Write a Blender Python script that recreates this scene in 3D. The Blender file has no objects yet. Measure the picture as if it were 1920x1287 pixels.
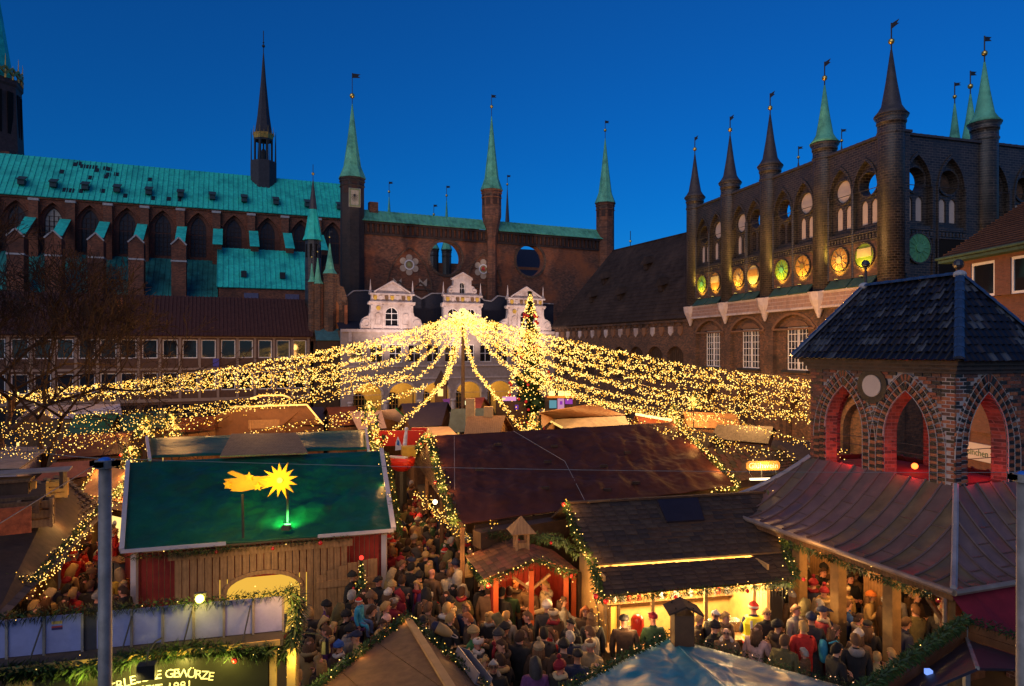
import bpy, random
from math import *
from mathutils import Vector, Matrix, Quaternion
from mathutils.geometry import tessellate_polygon
R = random.Random(7)
S = bpy.context.scene
COL = S.collection
# ---------------------------------------------------------------- camera, sky, sun, exposure
F, CX, HY, H = 1280.0, 960.0, 655.0, 9.0          # focal length and horizon in photograph pixels, eye height in metres
cam = bpy.data.objects.new('camera', bpy.data.cameras.new('camera'))
COL.objects.link(cam)
KS = 0.8                                           # measurements below are taken for a 9 m eye height, the place is built at 0.8 of that
cam.location = (0, 0, H * KS)
cam.rotation_euler = (radians(90), 0, 0)
cam.data.sensor_width = 36
cam.data.lens = 24
cam.data.shift_y = 11.5 / 1920
cam.data.clip_end = 3000
S.camera = cam
world = bpy.data.worlds.new('World')
S.world = world
world.use_nodes = True
_nt = world.node_tree
_sky = _nt.nodes.new('ShaderNodeTexSky')
_sky.sky_type = 'NISHITA'
_sky.sun_disc = False
SUN_EL, SUN_ROT = radians(8), radians(215)
_sky.sun_elevation = SUN_EL
_sky.sun_rotation = SUN_ROT
_sky.ozone_density = 9.6
_sky.dust_density = 0.2
_nt.links.new(_sky.outputs[0], _nt.nodes['Background'].inputs[0])
_nt.nodes['Background'].inputs[1].default_value = 0.137
sun = bpy.data.objects.new('sun', bpy.data.lights.new('sun', 'SUN'))
COL.objects.link(sun)
sun.data.energy = 0.8                             # what is left of the light in the western sky, very soft
sun.data.angle = radians(70)
sun.data.color = (1.0, 0.84, 0.66)
sun.rotation_euler = (radians(58), 0, radians(-28))
vs = S.view_settings
vs.view_transform = 'Standard'
vs.look = 'None'
vs.exposure = 0
vs.gamma = 1
vs.use_curve_mapping = False
cy = S.cycles
cy.use_denoising = True
cy.denoiser = 'OPENIMAGEDENOISE'
cy.max_bounces = 4
cy.diffuse_bounces = 2
cy.glossy_bounces = 2
cy.transmission_bounces = 2
cy.sample_clamp_indirect = 1.5
cy.caustics_reflective = False
cy.caustics_refractive = False
cy.use_light_tree = True
cy.use_adaptive_sampling = False
# ---------------------------------------------------------------- helpers
def W(px, py, d):
 """A point of the place from a measurement: photograph pixel and distance in metres."""
 return Vector(((px - CX) / F * d, d, H - (py - HY) / F * d))
def Wz(px, py, z):
 return W(px, py, (H - z) * F / (py - HY))
class Fr:
 """A facade plane: local x runs left to right along it, local y points inward, z up."""
 def __init__(s, px0, d0, px1, d1):
  s.o = Vector(((px0 - CX) / F * d0, d0, 0))
  e = Vector(((px1 - CX) / F * d1, d1, 0))
  s.x = (e - s.o).normalized()
  s.y = Vector((-s.x.y, s.x.x, 0))
  s.L = (e - s.o).length
  s.ang = atan2(s.x.y, s.x.x)
 def u(s, px, v=0):
  o = s.o + s.y * v
  t = (px - CX) / F
  return (t * o.y - o.x) / (s.x.x - t * s.x.y)
 def d(s, px, v=0):
  return (s.o + s.y * v).y + s.x.y * s.u(px, v)
 def z(s, px, py, v=0):
  return H - (py - HY) / F * s.d(px, v)
 def w(s, u, v, z):
  return s.o + s.x * u + s.y * v + Vector((0, 0, z))
MATS = {}
def mat(name, col, rough=.75, var=.25, scale=2.5, bump=.15, metal=0, spec=.35, emis=None, es=0, stain=None, stain_s=.4, brick=None, wave=None, coat=0, alpha=1, sub=0):
 """Procedural material: base colour broken by fine and coarse noise, optional brick bond, grain, bump or glow."""
 if name in MATS:
  return MATS[name]
 m = bpy.data.materials.new(name)
 MATS[name] = m
 m.use_nodes = True
 nt = m.node_tree
 N, L = nt.nodes, nt.links
 b = N['Principled BSDF']
 b.inputs['Roughness'].default_value = rough
 b.inputs['Metallic'].default_value = metal
 b.inputs['Specular IOR Level'].default_value = spec
 b.inputs['Coat Weight'].default_value = coat
 b.inputs['Base Color'].default_value = (*col, 1)
 if emis:
  b.inputs['Emission Color'].default_value = (*emis, 1)
  b.inputs['Emission Strength'].default_value = es
 if var <= 0 and not brick:
  return m
 tc = N.new('ShaderNodeTexCoord')
 vec = tc.outputs['Object']
 n1 = N.new('ShaderNodeTexNoise')
 n1.inputs['Scale'].default_value = scale
 n1.inputs['Detail'].default_value = 6
 n1.inputs['Roughness'].default_value = .65
 L.new(vec, n1.inputs['Vector'])
 r = N.new('ShaderNodeValToRGB')
 r.color_ramp.elements[0].position = .3
 r.color_ramp.elements[1].position = .72
 r.color_ramp.elements[0].color = (*[max(0, c * (1 - var)) for c in col], 1)
 r.color_ramp.elements[1].color = (*[min(1, c * (1 + var)) for c in col], 1)
 L.new(n1.outputs['Fac'], r.inputs['Fac'])
 out = r.outputs['Color']
 h = n1.outputs['Fac']
 if brick:
  c2, mortar, bw, bh = brick[:4]
  sp = N.new('ShaderNodeSeparateXYZ')
  L.new(vec, sp.inputs[0])
  ad = N.new('ShaderNodeMath')
  L.new(sp.outputs[0], ad.inputs[0])
  L.new(sp.outputs[1], ad.inputs[1])
  cb = N.new('ShaderNodeCombineXYZ')
  L.new(ad.outputs[0], cb.inputs[0])
  L.new(sp.outputs[2], cb.inputs[1])
  bt = N.new('ShaderNodeTexBrick')
  bt.inputs['Scale'].default_value = 1
  bt.inputs['Brick Width'].default_value = bw
  bt.inputs['Row Height'].default_value = bh
  bt.inputs['Mortar Size'].default_value = bh * .1
  bt.inputs['Mortar'].default_value = (*mortar, 1)
  bt.inputs['Bias'].default_value = -.1
  L.new(cb.outputs[0], bt.inputs['Vector'])
  L.new(out, bt.inputs['Color1'])
  mx = N.new('ShaderNodeMixRGB')
  mx.blend_type = 'MULTIPLY'
  mx.inputs[0].default_value = 1
  L.new(out, mx.inputs[1])
  mx.inputs[2].default_value = (*[min(1, a / max(.001, c)) for a, c in zip(c2, col)], 1)
  L.new(mx.outputs[0], bt.inputs['Color2'])
  out = bt.outputs['Color']
  h = bt.outputs['Fac']
 if wave:
  wv = N.new('ShaderNodeTexWave')
  wv.bands_direction = wave[0]
  wv.inputs['Scale'].default_value = wave[1]
  wv.inputs['Distortion'].default_value = wave[2]
  wv.inputs['Detail'].default_value = 3
  L.new(vec, wv.inputs['Vector'])
  mw = N.new('ShaderNodeMixRGB')
  mw.blend_type = 'MULTIPLY'
  mw.inputs[0].default_value = wave[3]
  L.new(out, mw.inputs[1])
  L.new(wv.outputs['Color'], mw.inputs[2])
  out = mw.outputs[0]
 if stain:
  n2 = N.new('ShaderNodeTexNoise')
  n2.inputs['Scale'].default_value = stain_s
  n2.inputs['Detail'].default_value = 7
  n2.inputs['Roughness'].default_value = .7
  L.new(vec, n2.inputs['Vector'])
  r2 = N.new('ShaderNodeValToRGB')
  r2.color_ramp.elements[0].position = .48
  r2.color_ramp.elements[1].position = .66
  L.new(n2.outputs['Fac'], r2.inputs['Fac'])
  ms = N.new('ShaderNodeMixRGB')
  L.new(r2.outputs['Color'], ms.inputs[0])
  L.new(out, ms.inputs[1])
  ms.inputs[2].default_value = (*stain, 1)
  out = ms.outputs[0]
 L.new(out, b.inputs['Base Color'])
 if bump:
  bp = N.new('ShaderNodeBump')
  bp.inputs['Strength'].default_value = bump
  bp.inputs['Distance'].default_value = .05
  if brick:
   bp.invert = True
  L.new(h, bp.inputs['Height'])
  L.new(bp.outputs[0], b.inputs['Normal'])
 return m
def glow(name, col, s):
 """Glowing surface of a lamp, lit window or lit stall interior."""
 if name in MATS:
  return MATS[name]
 m = bpy.data.materials.new(name)
 MATS[name] = m
 m.use_nodes = True
 nt = m.node_tree
 nt.nodes.clear()
 e = nt.nodes.new('ShaderNodeEmission')
 e.inputs[0].default_value = (*col, 1)
 e.inputs[1].default_value = s
 o = nt.nodes.new('ShaderNodeOutputMaterial')
 nt.links.new(e.outputs[0], o.inputs[0])
 m.cycles.emission_sampling = 'NONE'
 return m
class MB:
 """Collects faces for one mesh object."""
 def __init__(s):
  s.v, s.f, s.m, s.mi = [], [], [], 0
 def add(s, pts, faces):
  n = len(s.v)
  s.v += [tuple(p) for p in pts]
  for f in faces:
   s.f.append([n + i for i in f])
   s.m.append(s.mi)
  return s
 def poly(s, *p):
  return s.add(p, [range(len(p))])
 def box(s, x0, x1, y0, y1, z0, z1):
  return s.add([(x0, y0, z0), (x1, y0, z0), (x1, y1, z0), (x0, y1, z0), (x0, y0, z1), (x1, y0, z1), (x1, y1, z1), (x0, y1, z1)],
                     [(0, 3, 2, 1), (4, 5, 6, 7), (0, 1, 5, 4), (1, 2, 6, 5), (2, 3, 7, 6), (3, 0, 4, 7)])
 def obox(s, c, a, b, n):
  c, a, b, n = Vector(c), Vector(a), Vector(b), Vector(n)
  return s.add([c - a - b - n, c + a - b - n, c + a + b - n, c - a + b - n, c - a - b + n, c + a - b + n, c + a + b + n, c - a + b + n],
                     [(0, 3, 2, 1), (4, 5, 6, 7), (0, 1, 5, 4), (1, 2, 6, 5), (2, 3, 7, 6), (3, 0, 4, 7)])
 def bar(s, p, q, w, h=None, up=(0, 0, 1)):
  p, q = Vector(p), Vector(q)
  d = q - p
  if d.length < 1e-6:
   return s
  up = Vector(up)
  sd = d.cross(up)
  if sd.length < 1e-4:
   sd = d.cross(Vector((1, 0, 0)))
  sd.normalize()
  u = sd.cross(d).normalized()
  return s.obox((p + q) / 2, d / 2, sd * w / 2, u * (h or w) / 2)
 def slab(s, a, b, c, d, t):
  """Quad given thickness t downward along its normal."""
  a, b, c, d = map(Vector, (a, b, c, d))
  n = (b - a).cross(d - a).normalized() * t
  if n.z < 0:
   n = -n
  return s.add([a - n, b - n, c - n, d - n, a, b, c, d], [(0, 3, 2, 1), (4, 5, 6, 7), (0, 1, 5, 4), (1, 2, 6, 5), (2, 3, 7, 6), (3, 0, 4, 7)])
 def tube(s, pts, r, n=6, r1=None, cap=True):
  pts = [Vector(p) for p in pts]
  k = len(pts)
  vs = []
  up = None
  for i, p in enumerate(pts):
   t = (pts[min(i + 1, k - 1)] - pts[max(i - 1, 0)]).normalized()
   if up is None:
    up = t.orthogonal().normalized()
   up = (up - t * up.dot(t))
   if up.length < 1e-5:
    up = t.orthogonal()
   up.normalize()
   b = t.cross(up)
   rr = r if r1 is None else r + (r1 - r) * i / (k - 1)
   vs += [p + (up * cos(2 * pi * j / n) + b * sin(2 * pi * j / n)) * rr for j in range(n)]
  fs = [(i * n + j, i * n + (j + 1) % n, (i + 1) * n + (j + 1) % n, (i + 1) * n + j) for i in range(k - 1) for j in range(n)]
  if cap:
   fs += [tuple(range(n))[::-1], tuple(range((k - 1) * n, k * n))]
  return s.add(vs, fs)
 def lathe(s, prof, n=12, c=(0, 0, 0), ph=0, sx=1, sy=1):
  vs = []
  for r, z in prof:
   vs += [(c[0] + r * sx * cos(2 * pi * (j + ph) / n), c[1] + r * sy * sin(2 * pi * (j + ph) / n), c[2] + z) for j in range(n)]
  k = len(prof)
  fs = [(i * n + j, i * n + (j + 1) % n, (i + 1) * n + (j + 1) % n, (i + 1) * n + j) for i in range(k - 1) for j in range(n)]
  fs += [tuple(range(n))[::-1], tuple(range((k - 1) * n, k * n))]
  return s.add(vs, fs)
 def ball(s, c, r, n=8, m=5, sx=1, sy=1, sz=1):
  return s.lathe([(max(.02, sin(pi * i / m)) * r, -cos(pi * i / m) * r * sz) for i in range(m + 1)], n, c, 0, sx, sy)
 def octa(s, c, r):
  x, y, z = c
  return s.add([(x + r, y, z), (x - r, y, z), (x, y + r, z), (x, y - r, z), (x, y, z + r), (x, y, z - r)],
                     [(0, 2, 4), (2, 1, 4), (1, 3, 4), (3, 0, 4), (2, 0, 5), (1, 2, 5), (3, 1, 5), (0, 3, 5)])
 def plate(s, outer, holes, y0, y1):
  """A wall plate in the local x-z plane, with real openings and reveals."""
  loops = [outer] + list(holes)
  flat = [p for l in loops for p in l]
  tris = tessellate_polygon([[Vector((x, z, 0)) for x, z in l] for l in loops])
  n = len(flat)
  vs = [(x, y0, z) for x, z in flat] + [(x, y1, z) for x, z in flat]
  fs = []
  for t in tris:
   a, b, c = [flat[i] for i in t]
   ccw = (b[0] - a[0]) * (c[1] - a[1]) - (b[1] - a[1]) * (c[0] - a[0]) > 0
   t = tuple(t) if ccw else tuple(t)[::-1]
   fs.append(t)
   fs.append(tuple(n + i for i in t[::-1]))
  k = 0
  for l in loops:
   m = len(l)
   area = sum(l[i][0] * l[(i + 1) % m][1] - l[(i + 1) % m][0] * l[i][1] for i in range(m))
   for i in range(m):
    a, b = k + i, k + (i + 1) % m
    q = (a, a + n, b + n, b) if (area > 0) == (k == 0) else (a, b, b + n, a + n)
    fs.append(q[::-1] if k == 0 else q)
   k += m
  return s.add(vs, fs)
 def text(s, body, size, M4, extr=.01, align='CENTER', ):
  cu = bpy.data.curves.new('lettering', 'FONT')
  cu.body = body
  cu.size = size
  cu.extrude = extr
  cu.align_x = align
  cu.resolution_u = 2
  o = bpy.data.objects.new('lettering', cu)
  me = o.to_mesh()
  s.add([M4 @ v.co for v in me.vertices], [list(p.vertices) for p in me.polygons])
  o.to_mesh_clear()
  bpy.data.objects.remove(o)
  bpy.data.curves.remove(cu)
  return s
 def mesh(s, name, mats, smooth=False):
  me = bpy.data.meshes.new(name)
  me.from_pydata(s.v, [], s.f)
  for m in (mats if isinstance(mats, (list, tuple)) else [mats]):
   me.materials.append(m)
  if any(s.m):
   me.polygons.foreach_set('material_index', s.m)
  if smooth:
   me.polygons.foreach_set('use_smooth', [True] * len(s.f))
  me.update()
  return me
 def build(s, name, mats, parent=None, smooth=False, kind=None, label=None):
  o = bpy.data.objects.new(name, s.mesh(name, mats, smooth))
  COL.objects.link(o)
  if parent:
   o.parent = parent
  if kind:
   o['kind'] = kind
  if label:
   o['label'] = label
  return o
def inst(name, me, parent=None, loc=(0, 0, 0), rot=(0, 0, 0), sc=None, label=None):
 o = bpy.data.objects.new(name, me)
 COL.objects.link(o)
 if parent:
  o.parent = parent
 o.location = loc
 o.rotation_euler = rot
 if sc is not None:
  o.scale = (sc, sc, sc) if isinstance(sc, (int, float)) else sc
 if label:
  o['label'] = label
 return o
def tag(o, label, cat, group=None, kind=None):
 if label:
  o['label'] = label
 if cat:
  o['category'] = cat
 if group:
  o['group'] = group
 if kind:
  o['kind'] = kind
 return o
def thing(name, label, cat, loc=(0, 0, 0), rz=0, group=None):
 o = bpy.data.objects.new(name, None)
 COL.objects.link(o)
 o.empty_display_size = .2
 o.location = loc
 o.rotation_euler = (0, 0, rz)
 return tag(o, label, cat, group)
def broot(fr, name, label, cat):
 return thing(name, label, cat, fr.o, fr.ang)
def lamp(kind, loc, energy, col, size=.15, tgt=None, angle=60, blend=.6, name='lamp_light', parent=None):
 l = bpy.data.lights.new(name, kind)
 l.energy = energy * KS * KS
 l.color = col
 l.shadow_soft_size = size * KS
 o = bpy.data.objects.new(name, l)
 COL.objects.link(o)
 o.location = loc
 if parent:
  o.parent = parent
 if kind == 'SPOT':
  l.spot_size = radians(angle)
  l.spot_blend = blend
 if tgt is not None:
  o.rotation_euler = (Vector(tgt) - Vector(loc)).to_track_quat('-Z', 'Y').to_euler()
 o['kind'] = 'helper'
 return o
# outlines in (x, z)
def circ(x, z, r, n=20, rz=None):
 return [(x + r * cos(2 * pi * i / n), z + (rz or r) * sin(2 * pi * i / n)) for i in range(n)]
def rect(x0, x1, z0, z1):
 return [(x0, z0), (x1, z0), (x1, z1), (x0, z1)]
def gothic(x, w, z0, z1, k=.55, n=6):
 """Pointed arch opening: width w, sill z0, tip z1; the springing lies k of the width below the tip."""
 hw = w / 2
 hh = min(k * w * 1.5, (z1 - z0) * .8)
 zs = z1 - hh
 r = (hw * hw + hh * hh) / (2 * hw)
 pr = [(x + hw - r + r * cos(a), zs + r * sin(a)) for a in [asin(hh / r) * i / n for i in range(n)]]
 return [(x - hw, z0), (x + hw, z0)] + pr + [(x, z1)] + [(2 * x - a, b) for a, b in pr[::-1]]
def roundarch(x, w, z0, z1, n=10, flat=1.0):
 hw = w / 2
 rz = hw * flat
 zs = z1 - rz
 return [(x - hw, z0), (x + hw, z0)] + [(x + hw * cos(pi * i / n), zs + rz * sin(pi * i / n)) for i in range(n + 1)]
def strip(mb, a, b, y0, y1):
 """Ring between two outlines of the same length, as a raised band."""
 n = len(a)
 for i in range(n):
  j = (i + 1) % n
  p, q, r, t = a[i], a[j], b[j], b[i]
  mb.add([(p[0], y0, p[1]), (q[0], y0, q[1]), (r[0], y0, r[1]), (t[0], y0, t[1]), (p[0], y1, p[1]), (q[0], y1, q[1]), (r[0], y1, r[1]), (t[0], y1, t[1])],
               [(0, 1, 2, 3), (7, 6, 5, 4), (0, 4, 5, 1), (3, 2, 6, 7)])
# ---------------------------------------------------------------- shared materials
BULB = glow('warm_bulb', (1, .6, .14), 3.4)
BULB_DIM = glow('amber_bulb', (1, .45, .05), 2.4)
ROPE = glow('rope_light', (1, .45, .10), 2.6)
LITIN = glow('lit_interior', (1, .62, .16), .75)
LITIN2 = glow('lit_interior_bright', (1, .66, .2), 1.5)
GLASS = mat('window_glass', (.012, .012, .015), rough=.04, var=0, spec=.9)
WHITE = mat('white_paint', (.78, .74, .72), rough=.5, var=.06, bump=0)
GOLD = mat('gilding', (.9, .6, .16), rough=.3, var=.1, metal=.9, bump=0)
IRON = mat('dark_iron', (.03, .03, .032), rough=.5, var=.15, bump=0)
COPPER = mat('copper_green_patina', (.035, .68, .52), rough=.6, var=.25, scale=1.6, bump=.08, stain=(.015, .4, .34), stain_s=.3)
COPPER_L = mat('pale_copper_patina', (.15, .52, .33), rough=.6, var=.2, scale=2, bump=.08, stain=(.06, .24, .16), stain_s=.6)
SPIRE = mat('dark_spire_slate', (.06, .052, .055), rough=.5, var=.3, scale=3, bump=.1)
BLACKB = mat('black_glazed_brick', (.05, .036, .03), rough=.38, var=.7, scale=5, spec=.5, brick=((.012, .01, .009), (.13, .1, .075), .46, .17), bump=.6, stain=(.03, .027, .026), stain_s=.5)
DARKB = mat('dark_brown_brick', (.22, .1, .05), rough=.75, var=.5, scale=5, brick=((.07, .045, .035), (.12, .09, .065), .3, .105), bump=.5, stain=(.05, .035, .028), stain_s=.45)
OLDB = mat('old_red_brick', (.26, .1, .055), rough=.85, var=.5, scale=2.2, brick=((.085, .04, .03), (.13, .085, .06), .36, .13), bump=.5, stain=(.4, .12, .045), stain_s=.16)
CHURB = mat('church_brick', (.4, .12, .055), rough=.85, var=.35, scale=2, brick=((.15, .05, .03), (.14, .08, .055), .4, .14), bump=.3, stain=(.09, .04, .028), stain_s=.12)
STONE = mat('pale_sandstone', (.6, .49, .45), rough=.8, var=.16, scale=3, bump=.15, stain=(.36, .26, .22), stain_s=.5)
PLASTER = mat('white_plaster', (.58, .46, .38), rough=.85, var=.08, bump=.05)
SLATE = mat('blue_black_slate', (.022, .024, .04), rough=.55, var=.3, scale=4, bump=.15)
ROOFT = mat('brown_red_tiles', (.075, .03, .024), rough=.7, var=.35, scale=3, bump=.2)
GREYT = mat('weathered_dark_tiles', (.045, .031, .026), rough=.75, var=.4, scale=1.2, bump=.2, spec=.12, stain=(.075, .05, .04), stain_s=.35)
WOOD = mat('brown_boards', (.17, .085, .035), rough=.7, var=.35, scale=4, bump=.2, wave=('X', 3, 5, .25))
WOODL = mat('pale_boards', (.36, .2, .085), rough=.7, var=.25, scale=4, bump=.2, wave=('X', 3, 5, .2))
WOODD = mat('dark_boards', (.06, .033, .018), rough=.75, var=.35, scale=4, bump=.2)
REDW = mat('red_painted_boards', (.30, .028, .018), rough=.6, var=.25, scale=4, bump=.15)
FIR = mat('fir_needles', (.035, .075, .02), rough=.6, var=.5, scale=8, bump=0)
RED = mat('red_bauble', (.6, .02, .02), rough=.15, var=0, coat=.5)
def spire_tower(root, name_body, u, v, z0, zb, r, ztip, zball, zvane, mb, ms, n=8, flare=1.22, body=None, ballr=.16, rb=None):
 """Turret with a flared spire, ball and vane: parts tower, spire, ball, weather_vane."""
 t = body or MB()
 t.lathe([(rb or r, z0), (rb or r, zb - 1.2), (r * 1.0, zb - 1.15), (r * 1.1, zb - 1.0), (r * 1.02, zb - .9), (r * 1.02, zb - .45), (r * 1.1, zb - .4), (r * 1.1, zb - .28), (r * 1.03, zb - .22), (r * flare, zb), (r * flare, zb + .12)], n if n > 8 else n, (u, v, 0), .5)
 t.build(name_body, mb, root, smooth=n > 10)
 h = ztip - zb
 s = MB().lathe([(r * flare * 1.04, zb + .1), (r * .98, zb + .1 + h * .07), (r * .74, zb + h * .17), (r * .42, zb + h * .52), (.06, ztip)], n, (u, v, 0), .5)
 sp = s.build('spire', ms, root, smooth=n > 10)
 MB().tube([(u, v, ztip - .1), (u, v, zvane)], .045, 5).build('finial', IRON, sp)
 MB().ball((u, v, zball), ballr, 10, 7).build('ball', GOLD, sp, smooth=True)
 k = ballr / .16
 MB().plate([(u + .04, zvane - .3 * k), (u + .5 * k, zvane - .22 * k), (u + .34 * k, zvane - .14 * k), (u + .5 * k, zvane - .02), (u + .04, zvane - .05)], [], v - .02, v + .02).build('weather_vane', IRON, sp)
 return sp
# ---------------------------------------------------------------- the square
GROUND = mat('market_cobbles', (.13, .095, .07), rough=.7, var=.4, scale=9, brick=((.09, .07, .055), (.05, .04, .03), .16, .1), bump=.6)
g = MB()
g.poly((-900, -300, 0), (900, -300, 0), (900, 1500, 0), (-900, 1500, 0))
go = g.build('ground', GROUND)
go['kind'] = 'structure'
SHIELD_G = mat('green_shield', (.16, .24, .03), rough=.5, var=.3, bump=.1)
SHIELD_O = mat('orange_shield', (.3, .15, .05), rough=.5, var=.3, bump=.1)
SHIELD_W = mat('cream_shield', (.42, .34, .2), rough=.5, var=.15, bump=.1)
DGREEN = mat('bronze_green_disc', (.1, .33, .16), rough=.45, var=.25, bump=.1)
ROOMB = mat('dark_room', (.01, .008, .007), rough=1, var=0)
OCHRE = mat('ochre_plaster', (.6, .38, .12), rough=.85, var=.15, bump=.05)
_win_cache = {}
def window(root, x, z0, z1, w, y=.2, nx=2, ny=3, fm=None, gm=None, fr=.07, bar=.045, name='window', arch=0):
 """window (frame and glazing bars) > pane; meshes shared between windows of one size."""
 h = z1 - z0
 key = (round(w, 2), round(h, 2), nx, ny, fm, gm, fr, bar, arch)
 if key not in _win_cache:
  f = MB()
  if arch:
   o = roundarch(0, w, 0, h, 10, arch)
   i_ = roundarch(0, w - 2 * fr, fr, h - fr, 10, arch)
   strip(f, o, i_, 0, .09)
  else:
   f.box(-w / 2, w / 2, 0, .09, 0, fr)
   f.box(-w / 2, w / 2, 0, .09, h - fr, h)
   f.box(-w / 2, -w / 2 + fr, 0, .09, fr, h - fr)
   f.box(w / 2 - fr, w / 2, 0, .09, fr, h - fr)
  for i in range(1, nx):
   xx = -w / 2 + w * i / nx
   b = bar * (1.6 if nx % 2 == 0 and i == nx // 2 and nx > 2 else 1)
   f.box(xx - b / 2, xx + b / 2, .012, .075, fr, h - fr)
  for i in range(1, ny):
   zz = h * i / ny
   f.box(-w / 2 + fr, w / 2 - fr, .015, .07, zz - bar / 2, zz + bar / 2)
  p = MB()
  if arch:
   p.plate(roundarch(0, w - .02, .01, h - .01, 10, arch), [], .05, .065)
  else:
   p.box(-w / 2 + .02, w / 2 - .02, .05, .065, .02, h - .02)
  _win_cache[key] = (f.mesh('window', fm or WHITE), p.mesh('pane', gm or GLASS))
 a, b = _win_cache[key]
 o = inst(name, a, root, (x, y, z0))
 inst('pane', b, o)
 return o
# ---------------------------------------------------------------- town hall wing on the right, with its black shield wall
WG = Fr(1300, 67.9, 1670, 44)
rt = broot(WG, 'town_hall_wing', 'black brick town hall wing with a row of dark spired turrets and lit round shields', 'building')
tu = [WG.u(p, .2) for p in (1302, 1368, 1443, 1545, 1670)]
ZB, ZT = 13.9, 22.9
bays = []
for a, b in zip(tu, tu[1:]):
 q = (b - a - 1.5) / 4
 bays += [a + .75 + q, b - .75 - q]
kinds = 'DPPOOPPO'
def shield_wall(root, L, bays, kinds, lan, x0=0, zb=ZB, mats=None):
 a = MB().plate(rect(x0, L, zb, ZT), [gothic(u, 2.15, 17.1, 21.7, .62) for u in bays], 0, .3)
 a.build('wall', BLACKB, root)
 holes = []
 for u, k, l in zip(bays, kinds, lan):
  holes.append(circ(u, 20.15, .8))
  for s in (-.44, .44):
   holes.append(gothic(u + s, .6, 17.45, 19.1, .45))
  if k == 'P':
   MB().plate(circ(u, 20.15, .79), [], .42, .5).build('plaster_field', PLASTER, root)
  if k == 'D':
   MB().plate(circ(u, 20.15, .79), [], .85, .9).build('blocked_opening', DARKB, root)
  if l == 'P':
   for s in (-.44, .44):
    MB().plate(gothic(u + s, .59, 17.46, 19.09, .45), [], .42, .5).build('plaster_field', PLASTER, root)
 MB().plate(rect(x0, L, zb, ZT), holes, .302, 1.0).build('wall', BLACKB, root, label='inner layer of the shield wall with round openings')
 rims = MB()
 for u in bays:
  strip(rims, circ(u, 20.15, .95, 20), circ(u, 20.15, .8, 20), .2, .34)
  o1 = gothic(u, 2.4, 17.1, 21.95, .62)
  o2 = gothic(u, 2.15, 17.1, 21.7, .62)
  strip(rims, o1[2:], o2[2:], -.07, .05)
  rims.tube([(u - 1.2, -.03, zb), (u - 1.2, -.03, 20)], .07, 6)
  rims.tube([(u + 1.2, -.03, zb), (u + 1.2, -.03, 20)], .07, 6)
 rims.build('moulding', BLACKB, root)
 cap = MB().box(x0 - .1, L + .1, -.14, 1.14, ZT, ZT + .16)
 n = int((L - x0) / .3)
 for i in range(n):
  xx = x0 + (L - x0) * (i + .5) / n
  cap.box(xx - .1, xx + .1, .3, .7, ZT + .16, ZT + .3 + .05 * (i % 2))
 cap.build('wall_coping', SPIRE, root)
 for u in bays:
  fz = MB()
  for i in range(8):
   xx = u - 1.05 + i * .3
   fz.box(xx - .1, xx + .1, -.07, .02, 16.45, 16.75)
  fz.box(u - 1.15, u + 1.15, -.09, .02, 16.8, 16.9)
  fz.box(u - 1.15, u + 1.15, -.09, .02, 16.3, 16.4)
  fz.build('frieze', BLACKB, root)
shield_wall(rt, WG.L + .5, bays, kinds, 'PPPOOPPP', x0=0)
def shield(root, u, z, r, m1, m2, sectors, y=-.1):
 mb = MB()
 mb.plate(circ(u, z, r, 24), [], y, .02)
 mb.mi = 1
 strip(mb, circ(u, z, r * 1.1, 24), circ(u, z, r, 24), y - .06, .01)
 mb.mi = 2
 if sectors == 'half':
  mb.plate([(u - r * .8, z - r * .1), (u + r * .8, z - r * .1), (u + r * .75, z + r * .62), (u - r * .75, z + r * .62)], [], y - .05, y)
 else:
  for i in range(sectors):
   a = 2 * pi * i / sectors
   w = .8 / sectors
   mb.plate([(u + cos(a - w) * r * .42, z + sin(a - w) * r * .42), (u + cos(a) * r * .92, z + sin(a) * r * .92), (u + cos(a + w) * r * .42, z + sin(a + w) * r * .42)], [], y - .04, y)
  mb.plate(circ(u, z, r * .3, 12), [], y - .08, y)
 return mb.build('shield', [m1, BLACKB, m2], root)
sm = [(SHIELD_G, DGREEN, 10), (SHIELD_O, SHIELD_W, 'half'), (SHIELD_O, SHIELD_W, 12), (SHIELD_W, SHIELD_O, 'half'), (SHIELD_G, DGREEN, 12), (SHIELD_O, GOLD, 8), (SHIELD_O, SHIELD_W, 12), (SHIELD_G, SHIELD_W, 'half')]
for u, (a, b, c) in zip(bays, sm):
 MB().box(u - 1.12, u + 1.12, -.03, -.001, 13.92, 16.28).build('lit_look_brick_field', DARKB, rt)  # lighter brick put in so the wall round the shield looks spotlit
 shield(rt, u, 15.3, .82, a, b, c)
 # flood lamp on the copper sill under each shield
 fx = MB().box(u - .12, u + .12, -.48, -.3, 13.78, 13.92)
 fo = fx.build('floodlight', IRON, rt)
 MB().box(u - .1, u + .1, -.46, -.32, 13.921, 13.935).build('lens', glow('yellow_lens', (1, .7, .15), 3), fo)
 lamp('SPOT', WG.w(u, -.75, 13.95), 520, (1, .6, .07), .08, WG.w(u, .1, 15.5), 92, .8, parent=None)
for i, (u, ph, m) in enumerate(zip(tu, range(5), (SPIRE, SPIRE, SPIRE, COPPER_L, SPIRE))):
 spire_tower(rt, 'tower', u, .25, 12.6, 24.0, .82, 28.4, 28.95, 30.15, BLACKB, m, 14, 1.24, ballr=.2)
for a, b in zip(tu, tu[1:]):
 for j in (0, 1):
  x0 = a + .85 + (b - a - 1.7) * j / 2 + .08
  x1 = x0 + (b - a - 1.7) / 2 - .16
  MB().slab((x0, -.6, 13.25), (x1, -.6, 13.25), (x1, .0, 13.9), (x0, .0, 13.9), .08).build('copper_sill', mat('dull_sill_copper', (.045, .1, .075), rough=.5, var=.3), rt)
bd = MB().box(-.1, WG.L + .3, -.35, .3, 12.15, 13.1)
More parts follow.
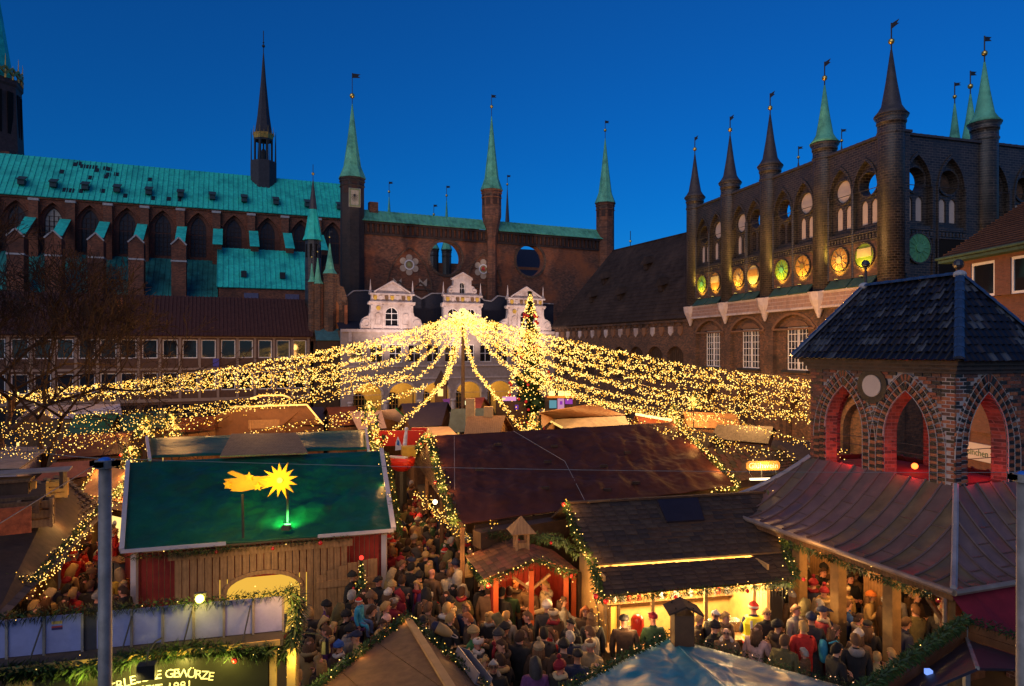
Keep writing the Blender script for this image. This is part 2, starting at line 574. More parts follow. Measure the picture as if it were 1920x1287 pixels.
bd.box(-.15, WG.L + .35, -.48, .3, 13.1, 13.26)
bd.box(-.15, WG.L + .35, -.42, .3, 12.0, 12.15)
for u in tu:
 bd.lathe([(.08, 11.3), (.3, 11.9), (.62, 12.6), (.72, 13.2)], 8, (u, -.25, 0))
bd.build('stone_band', STONE, rt)
gr = MB()
for i in range(int(WG.L / .62)):
 for r in range(3):
  x = .1 + i * .62 + .31 * (r % 2)
  gr.box(x, x + .57, -.372, -.35, 12.2 + .29 * r, 12.45 + .29 * r)
gr.build('stone_block', mat('pinkish_stone_block', (.36, .22, .17), var=.3, rough=.8), rt, kind='stuff')
mids = [(a + b) / 2 for a, b in zip(tu, tu[1:])]
def segarch(x, w, z0, z1, rise, n=8):
 return [(x - w / 2, z0), (x + w / 2, z0)] + [(x + w / 2 - w * i / n, z1 - rise + rise * sin(pi * i / n) ** .7) for i in range(n + 1)]
arc_h = [gothic(m, 3.0, .0, 5.6, .5) for m in mids]
A = MB().plate(rect(0, WG.L + .2, 0, 12.0), [segarch(m, 5.0, 7.0, 11.7, 1.2) for m in mids] + [gothic(m, 3.4, 0.0 + .02, 5.85, .5) for m in mids], 0, .35)
A.build('wall', DARKB, rt, label='lower brick front with broad arched recesses')
MB().plate(rect(0, WG.L + .2, 0, 12.0), [rect(m - 1.3, m + 1.3, 7.35, 10.75) for m in mids] + [gothic(m, 2.7, .02, 5.3, .5) for m in mids], .352, .9).build('wall', DARKB, rt)
hd = MB()
for m in mids:
 hd.plate(segarch(m, 2.7, 10.8, 11.25, .45, 6)[0:2] + segarch(m, 2.7, 10.8, 11.3, .5)[2:], [], .3, .37)
 strip(hd, segarch(m, 5.3, 9.6, 11.9, 1.25)[2:], segarch(m, 5.0, 9.6, 11.7, 1.2)[2:], -.06, .05)
hd.build('window_arch', mat('warm_brick', (.23, .1, .05), brick=((.16, .08, .045), (.2, .15, .1), .3, .1), var=.3, bump=.3), rt)
for m in mids:
 for s in (-.66, .66):
  window(rt, m + s, 7.35, 10.75, 1.26, .5, 3, 6, fr=.09, bar=.05)
 MB().box(m - 1.5, m + 1.5, .0, .5, 7.15, 7.34).build('sill', IRON, rt)
arcb = MB()
for m in mids:
 arcb.box(m - 1.6, m + 1.6, 2.6, 2.7, 0, 6)
arcb.build('arcade_back_wall', OCHRE, rt)
for m in mids:
 f = window(rt, m + .2, .6, 3.9, 1.5, 2.45, 3, 4, WOODL, LITIN, name='shop_window', arch=.9)
 lamp('POINT', WG.w(m - .4, 1.6, 4.3), 120, (1, .6, .2), .2)
body = MB().box(.3, WG.L, .95, 13, 0, 13.2)
body.build('inner_wall', DARKB, rt)
rf = MB()
rf.slab((.3, .9, 13.4), (WG.L, .9, 13.4), (WG.L - 3, 7, 18.2), (.3, 7, 18.2), .2)
rf.slab((.3, 13, 13.4), (WG.L, 13, 13.4), (WG.L - 3, 7, 18.2), (.3, 7, 18.2), .2)
rf.poly((WG.L, .9, 13.4), (WG.L, 13, 13.4), (WG.L - 3, 7, 18.2))
rf.build('roof', GREYT, rt)
# south face, receding to the right
SG = Fr(1670, 44, 2000, 48.5)
rs = broot(SG, 'town_hall_gable', 'black south face of the town hall wing with one green round disc', 'building')
sb = [SG.u(p) for p in (1721, 1784, 1867, 1925)]
shield_wall(rs, 16, sb, 'ODPD', 'PPPP', x0=.6, zb=8)
shield(rs, sb[0], 15.6, .95, DGREEN, DGREEN, 14)
for p in (1846,):
 spire_tower(rs, 'tower', SG.u(p, .25), .25, 6, 24.3, .82, 28.6, 29.2, 30.4, BLACKB, COPPER_L, 14, 1.24, ballr=.2)
spire_tower(rs, 'tower', 12.8, 5.0, 6, 24.3, .82, 28.6, 29.2, 30.4, BLACKB, COPPER_L, 14, 1.24, ballr=.2)
MB().box(.7, 16, .05, 1, 0, 7.99).build('wall', DARKB, rs)
mg = MB()
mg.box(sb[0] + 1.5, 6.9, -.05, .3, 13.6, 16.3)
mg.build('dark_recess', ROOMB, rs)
# turrets of the wing's far side, only their tips show
for px, d, zt, mm in ((1790, 54.5, 28.6, COPPER_L), (1578, 66, 28.6, SPIRE), (1497, 71, 28.4, SPIRE)):
 p = W(px, 655, d)
 b = thing('rear_turret', {1790: 'green copper spire peeping over the black gable', 1578: 'thin dark spire tip with gold ball behind the copper spired turret', 1497: 'small dark spire tip behind the third dark turret'}[px], 'turret', (p.x, p.y, 0))
 spire_tower(b, 'tower', 0, 0, 6, 24.0, .75, zt, zt + .55, zt + 1.7, BLACKB, mm, 10, 1.2)
# ---------------------------------------------------------------- long house behind it, steep dark roof
LH = Fr(1040, 95, 1300, 68)
rl = broot(LH, 'long_house', 'long brick house with a steep dark tiled roof and small hooded dormers', 'building')
L = LH.L
xr = LH.u(1150, 5.5)
rf = MB()
rf.slab((-.3, -.5, 12.1), (L, -.5, 12.1), (L, 5.5, 22.3), (xr, 5.5, 22.3), .25)
rf.slab((-.3, 11.5, 12.1), (L, 11.5, 12.1), (L, 5.5, 22.3), (xr, 5.5, 22.3), .25)
rf.poly((-.3, -.5, 12.1), (-.3, 11.5, 12.1), (xr, 5.5, 22.3))
rf.build('roof', GREYT, rl)
tl = MB()
for i in range(24):
 t = i / 24
 z = 12.15 + 10.1 * t
 y = -.5 + 6 * t
 tl.bar((-.3 + (xr + .3) * t, y, z), (L, y, z), .05, .05)
tl.build('tile_course', GREYT, rl, kind='stuff')
for px, py in ((1136, 522), (1166, 555), (1216, 492), (1244, 538), (1113, 560)):
 v = -.5 + 6 * min(.9, max(.1, (LH.z(px, py, 1.5) - 12.1) / 10.2))
 u, z = LH.u(px, v), 12.1 + (v + .5) / 6 * 10.2
 m = MB().box(u - .35, u + .35, v - .5, v + .3, z - .5, z + .15)
 m.add([(u - .75, v - .75, z + .1), (u + .75, v - .75, z + .1), (u, v - .6, z + 1.0), (u - .6, v + .6, z + .5), (u + .6, v + .6, z + .5), (u, v + .6, z + 1.2)], [(0, 1, 2), (0, 2, 5, 3), (1, 4, 5, 2), (0, 3, 4, 1)])
 m.build('dormer', GREYT, rl)
arx = [2.2 + i * 3.5 for i in range(8)]
MB().plate(rect(0, L, 0, 12.1), [segarch(x, 2.7, 5.6, 9.3, .8) for x in arx], 0, .4).build('wall', DARKB, rl)
MB().box(0, L, .402, 11, 0, 12.0).build('wall', WOODD, rl)
bt = MB()
for x in arx:
 for k in range(7):
  bt.box(x - 1.25 + k * .37, x - .97 + k * .37, .33, .4, 5.7, 8.9)
bt.build('boarding', WOODD, rl, kind='stuff')
sh = MB()
for i in range(18):
 x = .8 + i * (L - 1.2) / 18
 sh.mi = i % 2
 sh.plate([(x, 10.35), (x + .36, 10.7), (x + .36, 11.35), (x - .36, 11.35), (x - .36, 10.7)], [], -.12, .01)
sh.build('coat_of_arms', [STONE, mat('brown_arms', (.25, .12, .06))], rl, kind='stuff')
cn = MB().box(-.3, L, -.32, .05, 11.75, 12.08)
for i in range(26):
 x = .4 + i * (L - .4) / 26
 cn.box(x, x + .5, -.18, .02, 11.45, 11.75)
cn.build('cornice', DARKB, rl)
ch = MB().box(L - 5.6, L - 4.9, 5.2, 5.9, 21.8, 23.6)
ch.build('chimney', OLDB, rl)
p = W(1182, 655, 93)
b = thing('roof_finial', 'thin roof finial with tiny gold ball left of the long dark roof', 'finial', (p.x, p.y, 21.5))
MB().tube([(0, 0, 0), (0, 0, 3.6)], .05, 5).build('rod', IRON, b)
MB().ball((0, 0, 2.2), .18).build('ball', GOLD, b)
# ---------------------------------------------------------------- renaissance loggia in pale stone
LO = Fr(640, 82.8, 1060, 96)
ro = broot(LO, 'renaissance_loggia', 'pale stone renaissance front with three scrolled gables and an arcade', 'building')
L = LO.L
ua = [LO.u(690) + i * 4.45 for i in range(-0, 7)]
ua = [a for a in ua if a < L - 2]
uw = [1.9 + i * 2.45 for i in range(int((L - 2) / 2.45))]
MB().plate(rect(0, L, 0, 11.4), [roundarch(a, 3.6, .02, 4.75, 12, .8) for a in ua] + [rect(x - .85, x + .85, 7.3, 9.6) for x in uw], 0, .6).build('wall', mat('lower_sandstone', (.42, .33, .29), rough=.8, var=.16, scale=3, bump=.15, stain=(.3, .23, .2), stain_s=.5), ro)
md = MB()
md.box(-.1, L + .1, -.25, .02, 11.1, 11.45)
md.box(-.1, L + .1, -.18, .02, 6.75, 6.95)
md.box(-.1, L + .1, -.14, .02, 5.2, 5.38)
for a in ua:
 strip(md, roundarch(a, 4.0, .02, 4.95, 12, .8)[2:], roundarch(a, 3.6, .02, 4.75, 12, .8)[2:], -.1, .02)
for a in [ua[0] - 2.2] + [x + 2.2 for x in ua]:
 md.lathe([(.3, 0), (.3, 2.2), (.42, 2.4), (.3, 2.6)], 10, (a, -.12, 0))
 md.box(a - .18, a + .18, -.16, .02, 9.9, 11.1)
md.build('moulding', STONE, ro)
for x in uw:
 window(ro, x, 7.3, 9.6, 1.7, .3, 2, 2, fr=.1, bar=.09)
MB().box(0, L, 4.2, 4.5, 0, 6).build('arcade_back_wall', OCHRE, ro)
MB().box(0, L, .6, 4.3, 5.4, 5.6).build('arcade_ceiling', OCHRE, ro)
for i, a in enumerate(ua):
 window(ro, a - .3, .9, 3.4, 1.7, 4.1, 4, 3, WOODL, GLASS, name='arcade_window', arch=.9)
 lamp('POINT', LO.w(a + .4, 2.2, 4.3), 130, (1, .7, .25), .25)
MB().box(0, L, .6, 7.5, 5.7, 11.3).build('inner_wall', DARKB, ro)
def gable_side(root, c, big):
 m = MB()
 if not big:
  half = [(3.9, 11.45), (3.95, 12.1), (3.7, 12.75), (3.25, 13.05), (2.9, 13.15), (2.75, 13.6), (2.7, 14.45), (3.0, 14.6), (3.0, 14.85), (2.6, 14.95), (2.6, 15.75), (2.85, 15.85), (2.85, 16.02), (2.0, 16.08), (.0, 17.45)]
  hol = [roundarch(c, 1.7, 11.9, 14.25, 10)]
 else:
  half = [(3.2, 11.45), (3.2, 12.4), (2.9, 13.0), (2.7, 13.1), (2.65, 14.4), (2.85, 14.6), (2.85, 14.95), (2.5, 15.05), (2.5, 15.85), (2.7, 15.95), (2.7, 16.1), (1.95, 16.2), (1.95, 16.8), (1.55, 17.25), (1.25, 17.3), (1.25, 18.05), (1.45, 18.1), (1.45, 18.3), (1.0, 18.35), (0, 18.95)]
  hol = [roundarch(c - 1.25, 1.5, 12.2, 14.3, 10), roundarch(c + 1.25, 1.5, 12.2, 14.3, 10), roundarch(c, .75, 16.25, 17.75, 10)]
 out = [(c + x, z) for x, z in half] + [(c - x, z) for x, z in half[::-1] if x > 0]
 m.plate(out, hol, -.05, .55)
 zf = 15.05 if big else 14.95
 hw = 2.5 if big else 2.6
 m.box(c - hw - .35, c + hw + .35, -.3, .1, zf - .2, zf - .02)
 m.box(c - hw - .25, c + hw + .25, -.3, .1, zf + .8, zf + 1.0)
 for x in (-hw + .05, hw - .05, -1.15, 1.15):
  if not big or abs(x) > 2:
   m.box(c + x - .13, c + x + .13, -.16, -.04, 11.5, 14.5)
 if not big:
  for s in (-1, 1):
   strip(m, roundarch(c + s * 1.75, .8, 12.0, 13.5, 8), roundarch(c + s * 1.75, .62, 12.08, 13.4, 8), -.14, -.04)
  m.bar((c - 2.3, -.15, 16.1), (c, -.15, 17.5), .25, .16)
  m.bar((c + 2.3, -.15, 16.1), (c, -.15, 17.5), .25, .16)
 else:
  m.bar((c - 1.3, -.15, 18.3), (c, -.15, 19.0), .25, .14)
  m.bar((c + 1.3, -.15, 18.3), (c, -.15, 19.0), .25, .14)
 for s in (-1, 1):
  strip(m, circ(c + s * (3.25 if not big else 1.65), 12.2 if not big else 16.65, .55 if not big else .32, 14), circ(c + s * (3.25 if not big else 1.65), 12.2 if not big else 16.65, .35 if not big else .18, 14), -.16, -.04)
 g = m.build('gable', STONE, root)
 for s in (-1, 1):
  MB().lathe([(.16, 0), (.2, .1), (.2, .35), (.13, .4), (.02, 1.75)], 6, (c + s * (hw + .1), .1, zf + .95)).build('obelisk', STONE, root)
 a = MB()
 n = 7
 for i in range(n):
  x = c - hw + .45 + i * (2 * hw - .9) / (n - 1)
  a.mi = i % 3
  a.plate([(x, zf + .12), (x + .23, zf + .35), (x + .23, zf + .7), (x - .23, zf + .7), (x - .23, zf + .35)], [], -.16, -.04)
 if not big:
  a.mi = 0
  a.plate(circ(c - 1.75, 14.1, .28, 12), [], -.14, -.04)
 a.build('coat_of_arms', [mat('gilt_arms', (.55, .35, .06), rough=.4, var=.4), STONE, mat('dark_arms', (.18, .1, .05), var=.5)], g)
 if big:
  for s in (-1.25, 1.25):
   window(root, c + s, 12.2, 14.3, 1.5, .2, 2, 2, fr=.07, bar=.07, arch=1)
  window(root, c, 16.25, 17.75, .75, .2, 2, 2, fr=.05, bar=.04, arch=1)
 else:
  window(root, c, 11.9, 14.25, 1.7, .2, 2, 3, fr=.08, bar=.08, arch=1)
 return g
for px, bg in ((735, 0), (867, 1), (986, 0)):
 gable_side(ro, LO.u(px), bg)
c = LO.u(735)
scr = []
zz = [(0, 15.6), (1.4, 15.7), (2.2, 16.35), (3.6, 16.45), (7.8, 16.5), (9.6, 16.4), (11.2, 15.6), (12.6, 16.4), (19, 16.5), (20.2, 15.7), (21.3, 15.6), (22.3, 16.4), (24, 16.2), (27, 15.6), (L, 15.5)]
MB().plate([(0, 11.4)] + [(L, 11.4)] + zz[::-1], [], 3.5, 3.8).build('slate_screen', SLATE, ro)
m = MB()
for a, b in zip(zz, zz[1:]):
 m.bar((a[0], 3.6, a[1] + .06), (b[0], 3.6, b[1] + .06), .5, .14)
m.build('screen_coping', mat('grey_coping', (.3, .27, .28)), ro)
MB().slab((0, .6, 11.35), (L, .6, 11.35), (L, 3.5, 12.6), (0, 3.5, 12.6), .1).build('roof', SLATE, ro)
for px in (735, 867, 986):
 u = LO.u(px)
 q = thing('facade_floodlight', f"floodlight on a short post aimed at the {'left' if px < 800 else 'middle' if px < 900 else 'right'} scrolled gable", 'floodlight', LO.w(u, -9, 0), LO.ang)
 MB().tube([(0, 0, 0), (0, 0, 4.2)], .06, 6).build('pole', IRON, q)
 MB().box(-.2, .2, -.1, .15, 4.2, 4.5).build('lamp_head', IRON, q)
 lamp('SPOT', LO.w(u, -8.7, 4.7), 9500, (1, .74, .63), .3, LO.w(u, 0, 14.2), 62, 1)
# ---------------------------------------------------------------- the old brick shield wall behind it
SW = Fr(661, 92, 1136, 109)
rw = broot(SW, 'shield_wall', 'towering old red brick screen wall with two great round openings and copper coping', 'wall')
L = SW.L
h1 = (SW.u(836), SW.z(836, 484), 2.4)
h2 = (SW.u(994), SW.z(994, 489), 2.35)
MB().plate(rect(0, L, 0, 26.4), [circ(*h1, 28), circ(*h2, 28)], 0, 1.3).build('wall', OLDB, rw)
m = MB()
for h in (h1, h2):
 strip(m, circ(h[0], h[1], h[2] + .35, 28), circ(h[0], h[1], h[2], 28), -.12, .05)
for px, py, hw, zb in ((768, 466, 3.1, 15), (908, 476, 2.5, 15)):
 u, z = SW.u(px), SW.z(px, py)
 strip(m, gothic(u, 2 * hw + .5, zb, z + .25, .6)[2:], gothic(u, 2 * hw, zb, z, .6)[2:], -.16, .02)
 for s in (-1, 1):
  strip(m, gothic(u + s * hw / 2, hw, zb, z - 4.6, .6)[2:], gothic(u + s * hw / 2, hw - .35, zb, z - 4.9, .6)[2:], -.12, .02)
m.build('moulding', DARKB, rw)
m = MB().box(0, L, -.45, 1.3, 26.1, 26.4)
n = 58
for i in range(n):
 x = L * (i + .5) / n
 m.box(x - .17, x + .17, -.3, .02, 24.9, 26.1)
m.box(0, L, -.2, .02, 24.6, 24.9)
m.build('corbel_frieze', mat('blackened_brick', (.05, .03, .024), var=.5), rw)
cp = MB()
tum = SW.u(920)
for x0, x1 in ((.2, tum - 1.1), (tum + 1.1, L - 1.0)):
 cp.slab((x0, -.75, 26.42), (x1, -.75, 26.42), (x1, .75, 28.1), (x0, .75, 28.1), .06)
 cp.slab((x0, 2.2, 26.42), (x1, 2.2, 26.42), (x1, .76, 28.1), (x0, .76, 28.1), .06)
 k = int((x1 - x0) / .62)
 for i in range(k + 1):
  x = x0 + (x1 - x0) * i / k
  cp.bar((x, -.75, 26.46), (x, .75, 28.14), .05, .06)
cp.build('copper_coping', COPPER_L, rw)
DISC = mat('pale_disc', (.5, .38, .28), var=.15, bump=.05)
for px, py, hide in ((767, 497, 0), (906, 505, 1)):
 u, z = SW.u(px), SW.z(px, py)
 m = MB()
 for k in range(6):
  a = pi / 6 + k * pi / 3
  m.plate(circ(u + 1.0 * cos(a), z + 1.0 * sin(a), .47, 14), [], -.1, .01)
 m.mi = 1
 strip(m, circ(u, z, .72, 20), circ(u, z, .55, 20), -.16, .01)
 m.mi = 2
 m.plate(circ(u, z, .54, 16), [], -.08, .01)
 m.mi = 3
 m.plate([(u - .3, z - .25), (u + .3, z - .2), (u + .1, z + .35), (u - .2, z + .3)], [], -.12, -.08)
 m.build('rosette', [DISC, WHITE, mat('arms_ground', (.35, .25, .12) if not hide else (.6, .5, .45), var=.5), GOLD if not hide else mat('red_arms', (.4, .03, .03))], rw)
for px in (745, 793):
 u, z = SW.u(px), SW.z(px, 530)
 m = MB().plate([(u - .55, z - .5), (u + .55, z - .5), (u + .6, z + .6), (u, z), (u - .6, z + .6)], [], -.08, .01)
 m.build('plaster_field', DISC, rw)
t = spire_tower(rw, 'tower', 0, .2, 0, 31.9, 1.6, 42.1, 43.2, 46.3, mat('dark_tower_brick', (.05, .036, .034), brick=((.035, .03, .03), (.05, .045, .04), .36, .13), var=.4, stain=(.075, .05, .04), stain_s=.3, bump=.4), COPPER_L, 8, 1.12, ballr=.36)
b = MB()
b.lathe([(.75, 0), (.75, 25.5), (1.42, 28.4), (1.42, 31.8)], 8, (tum, -.35, 0), .5)
spire_tower(rw, 'tower', tum, -.35, 31.6, 32.2, 1.42, 43.2, 44.6, 46.4, OLDB, COPPER_L, 8, 1.14, body=b, ballr=.25)
spire_tower(rw, 'tower', L, .2, 0, 32.2, 1.45, 42.7, 44.0, 45.6, OLDB, COPPER_L, 8, 1.14, ballr=.25)
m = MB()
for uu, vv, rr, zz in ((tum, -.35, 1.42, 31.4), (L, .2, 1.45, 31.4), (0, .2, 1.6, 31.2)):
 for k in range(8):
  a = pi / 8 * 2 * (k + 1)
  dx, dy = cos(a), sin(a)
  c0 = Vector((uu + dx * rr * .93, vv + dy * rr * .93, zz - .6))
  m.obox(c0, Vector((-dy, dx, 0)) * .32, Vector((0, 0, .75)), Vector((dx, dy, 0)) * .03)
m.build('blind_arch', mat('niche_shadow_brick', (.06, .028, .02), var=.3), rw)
# sundial panel on the left tower
u = 0
m = MB().box(-.78, .78, -1.36, -1.28, 27.9, 30.4)
m.mi = 1
for a, b in (((-.62, 28.05), (.62, 28.05)), ((-.62, 30.25), (.62, 30.25)), ((-.62, 28.05), (-.62, 30.25)), ((.62, 28.05), (.62, 30.25))):
 m.bar((a[0], -1.37, a[1]), (b[0], -1.37, b[1]), .14, .04, (0, 1, 0))
m.mi = 2
for k in range(9):
 a = pi + pi * (k + .5) / 9
 m.bar((0, -1.37, 29.6), (.5 * cos(a), -1.37, 29.6 + 1.0 * sin(a)), .04, .02, (0, 1, 0))
m.build('sundial', [mat('cream_panel', (.42, .36, .26)), GOLD, IRON], rw)
MB().box(2.4, 3.6, .4, 1.4, 26.5, 29.2).build('chimney', OLDB, rw)
# the parallel wall and turrets farther back, seen through the openings
RW = Fr(700, 112, 1130, 128)
rr = broot(RW, 'rear_shield_wall', 'dark rear wall with a green turret seen through the great round opening', 'wall')
MB().box(0, RW.L, 0, 1, 0, 23.7).build('wall', OLDB, rr)
MB().slab((RW.u(950), -3, 20), (RW.L, -3, 20), (RW.L, 4, 27.5), (RW.u(950), 4, 27.5), .2).build('roof', SLATE, rr)
for px, zt, mm in ((730, 34.2, COPPER_L), (814, 31, COPPER_L), (838, 34.4, COPPER_L), (952, 37.3, SPIRE)):
 spire_tower(rr, 'tower', RW.u(px), .2, 0, 25.9 if px in (814, 838) else 27.0, .8, zt, zt + .9, zt + 2.6, BLACKB, mm, 8, 1.18, ballr=.22)
# ---------------------------------------------------------------- small turrets and brick gable left of the loggia
p = W(587, 655, 88)
b = thing('slender_turret', 'slender dark turret with copper skirt and black needle spire beside the church roof', 'turret', (p.x, p.y, 0))
m = MB().lathe([(1.0, 0), (1.0, 23.2)], 8, (0, 0, 0), .5)
m.build('tower', BLACKB, b)
m = MB()
for k in (4, 5, 6, 7):
 a = pi / 4 * (k + 1)
 m.obox((cos(a) * .93, sin(a) * .93, 21.6), Vector((-sin(a), cos(a), 0)) * .16, Vector((0, 0, .85)), Vector((cos(a), sin(a), 0)) * .03)
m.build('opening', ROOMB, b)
s1 = MB().lathe([(1.3, 23.0), (1.05, 23.7), (.8, 25.2), (.5, 27.0)], 8, (0, 0, 0), .5).build('spire', COPPER, b)
MB().lathe([(.52, 27.0), (.36, 28.4), (.05, 30.8)], 8, (0, 0, 0), .5).build('spire_tip', SPIRE, s1)
MB().tube([(0, 0, 30.6), (0, 0, 32.8)], .04, 5).build('finial', IRON, s1)
MB().ball((0, 0, 31.6), .2, 8, 6).build('ball', GOLD, s1)
BG = Fr(588, 84.5, 652, 86)
rb = broot(BG, 'brick_gable_house', 'narrow brick gable with stepped top and little copper spires left of the pale loggia', 'building')
L = BG.L
MB().plate([(0, 0), (L, 0), (L, 15.2), (L - .5, 16.8), (L - 1.0, 17.0), (L - 1.1, 18.4), (2.3, 18.2), (1.9, 17.2), (1.0, 17.0), (0, 17)], [], 0, .6).build('wall', DARKB, rb)
m = MB()
for x in (.35, .95, 1.5):
 m.tube([(x, -.05, 9.5), (x, -.05, 16.8)], .2, 6)
m.box(L - .45, L - .1, -.5, .1, 0, 14.5)
m.build('pilaster', OLDB, rb)
MB().plate(gothic(2.65, .75, 10.2, 15.0, .5), [], -.06, .02).build('niche', mat('orange_brick', (.34, .12, .04), var=.35), rb)
for x, zb, zt, r in ((1.95, 18.3, 22.2, .78), (.5, 17.0, 20.3, .6), (-.2, 17.2, 19.6, .45)):
 spire_tower(rb, 'tower', x, .1, 10, zb, r, zt, zt + .8, zt + 1.6, DARKB, COPPER_L, 8, 1.15, ballr=.12)
MB().slab((.1, -2.2, 10.1), (3.0, -2.2, 10.1), (3.0, 0, 11.6), (.1, 0, 11.6), .1).build('copper_roof', mat('dull_blue_copper', (.06, .16, .17), var=.3, rough=.5), rb)
MB().box(.2, 2.9, -2.0, -.01, 0, 9.98).build('porch', WOODD, rb)
# ---------------------------------------------------------------- church at the back left
CH = Fr(0, 126.7, 640, 150.5)
rc = broot(CH, 'church', 'great brick church with long green copper roof, gothic windows and flying buttresses', 'building')
L, X0, X1 = CH.L, -6, CH.u(664)
wins = [CH.u(p) for p in (30, 99, 168, 238, 305, 372, 439, 502, 565, 624)]
MB().plate(rect(X0, X1, 12, 38), [gothic(u, 5.0, 27.2, 36.9, .62) for u in wins], 0, .7).build('wall', CHURB, rc)
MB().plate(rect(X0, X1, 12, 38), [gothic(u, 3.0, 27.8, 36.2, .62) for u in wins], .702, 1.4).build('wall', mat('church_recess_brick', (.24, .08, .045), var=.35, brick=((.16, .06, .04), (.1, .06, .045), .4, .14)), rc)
PALEG = mat('lit_look_church_glass', (.5, .42, .33), var=.25, scale=1.2, rough=.5)  # the lit, reflecting look of one pane is put into a pale colour
LEAD = mat('leaded_glass', (.05, .03, .026), var=.4, scale=2, rough=.35)
for i, u in enumerate(wins):
 f = MB()
 for k in range(-1, 2):
  f.box(u + k * .75 - .07, u + k * .75 + .07, .9, 1.05, 27.8, 35.6 - abs(k) * 1.1)
 for k in range(1, 8):
  f.box(u - 1.5, u + 1.5, .92, 1.0, 27.8 + k * .95 - .04, 27.8 + k * .95 + .04)
 strip(f, gothic(u, 3.0, 27.8, 36.2, .62), gothic(u, 2.75, 27.95, 35.95, .62), .85, 1.05)
 w = f.build('window', mat('window_tracery', (.075, .04, .03)), rc)
 MB().plate(gothic(u, 2.98, 27.81, 36.18, .62), [], 1.02, 1.06).build('pane', PALEG if i == 1 else LEAD, w)
wm = sorted(wins)
mid = [(a + b) / 2 for a, b in zip(wm, wm[1:])] + [wm[0] - 3.5]
for u in mid:
 MB().box(u - .75, u + .75, -1.0, .05, 20, 36.9).build('buttress', CHURB, rc)
 MB().box(u - .85, u + .85, -1.1, .05, 36.9, 37.35).build('buttress_cap', mat('pale_cap', (.5, .45, .42)), rc)
m = MB()
for u in wins:
 strip(m, gothic(u, 5.4, 27.2, 37.2, .62)[2:], gothic(u, 5.0, 27.2, 36.9, .62)[2:], -.12, .03)
m.box(X0, X1, -.3, .05, 37.4, 37.75)
m.build('moulding', CHURB, rc)
for px in (60, 125, 198, 268, 342, 409, 475, 538, 598):
 u = CH.u(px)
 fb = MB().slab((u - .75, -8.2, 29.4), (u + .75, -8.2, 29.4), (u + .75, -1.0, 33.6), (u - .75, -1.0, 33.6), 1.0)
 f = fb.build('flying_buttress', CHURB, rc)
 MB().slab((u - .9, -8.3, 29.52), (u + .9, -8.3, 29.52), (u + .9, -.9, 33.75), (u - .9, -.9, 33.75), .1).build('copper_cap', COPPER, f)
 if px < 400:
  m = MB().box(u - 1.25, u + 1.25, -11, -7.8, 10, 28.6)
  m.add([(u - 1.25, -11, 28.6), (u + 1.25, -11, 28.6), (u, -11, 29.9), (u - 1.25, -7.8, 28.6), (u + 1.25, -7.8, 28.6), (u, -7.8, 29.9)], [(0, 1, 2), (0, 2, 5, 3), (1, 4, 5, 2)])
  q = m.build('pier', CHURB, rc)
  MB().box(u - 1.35, u + 1.35, -11.1, -7.7, 25.4, 25.7).build('pier_trim', mat('pale_cap', (.5, .45, .42)), q)
  m = MB().bar((u - 1.35, -11.05, 28.6), (u, -11.05, 30), .2, .25)
  m.bar((u + 1.35, -11.05, 28.6), (u, -11.05, 30), .2, .25)
  m.build('pier_trim', mat('pale_cap', (.5, .45, .42)), q)
def seam_roof(root, a, b, c, d, step, mname, m, seam=True):
 """Sheet copper roof: slab plus standing seams."""
 MB().slab(a, b, c, d, .15).build(mname, m, root)
 s = MB()
 a, b, c, d = map(Vector, (a, b, c, d))
 n = int((b - a).length / step)
 nn = (b - a).cross(d - a).normalized() * .05
 for i in range(n + 1):
  t = i / n
  s.bar(a.lerp(b, t) + nn, d.lerp(c, t) + nn, .09, .14, nn)
 s.build('roof_seam', m, root, kind='stuff')
seam_roof(rc, (X0, -.7, 37.8), (X1, -.7, 37.8), (X1, 8, 47.3), (X0, 8, 47.3), .95, 'roof', COPPER)
MB().slab((X0, 16.7, 37.8), (X1, 16.7, 37.8), (X1, 8, 47.3), (X0, 8, 47.3), .15).build('roof', COPPER, rc)
seam_roof(rc, (X0, -11, 17.5), (CH.u(409), -11, 17.5), (CH.u(409), -.05, 27.2), (X0, -.05, 27.2), .95, 'aisle_roof', mat('dark_copper_patina', (.03, .25, .22), rough=.6, var=.35, scale=1, stain=(.012, .07, .07), stain_s=.3))
ca, cb = CH.u(408, -5), CH.u(576, -5)
seam_roof(rc, (ca, -13, 20.8), (cb, -13, 20.8), (cb, -5, 29.3), (ca, -5, 29.3), .95, 'chapel_roof', COPPER)
MB().box(ca + .3, cb - .3, -12.6, -5, 8, 20.7).build('chapel_wall', CHURB, rc)
MB().poly((ca, -13, 20.8), (ca, -5, 29.3), (ca, -5, 20.8)).build('chapel_gable', CHURB, rc)
for px in (470, 545):
 u = CH.u(px, -9)
 MB().box(u - 1.3, u + 1.3, -12.75, -12.6, 16.5, 19.8).build('chapel_window', mat('purple_pane', (.16, .13, .2), rough=.2, var=.2), rc)
for px in (457, 529):
 u = CH.u(px, -10)
 MB().box(u - .5, u + .5, -11.4, -10.2, 23.0, 24.2).build('skylight', IRON, rc)
m = MB()
for i in range(11):
 u = CH.u(38 + i * 60)
 m.box(u - .55, u + .55, .25, 2.1, 40.0, 41.0)
 m.slab((u - .7, 0, 40.9), (u + .7, 0, 40.9), (u + .7, 2.2, 41.9), (u - .7, 2.2, 41.9), .12)
 m.build('dormer', mat('dormer_lead', (.04, .07, .08), var=.3), rc)
 m = MB()
rq = random.Random(3)
hm = mat('missing_sheet', (.012, .022, .035), rough=.6)
